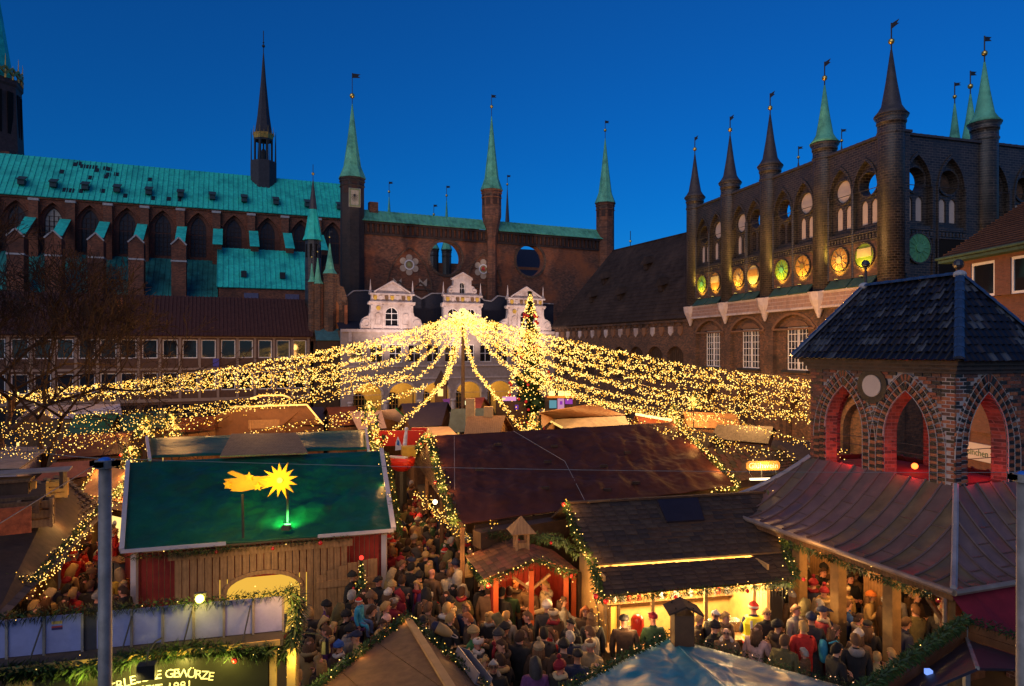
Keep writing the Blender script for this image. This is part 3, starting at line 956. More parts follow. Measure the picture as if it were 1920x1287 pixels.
for px, py in [(140, 303), (148, 301), (155, 307), (166, 308), (178, 309), (182, 316), (198, 311), (205, 313), (203, 326), (198, 331), (218, 325), (115, 321), (170, 334), (282, 336), (192, 364), (122, 363), (134, 364), (153, 365), (288, 379), (316, 380), (338, 381), (234, 374)]:
 t = max(.02, min(.97, (CH.z(px, py, 4) - 37.8) / 9.5))
 v = -.7 + 8.7 * t
 u, z = CH.u(px, v), 37.8 + 9.5 * t + .12
 w = .42
 MB().slab((u - w, v - .42, z - .46), (u + w, v - .42, z - .46), (u + w, v + .42, z + .46), (u - w, v + .42, z + .46), .05).build('roof_hatch', hm, rc)
# ridge turret
u = CH.u(494, 8)
m = MB().lathe([(2.9, 43), (2.9, 50.4), (2.7, 50.6)], 8, (u, 8, 0), .5)
fl = m.build('ridge_turret', mat('ridge_turret_slate', (.05, .045, .055), var=.3), rc)
m = MB()
for k in range(8):
 a = pi / 4 * (k + .5)
 m.tube([(u + 2.75 * cos(a), 8 + 2.75 * sin(a), 50), (u + 2.75 * cos(a), 8 + 2.75 * sin(a), 57.3)], .13, 5, .03)
 m.tube([(u + 1.9 * cos(a), 8 + 1.9 * sin(a), 50), (u + 1.9 * cos(a), 8 + 1.9 * sin(a), 56)], .22, 5)
m.lathe([(2.1, 55.2), (2.1, 56.3), (1.9, 56.5)], 8, (u, 8, 0), .5)
m.lathe([(.45, 50.5), (.75, 52.6), (.2, 53.6), (.2, 55.5)], 8, (u, 8, 0), .5)
m.build('lantern', IRON, fl)
m = MB().lathe([(2.15, 55.6), (2.25, 56.4), (2.1, 56.9)], 8, (u, 8, 0), .5)
for k in range(16):
 a = pi / 8 * k
 m.tube([(u + 2.2 * cos(a), 8 + 2.2 * sin(a), 56.4), (u + 2.2 * cos(a), 8 + 2.2 * sin(a), 58.4 if k % 2 else 57.4)], .1, 4, .02)
m.build('gilded_crown', mat('dull_gilding', (.5, .28, .06), rough=.4, metal=.5), fl)
MB().lathe([(2.0, 56.5), (1.35, 61), (.6, 68.5), (.12, 74.8)], 8, (u, 8, 0), .5).build('spire', mat('ridge_turret_slate', (.05, .045, .055)), fl)
m = MB().tube([(u, 8, 74.5), (u, 8, 79.8)], .09, 5)
m.ball((u, 8, 76.4), .35)
m.ball((u, 8, 77.2), .2)
m.build('finial', IRON, fl)
p = W(-25, 655, 142)
b = thing('church_tower', 'square brick church tower cut by the picture edge, with green spire and gilded crown', 'tower', (p.x, p.y, -1.83), CH.ang)
b.scale = (1.15, 1.15, 1.203)
TB = CHURB
MB().box(-4.5, 4.5, -4.5, 4.5, 0, 42.5).build('tower_shaft', TB, b)
MB().lathe([(5.75, 42), (5.6, 44), (5.25, 54.2), (5.5, 54.6), (5.5, 55.4)], 8, (0, 0, 0), .5).build('octagon', mat('tower_brown_brick', (.13, .06, .045), var=.35), b)
m = MB()
for k in range(16):
 a = pi / 8 * (k + .5)
 m.obox((cos(a) * 5.1, sin(a) * 5.1, 49.5), Vector((-sin(a), cos(a), 0)) * .5, Vector((0, 0, 3.6)), Vector((cos(a), sin(a), 0)) * .12)
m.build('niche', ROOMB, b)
MB().slab((-1, -5.9, 47.6), (2.6, -5.9, 47.6), (2.6, -4.6, 48.4), (-1, -4.6, 48.4), .1).build('copper_ledge', COPPER, b)
m = MB()
for k in range(24):
 a = pi / 12 * k
 m.tube([(cos(a) * 5.3, sin(a) * 5.3, 55.2), (cos(a) * 5.3, sin(a) * 5.3, 59.3 if k % 2 else 57.6)], .2, 4, .03)
 m.bar((cos(a) * 5.3, sin(a) * 5.3, 56.0), (cos(a + pi / 12) * 5.3, sin(a + pi / 12) * 5.3, 57.2), .35)
 m.bar((cos(a) * 5.3, sin(a) * 5.3, 57.2), (cos(a + pi / 12) * 5.3, sin(a + pi / 12) * 5.3, 56.0), .3)
m.build('gilded_crown', mat('dull_gilding', (.5, .28, .06)), b)
MB().lathe([(4.5, 55.2), (3.7, 58.3), (0.1, 82)], 8, (0, 0, 0), .5).build('spire', COPPER, b)
# ---------------------------------------------------------------- plain post-war block on the left
MO = Fr(100, 73.3, 582, 84)
rm = broot(MO, 'office_block', 'plain brown roofed block with rows of white framed windows below the church', 'building')
L, X0 = MO.L, -12
wu = [MO.u(p) for p in (203, 241, 281, 319, 356, 391, 428, 461, 497, 531, 562)]
st = (wu[-1] - wu[0]) / 10
wu = [wu[0] - st * k for k in range(7, 0, -1)] + wu
rows = ((7.95, 10.1), (4.2, 6.35))
MB().plate(rect(X0, L, 0, 10.6), [rect(u - .78, u + .78, a, b) for u in wu for a, b in rows], 0, .4).build('wall', mat('brown_render', (.11, .055, .035), var=.25), rm)
for u in wu:
 for a, b in rows:
  window(rm, u, a, b, 1.56, .12, 1, 1, fr=.11)
m = MB()
for k, u in enumerate([wu[0] - st / 2] + [x + st / 2 for x in wu]):
 m.box(u - .14, u + .14, -.1, .02, 3.3, 10.5)
m.box(X0, L, -.12, .02, 6.6, 6.85)
m.box(X0, L, -.14, .02, 10.3, 10.62)
m.box(X0, L, -.16, .02, 3.0, 3.35)
m.build('pilaster', mat('pale_render', (.3, .21, .16), var=.15), rm)
m = MB()
for k in range(len(wu)):
 m.box(wu[k] - .8, wu[k] + .8, -.03, -.003, .3, 2.7)
m.build('shop_front', GLASS, rm)
a_, b_, c_, d_ = (X0, -.6, 10.55), (L + .2, -.6, 10.55), (L + .2, 4.6, 15.4), (X0, 4.6, 15.4)
seam_roof(rm, a_, b_, c_, d_, .42, 'roof', ROOFT)
MB().slab((X0, 9.8, 10.55), (L + .2, 9.8, 10.55), (L + .2, 4.6, 15.4), (X0, 4.6, 15.4), .2).build('roof', ROOFT, rm)
MB().plate([(0.001, 0)] * 0 + [(0, 10.5), (9.2, 10.5), (4.6, 15.2)], [], 0, .2).build('gable_end', mat('brown_render', (.11, .055, .035)), rm).matrix_local = Matrix.Translation((L, 0, 0)) @ Matrix.Rotation(pi / 2, 4, 'Z')
MB().box(L - .02, L, 0, 9.2, 0, 10.5).build('side_wall', mat('brown_render', (.11, .055, .035)), rm)
u = MO.u(393)
MB().box(u + .35, u + 1.0, -.35, -.15, 6.9, 7.9).build('blue_box', mat('blue_panel', (.02, .03, .35), rough=.4, var=.1), rm)
u = MO.u(215)
MB().box(MO.u(213), MO.u(213) + .6, 2.0, 2.6, 13, 14.8).build('chimney', mat('orange_brick', (.34, .12, .04), var=.35), rm)
# ---------------------------------------------------------------- brick house on the right with the shop
RB = Fr(1792, 38, 2112, 28)
rh = broot(RB, 'corner_shop_house', 'red brick house with white framed windows and a lit shop at street level', 'building')
L = RB.L
wu = [RB.u(1842) + k * 2.75 for k in range(0, 4)]
BR = mat('plain_red_brick', (.2, .07, .045), var=.3, scale=4, brick=((.14, .055, .04), (.14, .09, .07), .25, .08), bump=.3)
op = [rect(u - .85, u + .85, a, b) for u in wu for a, b in ((11.75, 13.6), (8.2, 10.1), (4.6, 6.5))]
shop = rect(.6, 2.95, .4, 3.05)
MB().plate(rect(0, L, 0, 14.2), op + [shop], 0, .35).build('wall', BR, rh)
MB().box(0.02, L, .36, 9, 0, 14.1).build('inner_wall', BR, rh)
for u in wu:
 for a, b in ((11.75, 13.6), (8.2, 10.1), (4.6, 6.5)):
  window(rh, u, a, b, 1.7, .05, 1, 1, fr=.14)
MB().slab((-.5, -.6, 14.1), (L, -.6, 14.1), (L, 6, 18.4), (-.5, 6, 18.4), .2).build('roof', mat('brown_plain_tiles', (.09, .045, .03), var=.35, rough=.7), rh)
m = MB()
for k in range(26):
 t = k / 26
 m.bar((-.5, -.6 + 6.6 * t, 14.14 + 4.3 * t), (L, -.6 + 6.6 * t, 14.14 + 4.3 * t), .05, .05)
m.build('tile_course', mat('brown_plain_tiles', (.09, .045, .03)), rh, kind='stuff')
m = MB().tube([(-.6, -.72, 14.05), (L, -.72, 14.05)], .08, 8)
m.box(-.55, L, -.65, .0, 13.8, 13.95)
m.build('gutter', mat('dull_gutter_copper', (.05, .1, .07), var=.3), rh)
MB().add([(-.02, 0, 14.1), (-.02, 6, 14.1), (-.02, 6, 18.2)], [(0, 1, 2)]).build('gable_end', BR, rh)
sg = MB().box(.35, 3.05, -.14, .0, 3.1, 4.0).build('shop_sign', mat('cream_sign', (.7, .58, .5), var=.05), rh)
M4 = Matrix.Translation((2.62, -.145, 3.36)) @ Matrix.Rotation(pi / 2, 4, 'X')
MB().text('feisinchen', .5, M4, .008, 'RIGHT').build('lettering', mat('green_letters', (.06, .13, .03), var=0), sg)
sw = MB()
for k in range(8):
 a0, a1 = -1.3 + k * .36, -1.3 + (k + 1) * .36
 sw.bar((2.72 + .16 * cos(a0), -.15, 3.72 + .16 * sin(a0)), (2.72 + .16 * cos(a1), -.15, 3.72 + .16 * sin(a1)), .05, .02, (0, 1, 0))
sw.build('red_swirl', mat('red_mark', (.5, .02, .03), var=0), sg)
MB().box(.6, 2.95, .28, .33, .4, 3.05).build('shop_window', LITIN2, rh)
m = MB().box(1.6, 2.3, .1, .2, 1.6, 2.5)
m.build('framed_poster', WHITE, rh)
MB().box(1.66, 2.24, .09, .1, 1.68, 2.42).build('poster_print', mat('dark_poster', (.05, .06, .03), var=.4), rh)
lamp('AREA', RB.w(1.7, -.5, 2.6), 60, (1, .66, .3), 1.5, RB.w(1.7, -4, 0))
# bare street light beside the eave
p = W(1797, 655, 33)
b = thing('street_lamp', 'dark globe street lamp standing behind the tiled pavilion roof', 'street lamp', (p.x, p.y, 0))
MB().tube([(0, 0, 0), (0, 0, 12.9)], .07, 8).build('pole', IRON, b)
MB().ball((0, 0, 13.1), .25, 10, 7).build('globe', mat('dark_globe', (.03, .035, .05), rough=.2, var=0), b)
p = W(1623, 655, 30)
b = thing('finial_lamp', 'dark ball on a thin mast above the left end of the tiled pavilion roof', 'street lamp', (p.x, p.y, 0))
MB().tube([(0, 0, 0), (0, 0, 12.6)], .06, 8).build('pole', IRON, b)
MB().ball((0, 0, 12.75), .17, 10, 7).build('globe', mat('dark_globe', (.03, .035, .05)), b)
# ---------------------------------------------------------------- arcaded brick pavilion on the right
KG = Fr(1519, 22.21, 1792, 17.5)
rk = broot(KG, 'arcaded_pavilion', 'brick arcade pavilion with red lit arches under a dark tiled hip roof', 'pavilion')
KL, KW = KG.L, 3.0
KCORE = mat('mortared_brick', (.2, .07, .045), rough=.7, var=.4, scale=7, brick=((.04, .03, .028), (.22, .16, .13), .27, .1), bump=.4)
MORTAR = mat('lime_mortar', (.46, .38, .34), rough=.9, var=.15, scale=12, bump=.2)
BK = [mat('brick_red', (.3, .085, .04), rough=.6, var=.4, scale=9, bump=.2), mat('brick_black_glazed', (.03, .025, .024), rough=.3, var=.5, scale=9, bump=.2), mat('brick_orange', (.36, .12, .05), rough=.65, var=.35, scale=9, bump=.2), mat('brick_brown', (.14, .06, .04), rough=.6, var=.4, scale=9, bump=.2)]
ZK0, ZK1 = 5.45, 8.36
bm_ = []
for k in range(4):
 q = MB()
 # brick with chamfered face, 0.25 x 0.085, 5 cm deep
 w, h, d, c = .125, .0425, .05, .006
 q.add([(-w, 0, -h), (w, 0, -h), (w, 0, h), (-w, 0, h), (-w, -d + c, -h), (w, -d + c, -h), (w, -d + c, h), (-w, -d + c, h), (-w + c, -d, -h + c), (w - c, -d, -h + c), (w - c, -d, h - c), (-w + c, -d, h - c)],
          [(8, 9, 10, 11), (4, 5, 9, 8), (5, 6, 10, 9), (6, 7, 11, 10), (7, 4, 8, 11), (0, 1, 5, 4), (1, 2, 6, 5), (2, 3, 7, 6), (3, 0, 4, 7)])
 bm_.append(q.mesh('brick', BK[k]))
brick_todo = []          # (distance, matrix, mesh index)
def kaak_face(M4, L, arches, laid):
 """One face: core with arched openings, laid bricks and voussoirs. M4 maps the face's own frame to the pavilion."""
 outs = [gothic(c, w, ZK0 - .4, zt, .62, 8) for c, w, zt in arches]
 core = MB().plate(rect(0, L, ZK0 - .5, ZK1), outs, .04, .38 if laid else .5)
 o = core.build('wall', [MORTAR if laid else KCORE], rk)
 o.matrix_local = M4
 inner = MB()
 for (c, w, zt), out in zip(arches, outs):
  i1 = out[1:] + [out[0]]
  o2 = gothic(c, w - (.22 if laid else 0), ZK0 - .4, zt - (.14 if laid else 0), .62, 8)
  i2 = o2[1:] + [o2[0]]
  for p, q, r, t in zip(i1, i1[1:], i2[1:], i2):
   inner.poly((p[0], .04, p[1]), (q[0], .04, q[1]), (r[0], .382 if laid else .502, r[1]), (t[0], .382 if laid else .502, t[1]))
 if laid:
  for c, w, zt in arches:
   lq = lamp('POINT', (0, 0, 0), 11, (1, .012, .006), .08)
   lq.parent = rk
   lq.matrix_local = M4 @ Matrix.Translation((c, .0, ZK0 + .3))
 o = inner.build('reveal', mat('reveal_brick', (.34, .09, .05), rough=.6, var=.4, scale=7, brick=((.06, .03, .025), (.3, .12, .09), .27, .1), bump=.4), rk)
 o.matrix_local = M4
 if not laid:
  return
 rq = random.Random(int(L * 100))
 ring = .46
 def dist_arch(x, z, c, w, zt):
  out = gothic(c, w, ZK0 - .4, zt, .62, 10)[1:]
  best = 9
  for (ax, az), (bx, bz) in zip(out, out[1:] + [out[0]]):
   if az < ZK0 - .3 and bz < ZK0 - .3:
    continue
   vx, vz = bx - ax, bz - az
   t = max(0, min(1, ((x - ax) * vx + (z - az) * vz) / max(1e-9, vx * vx + vz * vz)))
   best = min(best, hypot(x - ax - vx * t, z - az - vz * t))
  inside = abs(x - c) < w / 2 and z < zt - .2 and best < w
  return best, inside
 n = int((ZK1 - ZK0 + .3) / .1)
 for r in range(n):
  z = ZK1 - .05 - r * .1
  xx = .135 - (.135 if r % 2 else 0)
  k = 0
  while xx < L + .05:
   bw = 1.0
   x = min(max(xx, .07), L - .07)
   if xx < .07 or xx > L - .07:
    bw = .5
   ok = True
   for c, w, zt in arches:
    d, ins = dist_arch(x, z, c, w, zt)
    if (abs(x - c) < w / 2 + ring and z < zt - .9) and abs(x - c) < w / 2 + ring - .02:
     ok = False
    elif d < ring + .03 or ins:
     ok = False
   if disc and hypot((x - disc[0]), (z - disc[1])) < .52:
    ok = False
   if ok:
    m = Matrix.Translation((x, .045 + rq.uniform(-.004, .004), z)) @ Matrix.Rotation(rq.uniform(-.012, .012), 4, 'Y') @ Matrix.Diagonal((bw * .985, 1, 1, 1))
    g = rq.random()
    mi = 1 if g < .22 else 2 if g < .36 else 3 if g < .6 else 0
    brick_todo.append((M4 @ m, mi))
   xx += .27
   k += 1
 for c, w, zt in arches:
  out = gothic(c, w, ZK0 - .3, zt, .62, 10)
  path = out[1:len(out)] + [out[0]]
  # walk both sides from springing to tip, two rings of headers
  for off, ph in ((.115, 0), (.345, 1)):
   pts = []
   for (ax, az), (bx, bz) in zip(path, path[1:]):
    if az < ZK0 - .25 and bz < ZK0 - .25:
     continue
    Lg = hypot(bx - ax, bz - az)
    pts.append((ax, az, bx, bz, Lg))
   acc = 0
   nxt = .05
   cnt = 0
   tot = sum(p[4] for p in pts)
   for ax, az, bx, bz, Lg in pts:
    while nxt <= acc + Lg:
     t = (nxt - acc) / Lg
     nx_, nz_ = (bz - az) / Lg, -(bx - ax) / Lg
     x, z = ax + (bx - ax) * t + nx_ * off, az + (bz - az) * t + nz_ * off
     a = atan2(nz_, nx_)
     m = Matrix.Translation((x, .03, z)) @ Matrix.Rotation(-a, 4, 'Y') @ Matrix.Diagonal((.87, 1, .98, 1))
     brick_todo.append((M4 @ m, 1 if (cnt + ph) % 2 else (0 if rq.random() < .6 else 2)))
     cnt += 1
     nxt += .1 * (1 + off * (.25 if nz_ > .1 else 0))
    acc += Lg
 for c, w, zt in arches:
  for off in (.115, .345):
   for k in (range(-1, 2) if off < .2 else range(-3, 4)):
    a = pi / 2 - k * (.24 if off < .2 else .15)
    brick_todo.append((M4 @ Matrix.Translation((c + off * cos(a), .034, zt + off * sin(a))) @ Matrix.Rotation(-a, 4, 'Y') @ Matrix.Diagonal((.87, 1, .75, 1)), 1 if k % 2 else 0))
 for c, w, zt in arches:
  e = MB()
  for off in (.0, .232, .465):
   o2 = gothic(c, w + 2 * off, ZK0 - .3, zt + off * 1.15, .62, 10)[1:]
   for a, b in zip(o2, o2[1:]):
    e.bar((a[0], -.012, a[1]), (b[0], -.012, b[1]), .013, .03, (0, 1, 0))
  o = e.build('mortar_line', MORTAR, rk)
  o.matrix_local = M4
disc = (2.43, 7.93)
kaak_face(Matrix.Identity(4), KL, [(1.36, 1.46, 7.9), (3.54, 1.46, 7.86)], True)
MR = Matrix.Translation((KL, 0, 0)) @ Matrix.Rotation(pi / 2, 4, 'Z')
dd = disc
m = MB().plate(circ(dd[0], dd[1], .32, 20), [], -.05, .03)
m.mi = 1
strip(m, circ(dd[0], dd[1], .52, 20), circ(dd[0], dd[1], .33, 20), -.03, .035)
m.build('white_roundel', [PLASTER, BK[1]], rk)
disc = None
kaak_face(MR, KW, [(1.17, 1.5, 7.88)], True)
kaak_face(Matrix.Translation((KL, KW, 0)) @ Matrix.Rotation(pi, 4, 'Z'), KL, [(1.46, 1.34, 7.85), (3.64, 1.34, 7.85)], False)
kaak_face(Matrix.Translation((0, KW, 0)) @ Matrix.Rotation(-pi / 2, 4, 'Z'), KW, [(1.5, 1.5, 7.85)], False)
def place_pieces(todo, meshes, name, root, fr, stuff_mats, limit=300):
 """The nearest `limit` pieces become parts, the rest one mesh of kind stuff."""
 cp = Vector((0, 0, H))
 rm4 = Matrix.Translation(root.location) @ Matrix.Rotation(root.rotation_euler.z, 4, 'Z')
 todo = sorted(todo, key=lambda t: ((rm4 @ t[0]).to_translation() - cp).length)
 for m4, k in todo[:limit]:
  o = bpy.data.objects.new(name, meshes[k])
  COL.objects.link(o)
  o.parent = root
  o.matrix_local = m4
 if len(todo) > limit:
  mb = MB()
  for m4, k in todo[limit:]:
   mb.mi = k
   me = meshes[k]
   mb.add([m4 @ v.co for v in me.vertices], [list(p.vertices) for p in me.polygons])
  mb.build(name, stuff_mats, root, kind='stuff')
place_pieces(brick_todo, bm_, 'brick', rk, KG, BK)
m = MB()
for i, (o, z0, z1) in enumerate(((.06, 8.36, 8.46), (.14, 8.462, 8.58), (.24, 8.582, 8.74))):
 m.box(-o, KL + o, -o, KW + o, z0, z1)
m.build('cornice', mat('dark_cornice_brick', (.09, .05, .035), var=.5, scale=3, rough=.6, brick=((.05, .035, .03), (.08, .06, .045), .26, .1)), rk)
MB().box(.4, KL - .4, .4, KW - .4, 8.2, 8.355).build('ceiling', WOODD, rk)
KT = mat('blue_black_pantile', (.009, .009, .013), rough=.32, var=.6, scale=5, spec=.35, bump=.15)
KT2 = mat('glint_pantile', (.05, .055, .062), rough=.4, var=.5, scale=5, spec=.5, bump=.15)  # paler tiles carry the roof's highlights in their colour
KTB = mat('worn_pantile', (.026, .022, .024), rough=.35, var=.5, scale=5, bump=.15)
ov = .37
E0, E1, E2, E3 = Vector((-ov, -ov, 8.76)), Vector((KL + ov, -ov, 8.76)), Vector((KL + ov, KW + ov, 8.76)), Vector((-ov, KW + ov, 8.76))
A0, A1 = Vector((.74, KW / 2, 11.0)), Vector((KL - 1.03, KW / 2, 11.05))
m = MB()
dn = Vector((0, 0, -.06))
m.poly(E0 + dn, E1 + dn, A1 + dn, A0 + dn)
m.poly(E1 + dn, E2 + dn, A1 + dn)
m.poly(E2 + dn, E3 + dn, A0 + dn, A1 + dn)
m.poly(E3 + dn, E0 + dn, A0 + dn)
m.poly(E0 + dn, E3 + dn, E2 + dn, E1 + dn)
m.build('roof_deck', WOODD, rk)
tm = []
for k, mm in enumerate((KT, KT2, KTB)):
 q = MB()
 w, l, th = .125, .2, .016
 xs = [(-w, .012), (-w * .55, -.008), (0, 0), (w * .5, .03), (w * .85, .034), (w * 1.08, .012)]
 for (xa, za), (xb, zb) in zip(xs, xs[1:]):
  q.add([(xa, -l, za + .022), (xb, -l, zb + .022), (xb, l, zb), (xa, l, za), (xa, -l, za), (xb, -l, zb)], [(0, 1, 2, 3), (4, 5, 1, 0)])
 tm.append(q.mesh('roof_tile', mm))
def tile_plane(todo, a, b, c, d, rows, tw, nk, rnd, lift=.0, weights=(.72, .16, .12)):
 """Tiles on the plane with eave a-b and top d-c."""
 a, b, c, d = map(Vector, (a, b, c, d))
 nrm = (b - a).cross((d + c) / 2 - (a + b) / 2).normalized()
 ex = (b - a).normalized()
 ey = nrm.cross(ex)
 for r in range(rows):
  t = (r + .45) / rows
  p, q = a.lerp(d, t), b.lerp(c, t)
  n = max(1, int((q - p).length / tw))
  for i in range(n):
   x = p.lerp(q, (i + .5) / n)
   m4 = Matrix.Identity(4)
   m4.col[0][:3], m4.col[1][:3], m4.col[2][:3] = ex, ey, nrm
   m4.translation = x + nrm * (lift + rnd.uniform(0, .012))
   m4 = m4 @ Matrix.Rotation(rnd.uniform(-.03, .03), 4, 'Z') @ Matrix.Rotation(-.035, 4, 'X')
   g = rnd.random()
   todo.append((m4, 0 if g < weights[0] else 1 if g < weights[0] + weights[1] else 2))
tt = []
rq = random.Random(5)
tile_plane(tt, E0, E1, A1, A0, 11, .235, 3, rq)
tile_plane(tt, E1, E2, A1, A1, 11, .235, 3, rq)
tile_plane(tt, E3, E0, A0, A0, 11, .235, 3, rq)
tile_plane(tt, E2, E3, A0, A1, 11, .235, 3, rq)
place_pieces(tt, tm, 'roof_tile', rk, KG, [KT, KT2, KTB])
CAPM = mat('blue_ridge_tile', (.03, .055, .11), rough=.25, var=.5, scale=4, spec=.6)
capd = []
q = MB()
for i in range(6):
 a0, a1 = pi * i / 6, pi * (i + 1) / 6
 q.add([(.13 * cos(a0), -.2, .1 * sin(a0)), (.13 * cos(a1), -.2, .1 * sin(a1)), (.11 * cos(a1), .2, .085 * sin(a1)), (.11 * cos(a0), .2, .085 * sin(a0)), (0, -.2, 0)], [(0, 1, 2, 3), (0, 4, 1)])
cme = q.mesh('ridge_tile', CAPM)
for p, q_ in ((E1, A1), (E0, A0), (E2, A1), (E3, A0), (A0, A1)):
 n = int((q_ - p).length / .36)
 dr = (q_ - p).normalized()
 sd = dr.cross(Vector((0, 0, 1))).normalized()
 up = sd.cross(dr)
 for i in range(n):
  m4 = Matrix.Identity(4)
  m4.col[0][:3], m4.col[1][:3], m4.col[2][:3] = sd, dr, up
  m4.translation = p.lerp(q_, (i + .5) / n) + up * .02
  o = bpy.data.objects.new('ridge_tile', cme)
  COL.objects.link(o)
  o.parent = rk
  o.matrix_local = m4
for p in (A0, A1):
 MB().ball(p + Vector((0, 0, .03)), .17, 10, 6, sz=.7).build('ridge_knob', mat('pale_mortar_cap', (.4, .4, .42)), rk)
# lead covered lower roof, bell-cast, laid in sheets between standing seams
LEADM = mat('lead_sheet', (.17, .098, .072), rough=.4, var=.3, scale=2.2, spec=.5, bump=.12, stain=(.13, .078, .06), stain_s=.7)
LEADM2 = mat('lead_sheet_mossy', (.165, .11, .055), rough=.45, var=.35, scale=2, bump=.12, stain=(.1, .08, .07), stain_s=.9)
LEADR = mat('lead_sheet_reddish', (.19, .085, .062), rough=.4, var=.3, scale=2.2, bump=.12, stain=(.09, .07, .075), stain_s=.8)
SEAMM = mat('lead_seam', (.13, .08, .07), rough=.5, var=.3)
ZE, ZTOP = 3.82, 5.5
OA, OB = 2.0, 2.68
def lz(t):
 return ZTOP - (ZTOP - ZE) * (1 - max(0, 1 - t) ** 1.62)
def lead_side(fr, L, out, eL, eR, rnd):
 """fr(x, s) -> plan point; s runs from the wall (0) to the eave (out); eL/eR hip overhangs beyond the wall ends."""
 n = int((L + eL + eR) / .47)
 W_ = (L + eL + eR) / n
 for i in range(n):
  x0, x1 = -eL + i * W_, -eL + (i + 1) * W_
  k = 9
  m = MB()
  def smin(x):
   if x < 0:
    return out * (-x) / eL
   if x > L:
    return out * (x - L) / eR
   return 0
  s0, s1 = smin(x0), smin(x1)
  vs = []
  dz = rnd.uniform(-.01, .01)
  for j in range(k + 1):
   for x, sm in ((x0, s0), ((x0 + x1) / 2, max(smin((x0 + x1) / 2), 0)), (x1, s1)):
    s = sm + (out - sm) * j / k
    p = fr(x, s)
    vs.append((p[0], p[1], lz(s / out) + dz * (x not in (x0, x1)) - .012 * (x not in (x0, x1))))
  m.add(vs, [(3 * j + c, 3 * j + 3 + c, 3 * j + 4 + c, 3 * j + 1 + c) for j in range(k) for c in (0, 1)])
  sh = m.build('lead_sheet', rnd.choice([LEADM, LEADM, LEADM2, LEADR]), rk, smooth=True)
  # cross welts
  w = MB()
  for j in range(3):
   t = .25 + .27 * j + (.12 if i % 2 else 0)
   s = t * out
   if s > max(s0, s1) + .1 and t < .95:
    a, b = fr(x0, s), fr(x1, s)
    w.bar((a[0], a[1], lz(t) + .004), (b[0], b[1], lz(t) + .004), .03, .014)
  if w.v:
   w.build('welt', SEAMM, sh)
  se = MB()
  pts = []
  for j in range(k + 1):
   s = s0 + (out - s0) * j / k
   p = fr(x0, s)
   pts.append((p[0], p[1], lz(s / out) + .02))
  se.tube(pts, .03, 5)
  se.build('standing_seam', SEAMM, rk)
rq = random.Random(11)
lead_side(lambda x, s: (x, -s), KL, OB, OA, OA, rq)
lead_side(lambda x, s: (KL + s, x), KW, OA, OB, OB, rq)
lead_side(lambda x, s: (KL - x, KW + s), KL, OB, OA, OA, rq)
lead_side(lambda x, s: (-s, KW - x), KW, OA, OB, OB, rq)
for sx, sy in ((1, -1), (-1, -1), (1, 1), (-1, 1)):
 pts = []
 for j in range(10):
  t = j / 9
  pts.append(((KL if sx > 0 else 0) + sx * OA * t, (0 if sy < 0 else KW) + sy * OB * t, lz(t) + .03))
 MB().tube(pts, .07, 6).build('hip_roll', mat('hip_lead', (.3, .27, .28), rough=.45), rk)
MB().box(0.45, KL - .45, .45, KW - .45, 5.3, 5.42).build('floor', mat('dark_red_floor', (.1, .03, .035), rough=.7), rk)
gx0, gx1, gy0, gy1 = -OA, KL + OA, -OB, KW + OB
m = MB()
m.tube([(gx0, gy0 - .06, ZE - .05), (gx1 + .06, gy0 - .06, ZE - .05)], .07, 8)
m.tube([(gx1 + .06, gy0 - .06, ZE - .05), (gx1 + .06, gy1, ZE - .05)], .07, 8)
m.build('gutter', mat('zinc_gutter', (.3, .22, .16), rough=.4, metal=.3), rk)
MB().box(gx0 + .05, gx1 - .05, gy0 + .05, gy1 - .05, ZE - .28, ZE - .12).build('soffit', WOOD, rk)
for x in (KL + OA - .25, KL + OA - 1.85, KL + OA - 3.5, KL + OA - 4.9, KL + OA - 7.5):
 MB().box(x - .14, x + .14, gy0 + .2, gy0 + .48, 0, ZE - .281).build('post', mat('pavilion_post', (.2, .11, .035), var=.3, scale=4), rk)
for y in (0.2, 2.4, 4.6):
 MB().box(gx1 - .5, gx1 - .22, y, y + .28, 0, ZE - .281).build('post', mat('pavilion_post', (.2, .11, .035), var=.3, scale=4), rk)
for i in list(range(5)) + [9, 10, 11]:
 x = .02 + i * .235
 MB().box(x, x + .225, -.02, .03, .0, 3.5).build('wall_board', WOODL, rk)
for x, y in ((.25, .25), (KL - .25, .25), (KL - .25, KW - .25), (.25, KW - .25), (KL / 2, KW - .25)):
 MB().box(x - .22, x + .22, y - .22, y + .22, 0, 5.3).build('pier', KCORE, rk)
MB().box(1.2, KL - .6, 1.3, 1.9, 0, 1.05).build('bar_counter', WOOD, rk)
MB().box(-1.4, KL + 1.2, KW + 2.2, KW + 2.3, 0, 3.5).build('rear_wall', WOODD, rk)
m = MB()
for i in range(8):
 m.bar((KL + .9, gy0 + .34, 3.5), (KL + OA - .3, gy0 + .34, 2.7), .08)
m.build('brace', WOODL, rk)
MB().tube([(KL + OA - .28, gy0 + .1, 3.55), (KL + .6, gy0 + .1, 3.6)], .05, 6).tube([(KL + OA - .28, gy0 + .1, 3.55), (KL + OA - .28, gy0 + .1, .2)], .05, 6).build('downpipe', mat('zinc_gutter', (.3, .22, .16)), rk)
# red cloth hung below the right hand eave
m = MB()
n = 14
for i in range(n):
 y0, y1 = gy0 + (gy1 - gy0) * i / n, gy0 + (gy1 - gy0) * (i + 1) / n
 b0, b1 = .1 * sin(i * 1.9), .1 * sin((i + 1) * 1.9)
 m.poly((gx1 - .05, y0, ZE - .15), (gx1 - .05, y1, ZE - .15), (gx1 + .9 + b1, y1, 2.75), (gx1 + .9 + b0, y0, 2.75))
o = m.build('cloth_awning', mat('dark_red_cloth', (.2, .01, .02), rough=.8, var=.25, scale=2, bump=.2), rk)
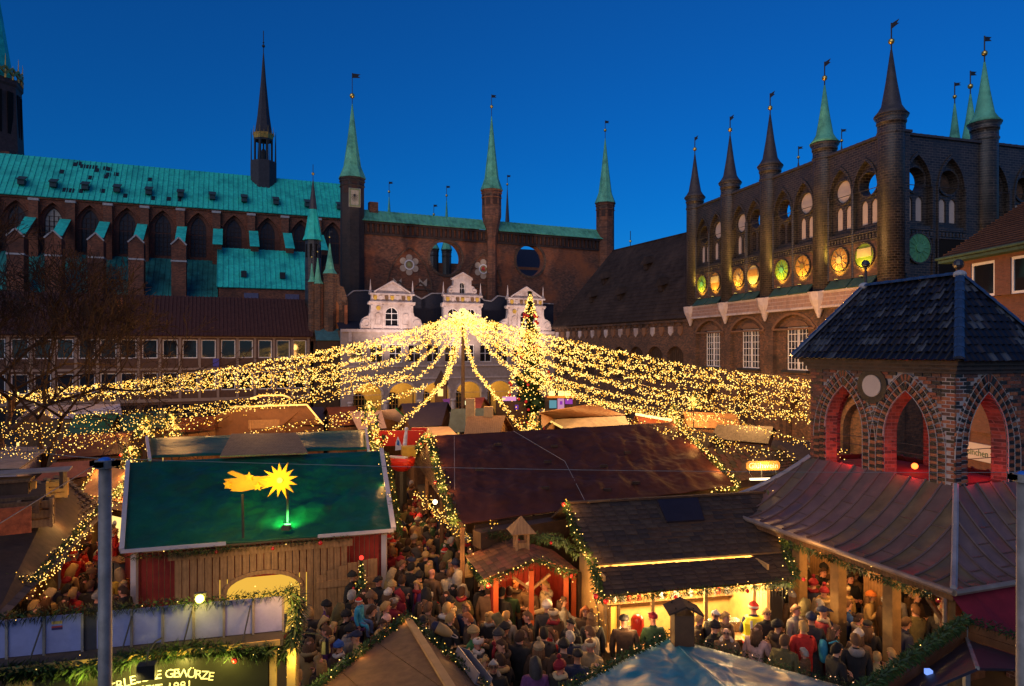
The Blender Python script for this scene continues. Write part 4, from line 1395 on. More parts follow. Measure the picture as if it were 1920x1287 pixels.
# the red lamp inside and warm lamps under the lower roof
lo = MB().ball((2.9, 1.1, 5.6), .09, 8, 6).build('red_lamp', glow('red_bulb', (1, .12, .02), 6), rk)
lamp('POINT', KG.w(2.7, 1.3, 5.85), 26, (1, .008, .006), .25)
lamp('POINT', KG.w(4.2, 1.9, 5.9), 20, (1, .008, .006), .25)
lamp('POINT', KG.w(.9, 1.7, 5.9), 10, (1, .008, .006), .25)
hl = glow('pendant_bulb', (1, .62, .2), 5)
for x, y in ((6.2, -1.6), (4.6, -1.5), (3.0, -1.5), (1.2, -1.5), (6.3, 1.2)):
 q = MB().tube([(x, y, 3.5), (x, y, 3.25)], .015, 4).build('cable', IRON, rk)
 MB().ball((x, y, 3.18), .07, 8, 6).build('bulb', hl, q)
 lamp('POINT', KG.w(x, y, 3.0), 75, (1, .5, .14), .12)
# cable railing seen through the arches
m = MB()
for z in (6.1, 6.35):
 m.tube([(0, .25, z), (KL, .25, z)], .012, 4)
 m.tube([(KL - .25, 0, z), (KL - .25, KW, z)], .012, 4)
m.build('railing', IRON, rk)
# ---------------------------------------------------------------- market stalls
from mathutils import noise as _noise
TG = mat('green_tarpaulin', (.008, .085, .05), rough=.42, var=.3, scale=1.5, bump=.8, spec=.25, stain=(.014, .06, .03), stain_s=.6)
TB = mat('brown_tarpaulin', (.1, .034, .022), rough=.6, var=.3, scale=1.2, bump=.9, spec=.06, stain=(.07, .026, .02), stain_s=.5)
TBL = mat('blue_tarpaulin', (.045, .26, .3), rough=.4, var=.25, scale=1.4, bump=.5, spec=.22, stain=(.035, .19, .22), stain_s=.8)
TDK = mat('dark_tarpaulin', (.03, .022, .028), rough=.5, var=.3, bump=.2)
FELT = mat('grey_roofing_felt', (.055, .046, .044), rough=.85, var=.3, scale=3, bump=.25)
SHING = mat('dark_shingles', (.058, .042, .034), rough=.8, var=.45, scale=3, bump=.3, spec=.1)
PLY = mat('plywood', (.2, .098, .04), rough=.75, var=.3, scale=5, bump=.15, stain=(.13, .062, .03), stain_s=1.2)
PALEW = mat('pale_lilac_board', (.45, .38, .42), rough=.6, var=.1)
CANV = mat('cream_canvas', (.36, .3, .22), rough=.8, var=.2, bump=.2)
STEEL = mat('galvanised_steel', (.25, .225, .2), rough=.5, var=.35, scale=3, metal=.15, bump=.05)
def cloth(mb, a, b, c, d, nu=14, nv=8, amp=.06, sag=.0, seed=0, thick=.03):
 """Stretched tarpaulin: a grid with folds and sag, given a hem all round."""
 a, b, c, d = map(Vector, (a, b, c, d))
 n = (b - a).cross(d - a).normalized()
 if n.z < 0:
  n = -n
 cr = random.Random(seed * 13 + 5)
 W_, D_ = (b - a).length, (d - a).length
 cz = []
 for i in range(int(W_ * D_ / 2.2) if nu > 24 else 0):
  x, y, t, ln = cr.uniform(0, W_), cr.uniform(0, D_), cr.gauss(pi / 2, .75), cr.uniform(.4, 1.9)
  cz.append((x, y, cos(t), sin(t), ln, cr.uniform(.012, .045) * cr.choice((1, 1, -1)), cr.uniform(.035, .09)))
 vs = []
 for j in range(nv + 1):
  for i in range(nu + 1):
   u, v = i / nu, j / nv
   X_, Y_ = u * W_, v * D_
   cw = 0
   for x, y, cx_, cy_, ln, hh_, ww in cz:
    s_ = (X_ - x) * cx_ + (Y_ - y) * cy_
    if abs(s_) < ln:
     e_ = (X_ - x) * cy_ - (Y_ - y) * cx_ + .12 * s_ * s_
     if abs(e_) < ww * 3:
      cw += hh_ * (1 - abs(s_) / ln) * exp(-(e_ / ww) ** 2)
   p = a.lerp(b, u).lerp(d.lerp(c, u), v)
   q = p * .9 + Vector((seed * 7.3, 0, 0))
   w = _noise.noise(q) * amp + _noise.noise(Vector((q.x * 2.6, q.y * .6, q.z))) * amp * .6 + _noise.noise(q * 4.5) * amp * .25
   e = min(1, min(u, 1 - u) * 8, min(v, 1 - v) * 8) * .8 + .2
   vs.append(p + n * ((w + cw) * e - sag * 4 * v * (1 - v) * .5))
 fs = [(j * (nu + 1) + i, j * (nu + 1) + i + 1, (j + 1) * (nu + 1) + i + 1, (j + 1) * (nu + 1) + i) for j in range(nv) for i in range(nu)]
 k = len(vs)
 lo = [v - n * thick for v in vs]
 edge = [(0 * (nu + 1) + i) for i in range(nu + 1)] + [(j * (nu + 1) + nu) for j in range(1, nv + 1)] + [(nv * (nu + 1) + i) for i in range(nu - 1, -1, -1)] + [(j * (nu + 1)) for j in range(nv - 1, 0, -1)]
 fs += [tuple(k + i for i in f[::-1]) for f in fs]
 for i, e in enumerate(edge):
  e2 = edge[(i + 1) % len(edge)]
  fs.append((e, k + e, k + e2, e2))
 return mb.add(vs + lo, fs)
class St:
 """A stall: root empty at its base; add() takes world coordinates."""
 def __init__(s, name, label, cat, base, group=None):
  s.r = thing(name, label, cat, (base[0], base[1], 0), 0, group)
 def add(s, mb, name, mats, parent=None, **k):
  mb.v = [tuple(Vector(v) - s.r.location) for v in mb.v]
  return mb.build(name, mats, parent or s.r, **k)
def V3(p, z=None, dx=0, dy=0, dz=0):
 return Vector((p[0] + dx, p[1] + dy, (p[2] if z is None else z) + dz))
def simple_stall(name, label, cat, EL, ER, RLp, RRp, roofm, wallm, back=True, lit=None, counter=True, inset=.25, cl=True, trim=None, seed=1, planks=0, group=None):
 """Gabled stall from its four front roof corners (eave left/right, ridge left/right)."""
 EL, ER, RLp, RRp = map(Vector, (EL, ER, RLp, RRp))
 c = (EL + ER) / 2
 st = St(name, label, cat, c, group)
 m = MB()
 if cl:
  cloth(m, EL, ER, RRp, RLp, 12, 6, .05, .05, seed)
 else:
  m.slab(EL, ER, RRp, RLp, .07)
 BL, BR_ = V3(RLp * 2 - EL, EL.z), V3(RRp * 2 - ER, ER.z)
 if back:
  m.slab(BL, BR_, RRp, RLp, .05)
 roof = st.add(m, 'roof', roofm, smooth=False)
 ax = (ER - EL)
 ax.z = 0
 ax.normalize()
 ay = Vector((-ax.y, ax.x, 0))
 w = MB()
 p0, p1 = EL + ax * inset + ay * inset, ER - ax * inset + ay * inset
 q0, q1 = (BL if back else RLp) + ax * inset - ay * inset, (BR_ if back else RRp) - ax * inset - ay * inset
 zt = min(EL.z, ER.z) - .12
 n = planks or 1
 for a, b in ((p0, q0), (p1, q1), (q0, q1)):
  w.bar(V3(a, zt / 2), V3(b, zt / 2), .06, zt)
 # front: low counter wall and header
 w.bar(V3(p0, .5), V3(p1, .5), .06, 1.0)
 w.bar(V3(p0, zt - .15), V3(p1, zt - .15), .06, .3)
 gl = MB()
 for e, r, b in ((p0, RLp, q0), (p1, RRp, q1)):
  w.add([V3(e, zt), V3(r, r.z - .08) + (ax * inset if e is p0 else -ax * inset), V3(b, zt)], [(0, 1, 2)])
 st.add(w, 'wall', wallm)
 if counter:
  st.add(MB().bar(V3(p0, 1.05) - ay * .1, V3(p1, 1.05) - ay * .1, .5, .06), 'counter', WOODL)
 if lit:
  g = MB().bar(V3(p0, 1.75) + ay * .8, V3(p1, 1.75) + ay * .8, .03, 1.0)  # lit stall interior put into a wall that glows by its material
  st.add(g, 'glowing_back_wall', lit)
 if trim:
  t = MB()
  up = Vector((0, 0, .03))
  t.bar(EL + up, RLp + up, .14, .1).bar(ER + up, RRp + up, .14, .1)
  st.add(t, 'roof_edge', trim)
 return st
# --- green tarpaulin hut with the star
GEL, GER = Wz(228, 1035, 3.2), Wz(738, 995, 3.2)
GRL, GRR = Wz(240, 868, 5.0), Wz(715, 845, 5.0)
gh = St('green_roof_hut', 'red boarded hut under a big green tarpaulin roof that carries a shooting star', 'market hut', (GEL + GER) / 2)
m = MB()
cloth(m, GEL, GER, GRR, GRL, 150, 90, .12, .08, 2)
gh.add(m, 'roof', TG, smooth=True)
nrm = (GER - GEL).cross(GRL - GEL).normalized()
b0, b1 = Wz(275, 822, 5.35), Wz(686, 806, 5.35)
c0, c1 = GRL + Vector((-.2, .3, .05)), GRR + Vector((-.6, .35, .05))
m = MB()
cloth(m, Wz(278, 858, 5.05), Wz(690, 842, 5.05), b1, b0, 24, 8, .06, .05, 5)
gh.add(m, 'rear_roof', TG, smooth=True)
WT = mat('white_batten', (.5, .46, .48), rough=.6, var=.1)
up = Vector((0, 0, .05))
gh.add(MB().bar(GEL + up, GRL + up, .13, .1), 'verge_board', WT)
gh.add(MB().bar(GER + up, GRR + up, .15, .12), 'verge_board', WT)
m = MB().bar(GEL + Vector((.0, -.05, .02)), GEL.lerp(GER, .36) + Vector((0, -.05, .02)), .06, .1)
gh.add(m, 'eave_batten', WT)
m = MB().bar(GEL.lerp(GER, .7) + Vector((0, -.05, .02)), GER + Vector((0, -.05, .02)), .06, .1)
gh.add(m, 'eave_batten', WT)
gh.add(MB().bar(Wz(281, 862, 5.1), b0 + up, .1, .1), 'verge_board', WT)
gh.add(MB().bar(Wz(691, 845, 5.1), b1 + up, .1, .1), 'verge_board', WT)
# planked hatch between the two roofs
h = [Wz(412, 856, 5.12), Wz(578, 850, 5.12), Wz(556, 812, 5.45), Wz(434, 814, 5.45)]
for i in range(7):
 t0, t1 = i / 7 + .012, (i + 1) / 7 - .012
 m = MB().slab(h[0].lerp(h[3], t0), h[1].lerp(h[2], t0), h[1].lerp(h[2], t1) + Vector((0, 0, .02)), h[0].lerp(h[3], t1) + Vector((0, 0, .02)), .05)
 gh.add(m, 'plank', WOODL)
gax = (GER - GEL)
gax.z = 0
gax.normalize()
gay = Vector((-gax.y, gax.x, 0))
n = 46
P0, P1 = GEL + gax * .25 + gay * .45, GER - gax * .25 + gay * .45
for i in range(n):
 a, b = P0.lerp(P1, (i + .06) / n), P0.lerp(P1, (i + .94) / n)
 gh.add(MB().bar(V3(a, 1.5), V3(b, 1.5), .04, 3.0), 'wall_board', REDW)
for e, r in ((P0, GRL), (P1, GRR)):
 m = MB()
 bb = V3(r * 2 - e)
 m.bar(V3(e, 1.5), V3(bb, 1.5), .06, 3.0)
 m.add([V3(e, 3.0), V3(bb, 3.0), V3(r, 4.8)], [(0, 1, 2)])
 gh.add(m, 'side_wall', REDW)
for e in (P0, P1):
 gh.add(MB().bar(V3(e, 0) - gay * .05, V3(e, 3.0) - gay * .05, .16), 'corner_post', WT)
# pale boarded front with arch and open door leaf
fa, fb = Wz(322, 1046, 3.0), Wz(654, 1022, 3.0)
fo = V3(P0 - gay * .35)
tfa = (fa - fo).dot(gax)
tfb = (fb - fo).dot(gax)
n = 24
for i in range(n):
 x0 = tfa + (tfb - tfa) * (i + .07) / n
 x1 = tfa + (tfb - tfa) * (i + .93) / n
 xm = (x0 + x1) / 2
 xc = tfa + (tfb - tfa) * .5
 zb = 1.72 + .5 * max(0, 1 - ((xm - xc) / 1.05) ** 2) ** .5 if abs(xm - xc) < 1.05 else .2
 a, b = fo + gax * x0, fo + gax * x1
 gh.add(MB().bar(V3(a, (zb + 2.95) / 2), V3(b, (zb + 2.95) / 2), .04, 2.95 - zb), 'front_board', WOODL)
a, b = fo + gax * (tfa - .15) - gay * .06, fo + gax * (tfb + .15) - gay * .06
gh.add(MB().bar(V3(a, 2.93), V3(b, 2.93), .06, .22), 'lintel', WOODL)
xc = tfa + (tfb - tfa) * .5
m = MB()
for k in range(12):
 t0, t1 = pi * k / 12, pi * (k + 1) / 12
 m.bar(V3(fo + gax * (xc + 1.1 * cos(t0)) - gay * .05, 1.7 + .54 * sin(t0)), V3(fo + gax * (xc + 1.1 * cos(t1)) - gay * .05, 1.7 + .54 * sin(t1)), .05, .12)
gh.add(m, 'arch_trim', WOODL)
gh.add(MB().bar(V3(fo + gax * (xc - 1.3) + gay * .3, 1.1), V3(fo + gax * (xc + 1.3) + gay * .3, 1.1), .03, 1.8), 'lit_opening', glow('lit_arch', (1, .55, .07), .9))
dl = fo + gax * (tfb - .95) - gay * .25
for i in range(6):
 x0, x1 = i * .31 + .01, i * .31 + .3
 zt = 1.95 + .45 * (1 - ((i - 5) / 5.5) ** 2)
 gh.add(MB().bar(V3(dl + gax * x0, zt / 2 + .1), V3(dl + gax * x1, zt / 2 + .1), .04, zt - .2), 'door_board', WOODL)
m = MB().bar(V3(dl - gay * .04, 1.75), V3(dl + gax * 1.85 - gay * .04, 1.75), .04, .2)
m.bar(V3(dl + gax * .3 - gay * .04, .5), V3(dl + gax * 1.5 - gay * .04, 1.65), .04, .18)
gh.add(m, 'door_brace', WOODL)
lamp('POINT', V3(fo + gax * xc - gay * 1.4, 2.4), 45, (1, .62, .2), .2)
# --- shooting star standing on the roof
p = GEL.lerp(GER, .62).lerp(GRL.lerp(GRR, .62), .30)
def onroof(px, py, lift=.0):
 """Point of the green roof plane behind a measured pixel."""
 d = W(px, py, 1) - Vector((0, 0, H))
 o = Vector((0, 0, H))
 t = (GEL - o).dot(nrm) / d.dot(nrm)
 return o + d * t + nrm * lift
bs = onroof(539, 992, .06)
bl = onroof(456, 1012, .06)
dS = bs.y
star = St('shooting_star', 'yellow shooting star sign with many pointed star and three streaked tail on the green roof', 'star sign', bs)
SY = mat('yellow_star_board', (.85, .5, .02), rough=.5, var=.06, bump=0)
SY2 = mat('orange_tail_board', (.85, .42, .03), rough=.5, var=.15, bump=0)
def sp(px, py, dd=0):
 return W(px, py, dS + .02 + dd)
def starplate(m, cx, cy, ro, ri, n, ph, y, t=.05, var=0):
 pts = []
 rr = random.Random(4)
 for i in range(2 * n):
  a = ph + pi * i / n
  r = (ro * (1 + (rr.uniform(-.12, .3) if var else 0))) if i % 2 == 0 else ri
  pts.append((cx + r * cos(a), cy + r * sin(a)))
 return m.plate(pts, [], y, y + t)
c0_ = sp(528, 899)
sc_ = dS / F
m = MB()
starplate(m, c0_.x, c0_.z, 34 * sc_, 17 * sc_, 13, .2, dS - .1, .06, 1)
star.add(m, 'star', SY)
for pts in ([(420, 905), (426, 903), (422, 898), (440, 896), (470, 895), (520, 890), (521, 905), (480, 916), (455, 921), (434, 920), (437, 916), (424, 915), (430, 911)], [(428, 886), (437, 882), (465, 892), (505, 893), (505, 899), (455, 899)]):
 q = [(sp(*e).x, sp(*e).z) for e in pts]
 star.add(MB().plate(q, [], dS - .06 - .035 * len(pts) % .04, dS - .01), 'tail', SY2)
for cx, cy in ((470, 893), (430, 908), (486, 911)):
 c = sp(cx, cy)
 m = MB()
 starplate(m, c.x, c.z, 9 * sc_, 4.5 * sc_, 5, .3, dS - .12, .04)
 star.add(m, 'small_star', SY)
m = MB().tube([bs, Vector((bs.x, dS, sp(539, 915).z)), Vector((c0_.x + .05, dS, c0_.z - .1))], .035, 6)
star.add(m, 'pole', IRON)
m = MB().tube([V3(bl), Vector((bl.x, bl.y - .05, sp(456, 917).z))], .04, 6)
star.add(m, 'pole', IRON)
MB_ = MB().ball((c0_.x, dS - .16, c0_.z), .09, 10, 7)
star.add(MB_, 'lamp', glow('star_lamp', (1, .75, .08), 2.2))
lamp('POINT', (c0_.x - .1, dS - .75, c0_.z), 60, (1, .66, .05), .25)
lamp('POINT', (c0_.x - 1.2, dS - .9, c0_.z - .1), 34, (1, .66, .05), .25)
fl = St('roof_floodlight', 'small floodlight throwing green light up the tarpaulin under the star', 'floodlight', bs)
fp = onroof(540, 993, .1)
m = MB().box(fp.x - .12, fp.x + .12, fp.y - .25, fp.y - .05, fp.z - .06, fp.z + .08)
fl.add(m, 'housing', IRON)
m = MB().box(fp.x - .1, fp.x + .1, fp.y - .045, fp.y - .03, fp.z - .03, fp.z + .1)
fl.add(m, 'lens', glow('green_lens', (.25, 1, .3), 5))
lamp('SPOT', onroof(540, 998, .4), 330, (.12, 1, .16), .06, onroof(538, 955, .0), 125, 1)
# --- spice stall at the lower left
SA, SBp = Wz(-60, 1165, 4.4), Wz(533, 1114, 4.4)
SF = Fr(-60, SA.y, 533, SBp.y)
rs_ = thing('spice_stall', 'spice stall with a grey panelled parapet and a dark sign lettered in white', 'market stall', SF.o, SF.ang)
L = SF.L
PANEL = mat('grey_white_panel', (.27, .29, .5), rough=.5, var=.16, scale=2.5, bump=.05, stain=(.2, .22, .4), stain_s=1.1)
pxs = [(-58, 13), (13, 83), (83, 155), (180, 247), (248, 305), (305, 363), (363, 420), (420, 475), (475, 531)]
for a, b in pxs:
 u0, u1 = SF.u(a) + .012, SF.u(b) - .012
 MB().box(u0, u1, 0, .03, 3.72, 4.36).build('panel', PANEL, rs_)
m = MB().box(SF.u(155), SF.u(180), .02, .05, 3.7, 4.3)
m.build('dark_panel', mat('dark_grey_panel', (.06, .055, .06)), rs_)
m = MB()
for a, b in pxs:
 u = SF.u(b)
 m.box(u - .02, u + .02, -.03, .0, 3.7, 4.36)
m.build('panel_post', STEEL, rs_)
m = MB()
for px in (80, 248, 470, 360):
 u = SF.u(px)
 m.tube([(u, -.02, 4.25), (u - .12, -.32, 3.62)], .014, 5)
m.build('strut', IRON, rs_)
MB().box(SF.u(97), SF.u(117), -.012, -.001, 4.22, 4.27).build('sticker', mat('sticker_yellow', (.6, .4, .1), var=0), rs_)
MB().box(SF.u(97), SF.u(117), -.012, -.001, 4.16, 4.185).build('sticker', mat('sticker_red', (.4, .05, .05), var=0), rs_)
MB().box(SF.u(97), SF.u(117), -.012, -.001, 4.12, 4.155).build('sticker', mat('sticker_dark', (.05, .03, .1), var=0), rs_)
MB().box(0, L, -.4, .9, 3.6, 3.7).build('roof', FELT, rs_)
MB().box(-.2, L - .05, -.43, -.401, 3.62, 3.72).build('fascia', mat('yellowish_board', (.5, .33, .1), var=.15), rs_)
SB_ = mat('dark_sign_board', (.02, .021, .012), rough=.4, var=.2, bump=0)
u0, u1 = SF.u(82), SF.u(506)
nS = 16
arch_ = [(u0, 2.0), (u1, 2.0), (u1, 3.4)] + [(u1 - (u1 - u0) * i / nS, 3.4 + .16 * sin(pi * i / nS)) for i in range(1, nS)] + [(u0, 3.4)]
sgn = MB().plate(arch_, [], -.36, -.3).build('sign_board', SB_, rs_)
LET = mat('white_lettering', (.75, .7, .55), rough=.5, var=0)
uc = (SF.u(207, -.37) + SF.u(400, -.37)) / 2
chars = 'ERLESENE GEWÜRZE'
wid = SF.u(400, -.37) - SF.u(207, -.37)
tx = MB()
adv = {'W': 1.3, 'Ü': 1.08, ' ': .6, 'G': 1.12, 'N': 1.1, 'Z': .95, 'L': .9, 'E': .92, 'R': 1.02, 'S': .85}
tot = sum(adv[c] for c in chars)
x = -wid / 2
for c in chars:
 w_ = adv[c] / tot * wid
 xm = x + w_ / 2
 if c != ' ':
  zz = 3.33 - .15 * (xm / (wid / 2)) ** 2 - .0
  M4 = Matrix.Translation((uc + xm, -.365, zz - .1)) @ Matrix.Rotation(pi / 2, 4, 'X') @ Matrix.Rotation(-.16 * xm / (wid / 2), 4, 'Z')
  tx.text(c, .215, M4, .006)
 x += w_
tx.build('lettering', LET, sgn)
MB().text('SEIT 1981', .21, Matrix.Translation((uc + .05, -.365, 2.99)) @ Matrix.Rotation(pi / 2, 4, 'X'), .006).build('lettering', LET, sgn)
for a, b in ((28, 80), (508, 521), (540, 556)):
 MB().box(SF.u(a), SF.u(b), -.34, -.1, 0, 3.5).build('post', mat('yellowish_board', (.5, .33, .1)), rs_)
MB().box(-.2, L - .3, .8, .88, 0, 3.58).build('back_wall', WOODD, rs_)
MB().box(0, L, -.3, .4, 0, 1.1).build('counter', WOOD, rs_)
for k in range(4):
 MB().box(SF.u(556) - .02 + k * .0, SF.u(556) + .01, -.1 + k * .24, .13 + k * .24, 0, 3.5).build('side_board', mat('yellowish_board', (.5, .33, .1)), rs_)
lamp('SPOT', SF.w((u0 + u1) / 2 - .2, -1.0, 3.6), 120, (1, .78, .2), .12, SF.w((u0 + u1) / 2, -.3, 3.1), 105, .6)
lamp('POINT', SF.w(L + .25, -.5, 3.3), 18, (1, .72, .15), .15)
q = SF.u(277, -.9)
la = thing('sign_lamp', 'black box lamp on a curved arm in front of the spice sign', 'lamp', SF.w(q, -.9, 0), SF.ang)
MB().tube([(.1, .5, 3.95), (.06, .25, 4.0), (0, .05, 3.93), (-.02, 0, 3.74)], .015, 6).build('arm', IRON, la)
MB().box(-.15, .13, -.1, .1, 3.5, 3.74).build('lamp_head', mat('black_plastic', (.01, .01, .01), rough=.4, var=0), la)
q = SF.u(376)
la = thing('bright_lamp', 'dazzling bare yellow lamp above the grey panels of the spice stall', 'lamp', SF.w(q, -.02, 0), SF.ang)
MB().ball((0, -.06, 4.47), .075, 10, 8).build('bulb', glow('dazzling_bulb', (1, .8, .1), 12), la)
m = MB().box(-.1, .1, -.02, .08, 4.38, 4.55)
m.build('lamp_head', IRON, la)
lamp('POINT', SF.w(q, -.35, 4.5), 20, (1, .72, .08), .08)
q = thing('arm_lamp', 'black shaded lamp on a long curved arm beside the garland post', 'lamp', SF.w(SF.u(600), -.1, 0), SF.ang)
MB().tube([(-.62, 0, 3.62), (-.3, 0, 3.68), (.0, 0, 3.62), (.1, 0, 3.52)], .014, 6).build('arm', IRON, q)
MB().lathe([(.03, 0), (.08, -.05), (.1, -.28), (.02, -.3)], 8, (.1, 0, 3.54)).build('lamp_head', mat('black_plastic', (.01, .01, .01)), q)
# --- steel poles with their cables
for px, py, lab in ((197, 856, 'galvanised steel post with blue cap in front of the green roofed hut'), (1919, 882, 'galvanised steel post with blue cap at the edge of the pavilion roof')):
 d = 9.6
 t = W(px, py, d)
 r = thing('steel_post', lab, 'post', (t.x, t.y, 0), 0, 'steel posts that carry cables')
 MB().lathe([(.1, 0), (.082, t.z - .12)], 20, (0, 0, 0)).build('tube', STEEL, r, smooth=True)
 m = MB().lathe([(.13, t.z - .16), (.13, t.z - .05)], 16)
 for k in range(4):
  m.box(-.19 if k % 2 else -.05, .19 if k % 2 else .05, -.05 if k % 2 else -.19, .05 if k % 2 else .19, t.z - .13, t.z - .06)
 m.build('bracket', STEEL, r)
 MB().ball((0, 0, t.z - .06), .09, 12, 8, sz=.55).build('cap', mat('blue_cap', (.03, .16, .6), rough=.35, var=0), r, smooth=True)
def cable(a, b, sag, r, label, n=14):
 pts = [Vector(a).lerp(Vector(b), i / n) - Vector((0, 0, sag * 4 * (i / n) * (1 - i / n))) for i in range(n + 1)]
 o = MB().tube(pts, r, 4).build('cable', STEEL)
 return tag(o, label, 'cable')
cable(W(205, 860, 9.6), W(1915, 886, 9.6), .06, .0045, 'thin steel cable spanning between the two posts across the brown roof')
cable(W(190, 860, 9.6), W(60, 845, 24), .03, .008, 'steel cable running back from the left post past the plank roof')
cable(W(188, 866, 9.6), W(-30, 1000, 7), .0, .006, 'steel cable slanting down from the left post to the picture edge')
# --- brown tarpaulin hall in the middle
BRL, BRR, BER, BEL = Wz(806, 818, 5.5), Wz(1262, 792, 5.5), Wz(1380, 910, 3.6), Wz(858, 984, 3.6)
bh = St('brown_roof_hall', 'long hall under a wrinkled brown tarpaulin roof beside the crowded lane', 'market hall', (BEL + BER) / 2)
m = MB()
cloth(m, BEL, BER, BRR, BRL, 190, 100, .16, .12, 9)
bh.add(m, 'roof', TB, smooth=True)
BBL = Wz(760, 898, 3.6)
m = MB().slab(V3(BRL * 2 - BEL, 3.6), V3(BRR * 2 - BER, 3.6), BRR, BRL, .05)
bh.add(m, 'rear_roof', TB)
gb = V3(BRL * 2 - BEL, 3.6)
n = 11
for i in range(n):
 t0, t1 = i / n, (i + .9) / n
 z0, z1 = 3.5 + 1.85 * t0, 3.5 + 1.85 * t1
 a, b = BEL.lerp(BRL, t0), gb.lerp(BRL, t0)
 bh.add(MB().bar(V3(a, (z0 + z1) / 2, .12), V3(b, (z0 + z1) / 2, .12), .09, z1 - z0), 'gable_log', WOODD)
m = MB().bar(V3(BEL, 1.75, .5, .3), V3(BER, 1.75, -.5, .3), .06, 3.5)
m.bar(V3(BER, 1.75, -.5, .3), V3(BRR * 2 - BER, 1.75, -.5), .06, 3.5)
bh.add(m, 'wall', WOODD)
for t in (0, .33, .66, 1):
 q_ = BEL.lerp(gb, t)
 bh.add(MB().bar(V3(q_, 0, .15), V3(q_, 3.5, .15), .14), 'post', WOOD)
m = MB()
bn = (BER - BEL).cross(BRL - BEL).normalized()
for u, v in ((.12, .5), (.3, .22), (.22, .8), (.42, .72), (.55, .4), (.5, .12), (.68, .55), (.36, .52), (.62, .16)):
 q_ = BEL.lerp(BER, u).lerp(BRL.lerp(BRR, u), v) + bn * .07
 bh.add(MB().bar(q_ - gax * .14, q_ + gax * .14, .12, .1), 'ballast_block', WOODD)
rp = MB()
for (u0, v0), (u1, v1) in (((.3, .98), (.42, .5)), ((.42, .5), (.4, .02)), ((.08, .95), (.02, .3))):
 a = BEL.lerp(BER, u0).lerp(BRL.lerp(BRR, u0), v0) + bn * .09
 b = BEL.lerp(BER, u1).lerp(BRL.lerp(BRR, u1), v1) + bn * .09
 rp.tube([a, b], .009, 4)
bh.add(rp, 'rope', mat('pale_rope', (.4, .33, .28)))
m = MB()
m.bar(V3(BEL, 3.2, .6, -.2), V3(BEL.lerp(BER, .45), 3.2, .2, -.2), .5, .5)
hd_ = bh.add(m, 'eave_board', WOODD)
p_ = V3(gb.lerp(BEL, .45), 2.6)
la = thing('hanging_lamp', 'glaring white lamp under the log gable of the brown hall', 'lamp', (p_.x + .3, p_.y, 0))
MB().ball((0, 0, 2.7), .1, 10, 7).build('bulb', glow('glaring_bulb', (1, .75, .4), 6), la)
MB().tube([(0, 0, 2.8), (0, 0, 3.6)], .02, 5).build('cable', IRON, la)
lamp('POINT', (p_.x - .6, p_.y - .4, 2.6), 60, (1, .55, .2), .2)
# --- dark slate roofed food hut in front, brightly lit
HRL, HRR = Wz(1060, 945, 4.25), Wz(1441, 925, 4.3)
HEL, HER = Wz(1110, 1057, 3.1), Wz(1466, 1033, 3.1)
hh = St('food_hut', 'food hut with dark shingled roof and glowing open front', 'market hut', (HEL + HER) / 2)
SHG = [SHING, mat('dark_shingles_worn', (.07, .052, .04), rough=.8, var=.4, spec=.1), mat('dark_shingles_deep', (.042, .034, .032), rough=.8, var=.4, spec=.1)]
def deck(st, a, b, c, d, t=.06, m_=WOODD, name='roof_deck'):
 st.add(MB().slab(a, b, c, d, t), name, m_)
deck(hh, HEL, HER, HRR, HRL)
BBa, BBb = V3(HRL * 2 - HEL, 3.1), V3(HRR * 2 - HER, 3.1)
deck(hh, BBa, BBb, HRR, HRL)
shm = []
for mm in SHG:
 q = MB().add([(-.165, -.13, .012), (.165, -.13, .012), (.165, .13, .002), (-.165, .13, .002), (-.165, -.13, 0), (.165, -.13, 0), (.165, .13, 0), (-.165, .13, 0)], [(0, 1, 2, 3), (4, 5, 1, 0), (5, 6, 2, 1), (7, 4, 0, 3)])
 shm.append(q.mesh('shingle', mm))
AEL, AER = Wz(1126, 1116, 2.72), Wz(1490, 1086, 2.72)
ATL, ATR = Wz(1112, 1066, 3.0), Wz(1462, 1042, 3.0)
deck(hh, AEL, AER, ATR, ATL)
td = []
rq = random.Random(8)
off = Matrix.Translation(-hh.r.location)
tile_plane(td, HEL, HER, HRR, HRL, 12, .34, 3, rq, .004, (.5, .28, .22))
tile_plane(td, AEL, AER, ATR, ATL, 6, .34, 3, rq, .004, (.5, .28, .22))
place_pieces([(off @ a, k) for a, k in td], shm, 'shingle', hh.r, None, SHG)
sk = [HEL.lerp(HER, u).lerp(HRL.lerp(HRR, u), v) for u, v in ((.44, .55), (.63, .55), (.63, .95), (.43, .95))]
n_ = (HER - HEL).cross(HRL - HEL).normalized()
hh.add(MB().slab(sk[0] + n_ * .09, sk[1] + n_ * .09, sk[2] + n_ * .09, sk[3] + n_ * .09, .07), 'roof_panel', mat('dark_blue_panel', (.02, .018, .028), rough=.5, var=.2, spec=.2))
hh.add(MB().bar(HEL + Vector((0, -.03, -.03)), HER + Vector((0, -.03, -.03)), .05, .05), 'eave_batten', mat('lit_batten', (.17, .1, .045)))
hh.add(MB().bar(HRL + Vector((.1, 0, .04)), HRR + Vector((0, 0, .04)), .14, .06), 'ridge_board', WOODD)
hh.add(MB().bar(HRL + Vector((.7, -.04, .06)), HRL.lerp(HRR, .22) + Vector((0, -.04, .06)), .06, .05), 'ridge_strip', mat('lit_batten', (.17, .1, .045)))
hx = HER - HEL
hx.z = 0
hx.normalize()
hy = Vector((-hx.y, hx.x, 0))
w0, w1 = V3(AEL, 0) + hx * .3 + hy * .55, V3(AER, 0) - hx * .5 + hy * .55
WLn = (w1 - w0).length
YW = mat('warm_pale_boards', (.55, .34, .12), rough=.6, var=.2, scale=4)
def hp(x, y, z):
 return w0 + hx * x + hy * y + Vector((0, 0, z))
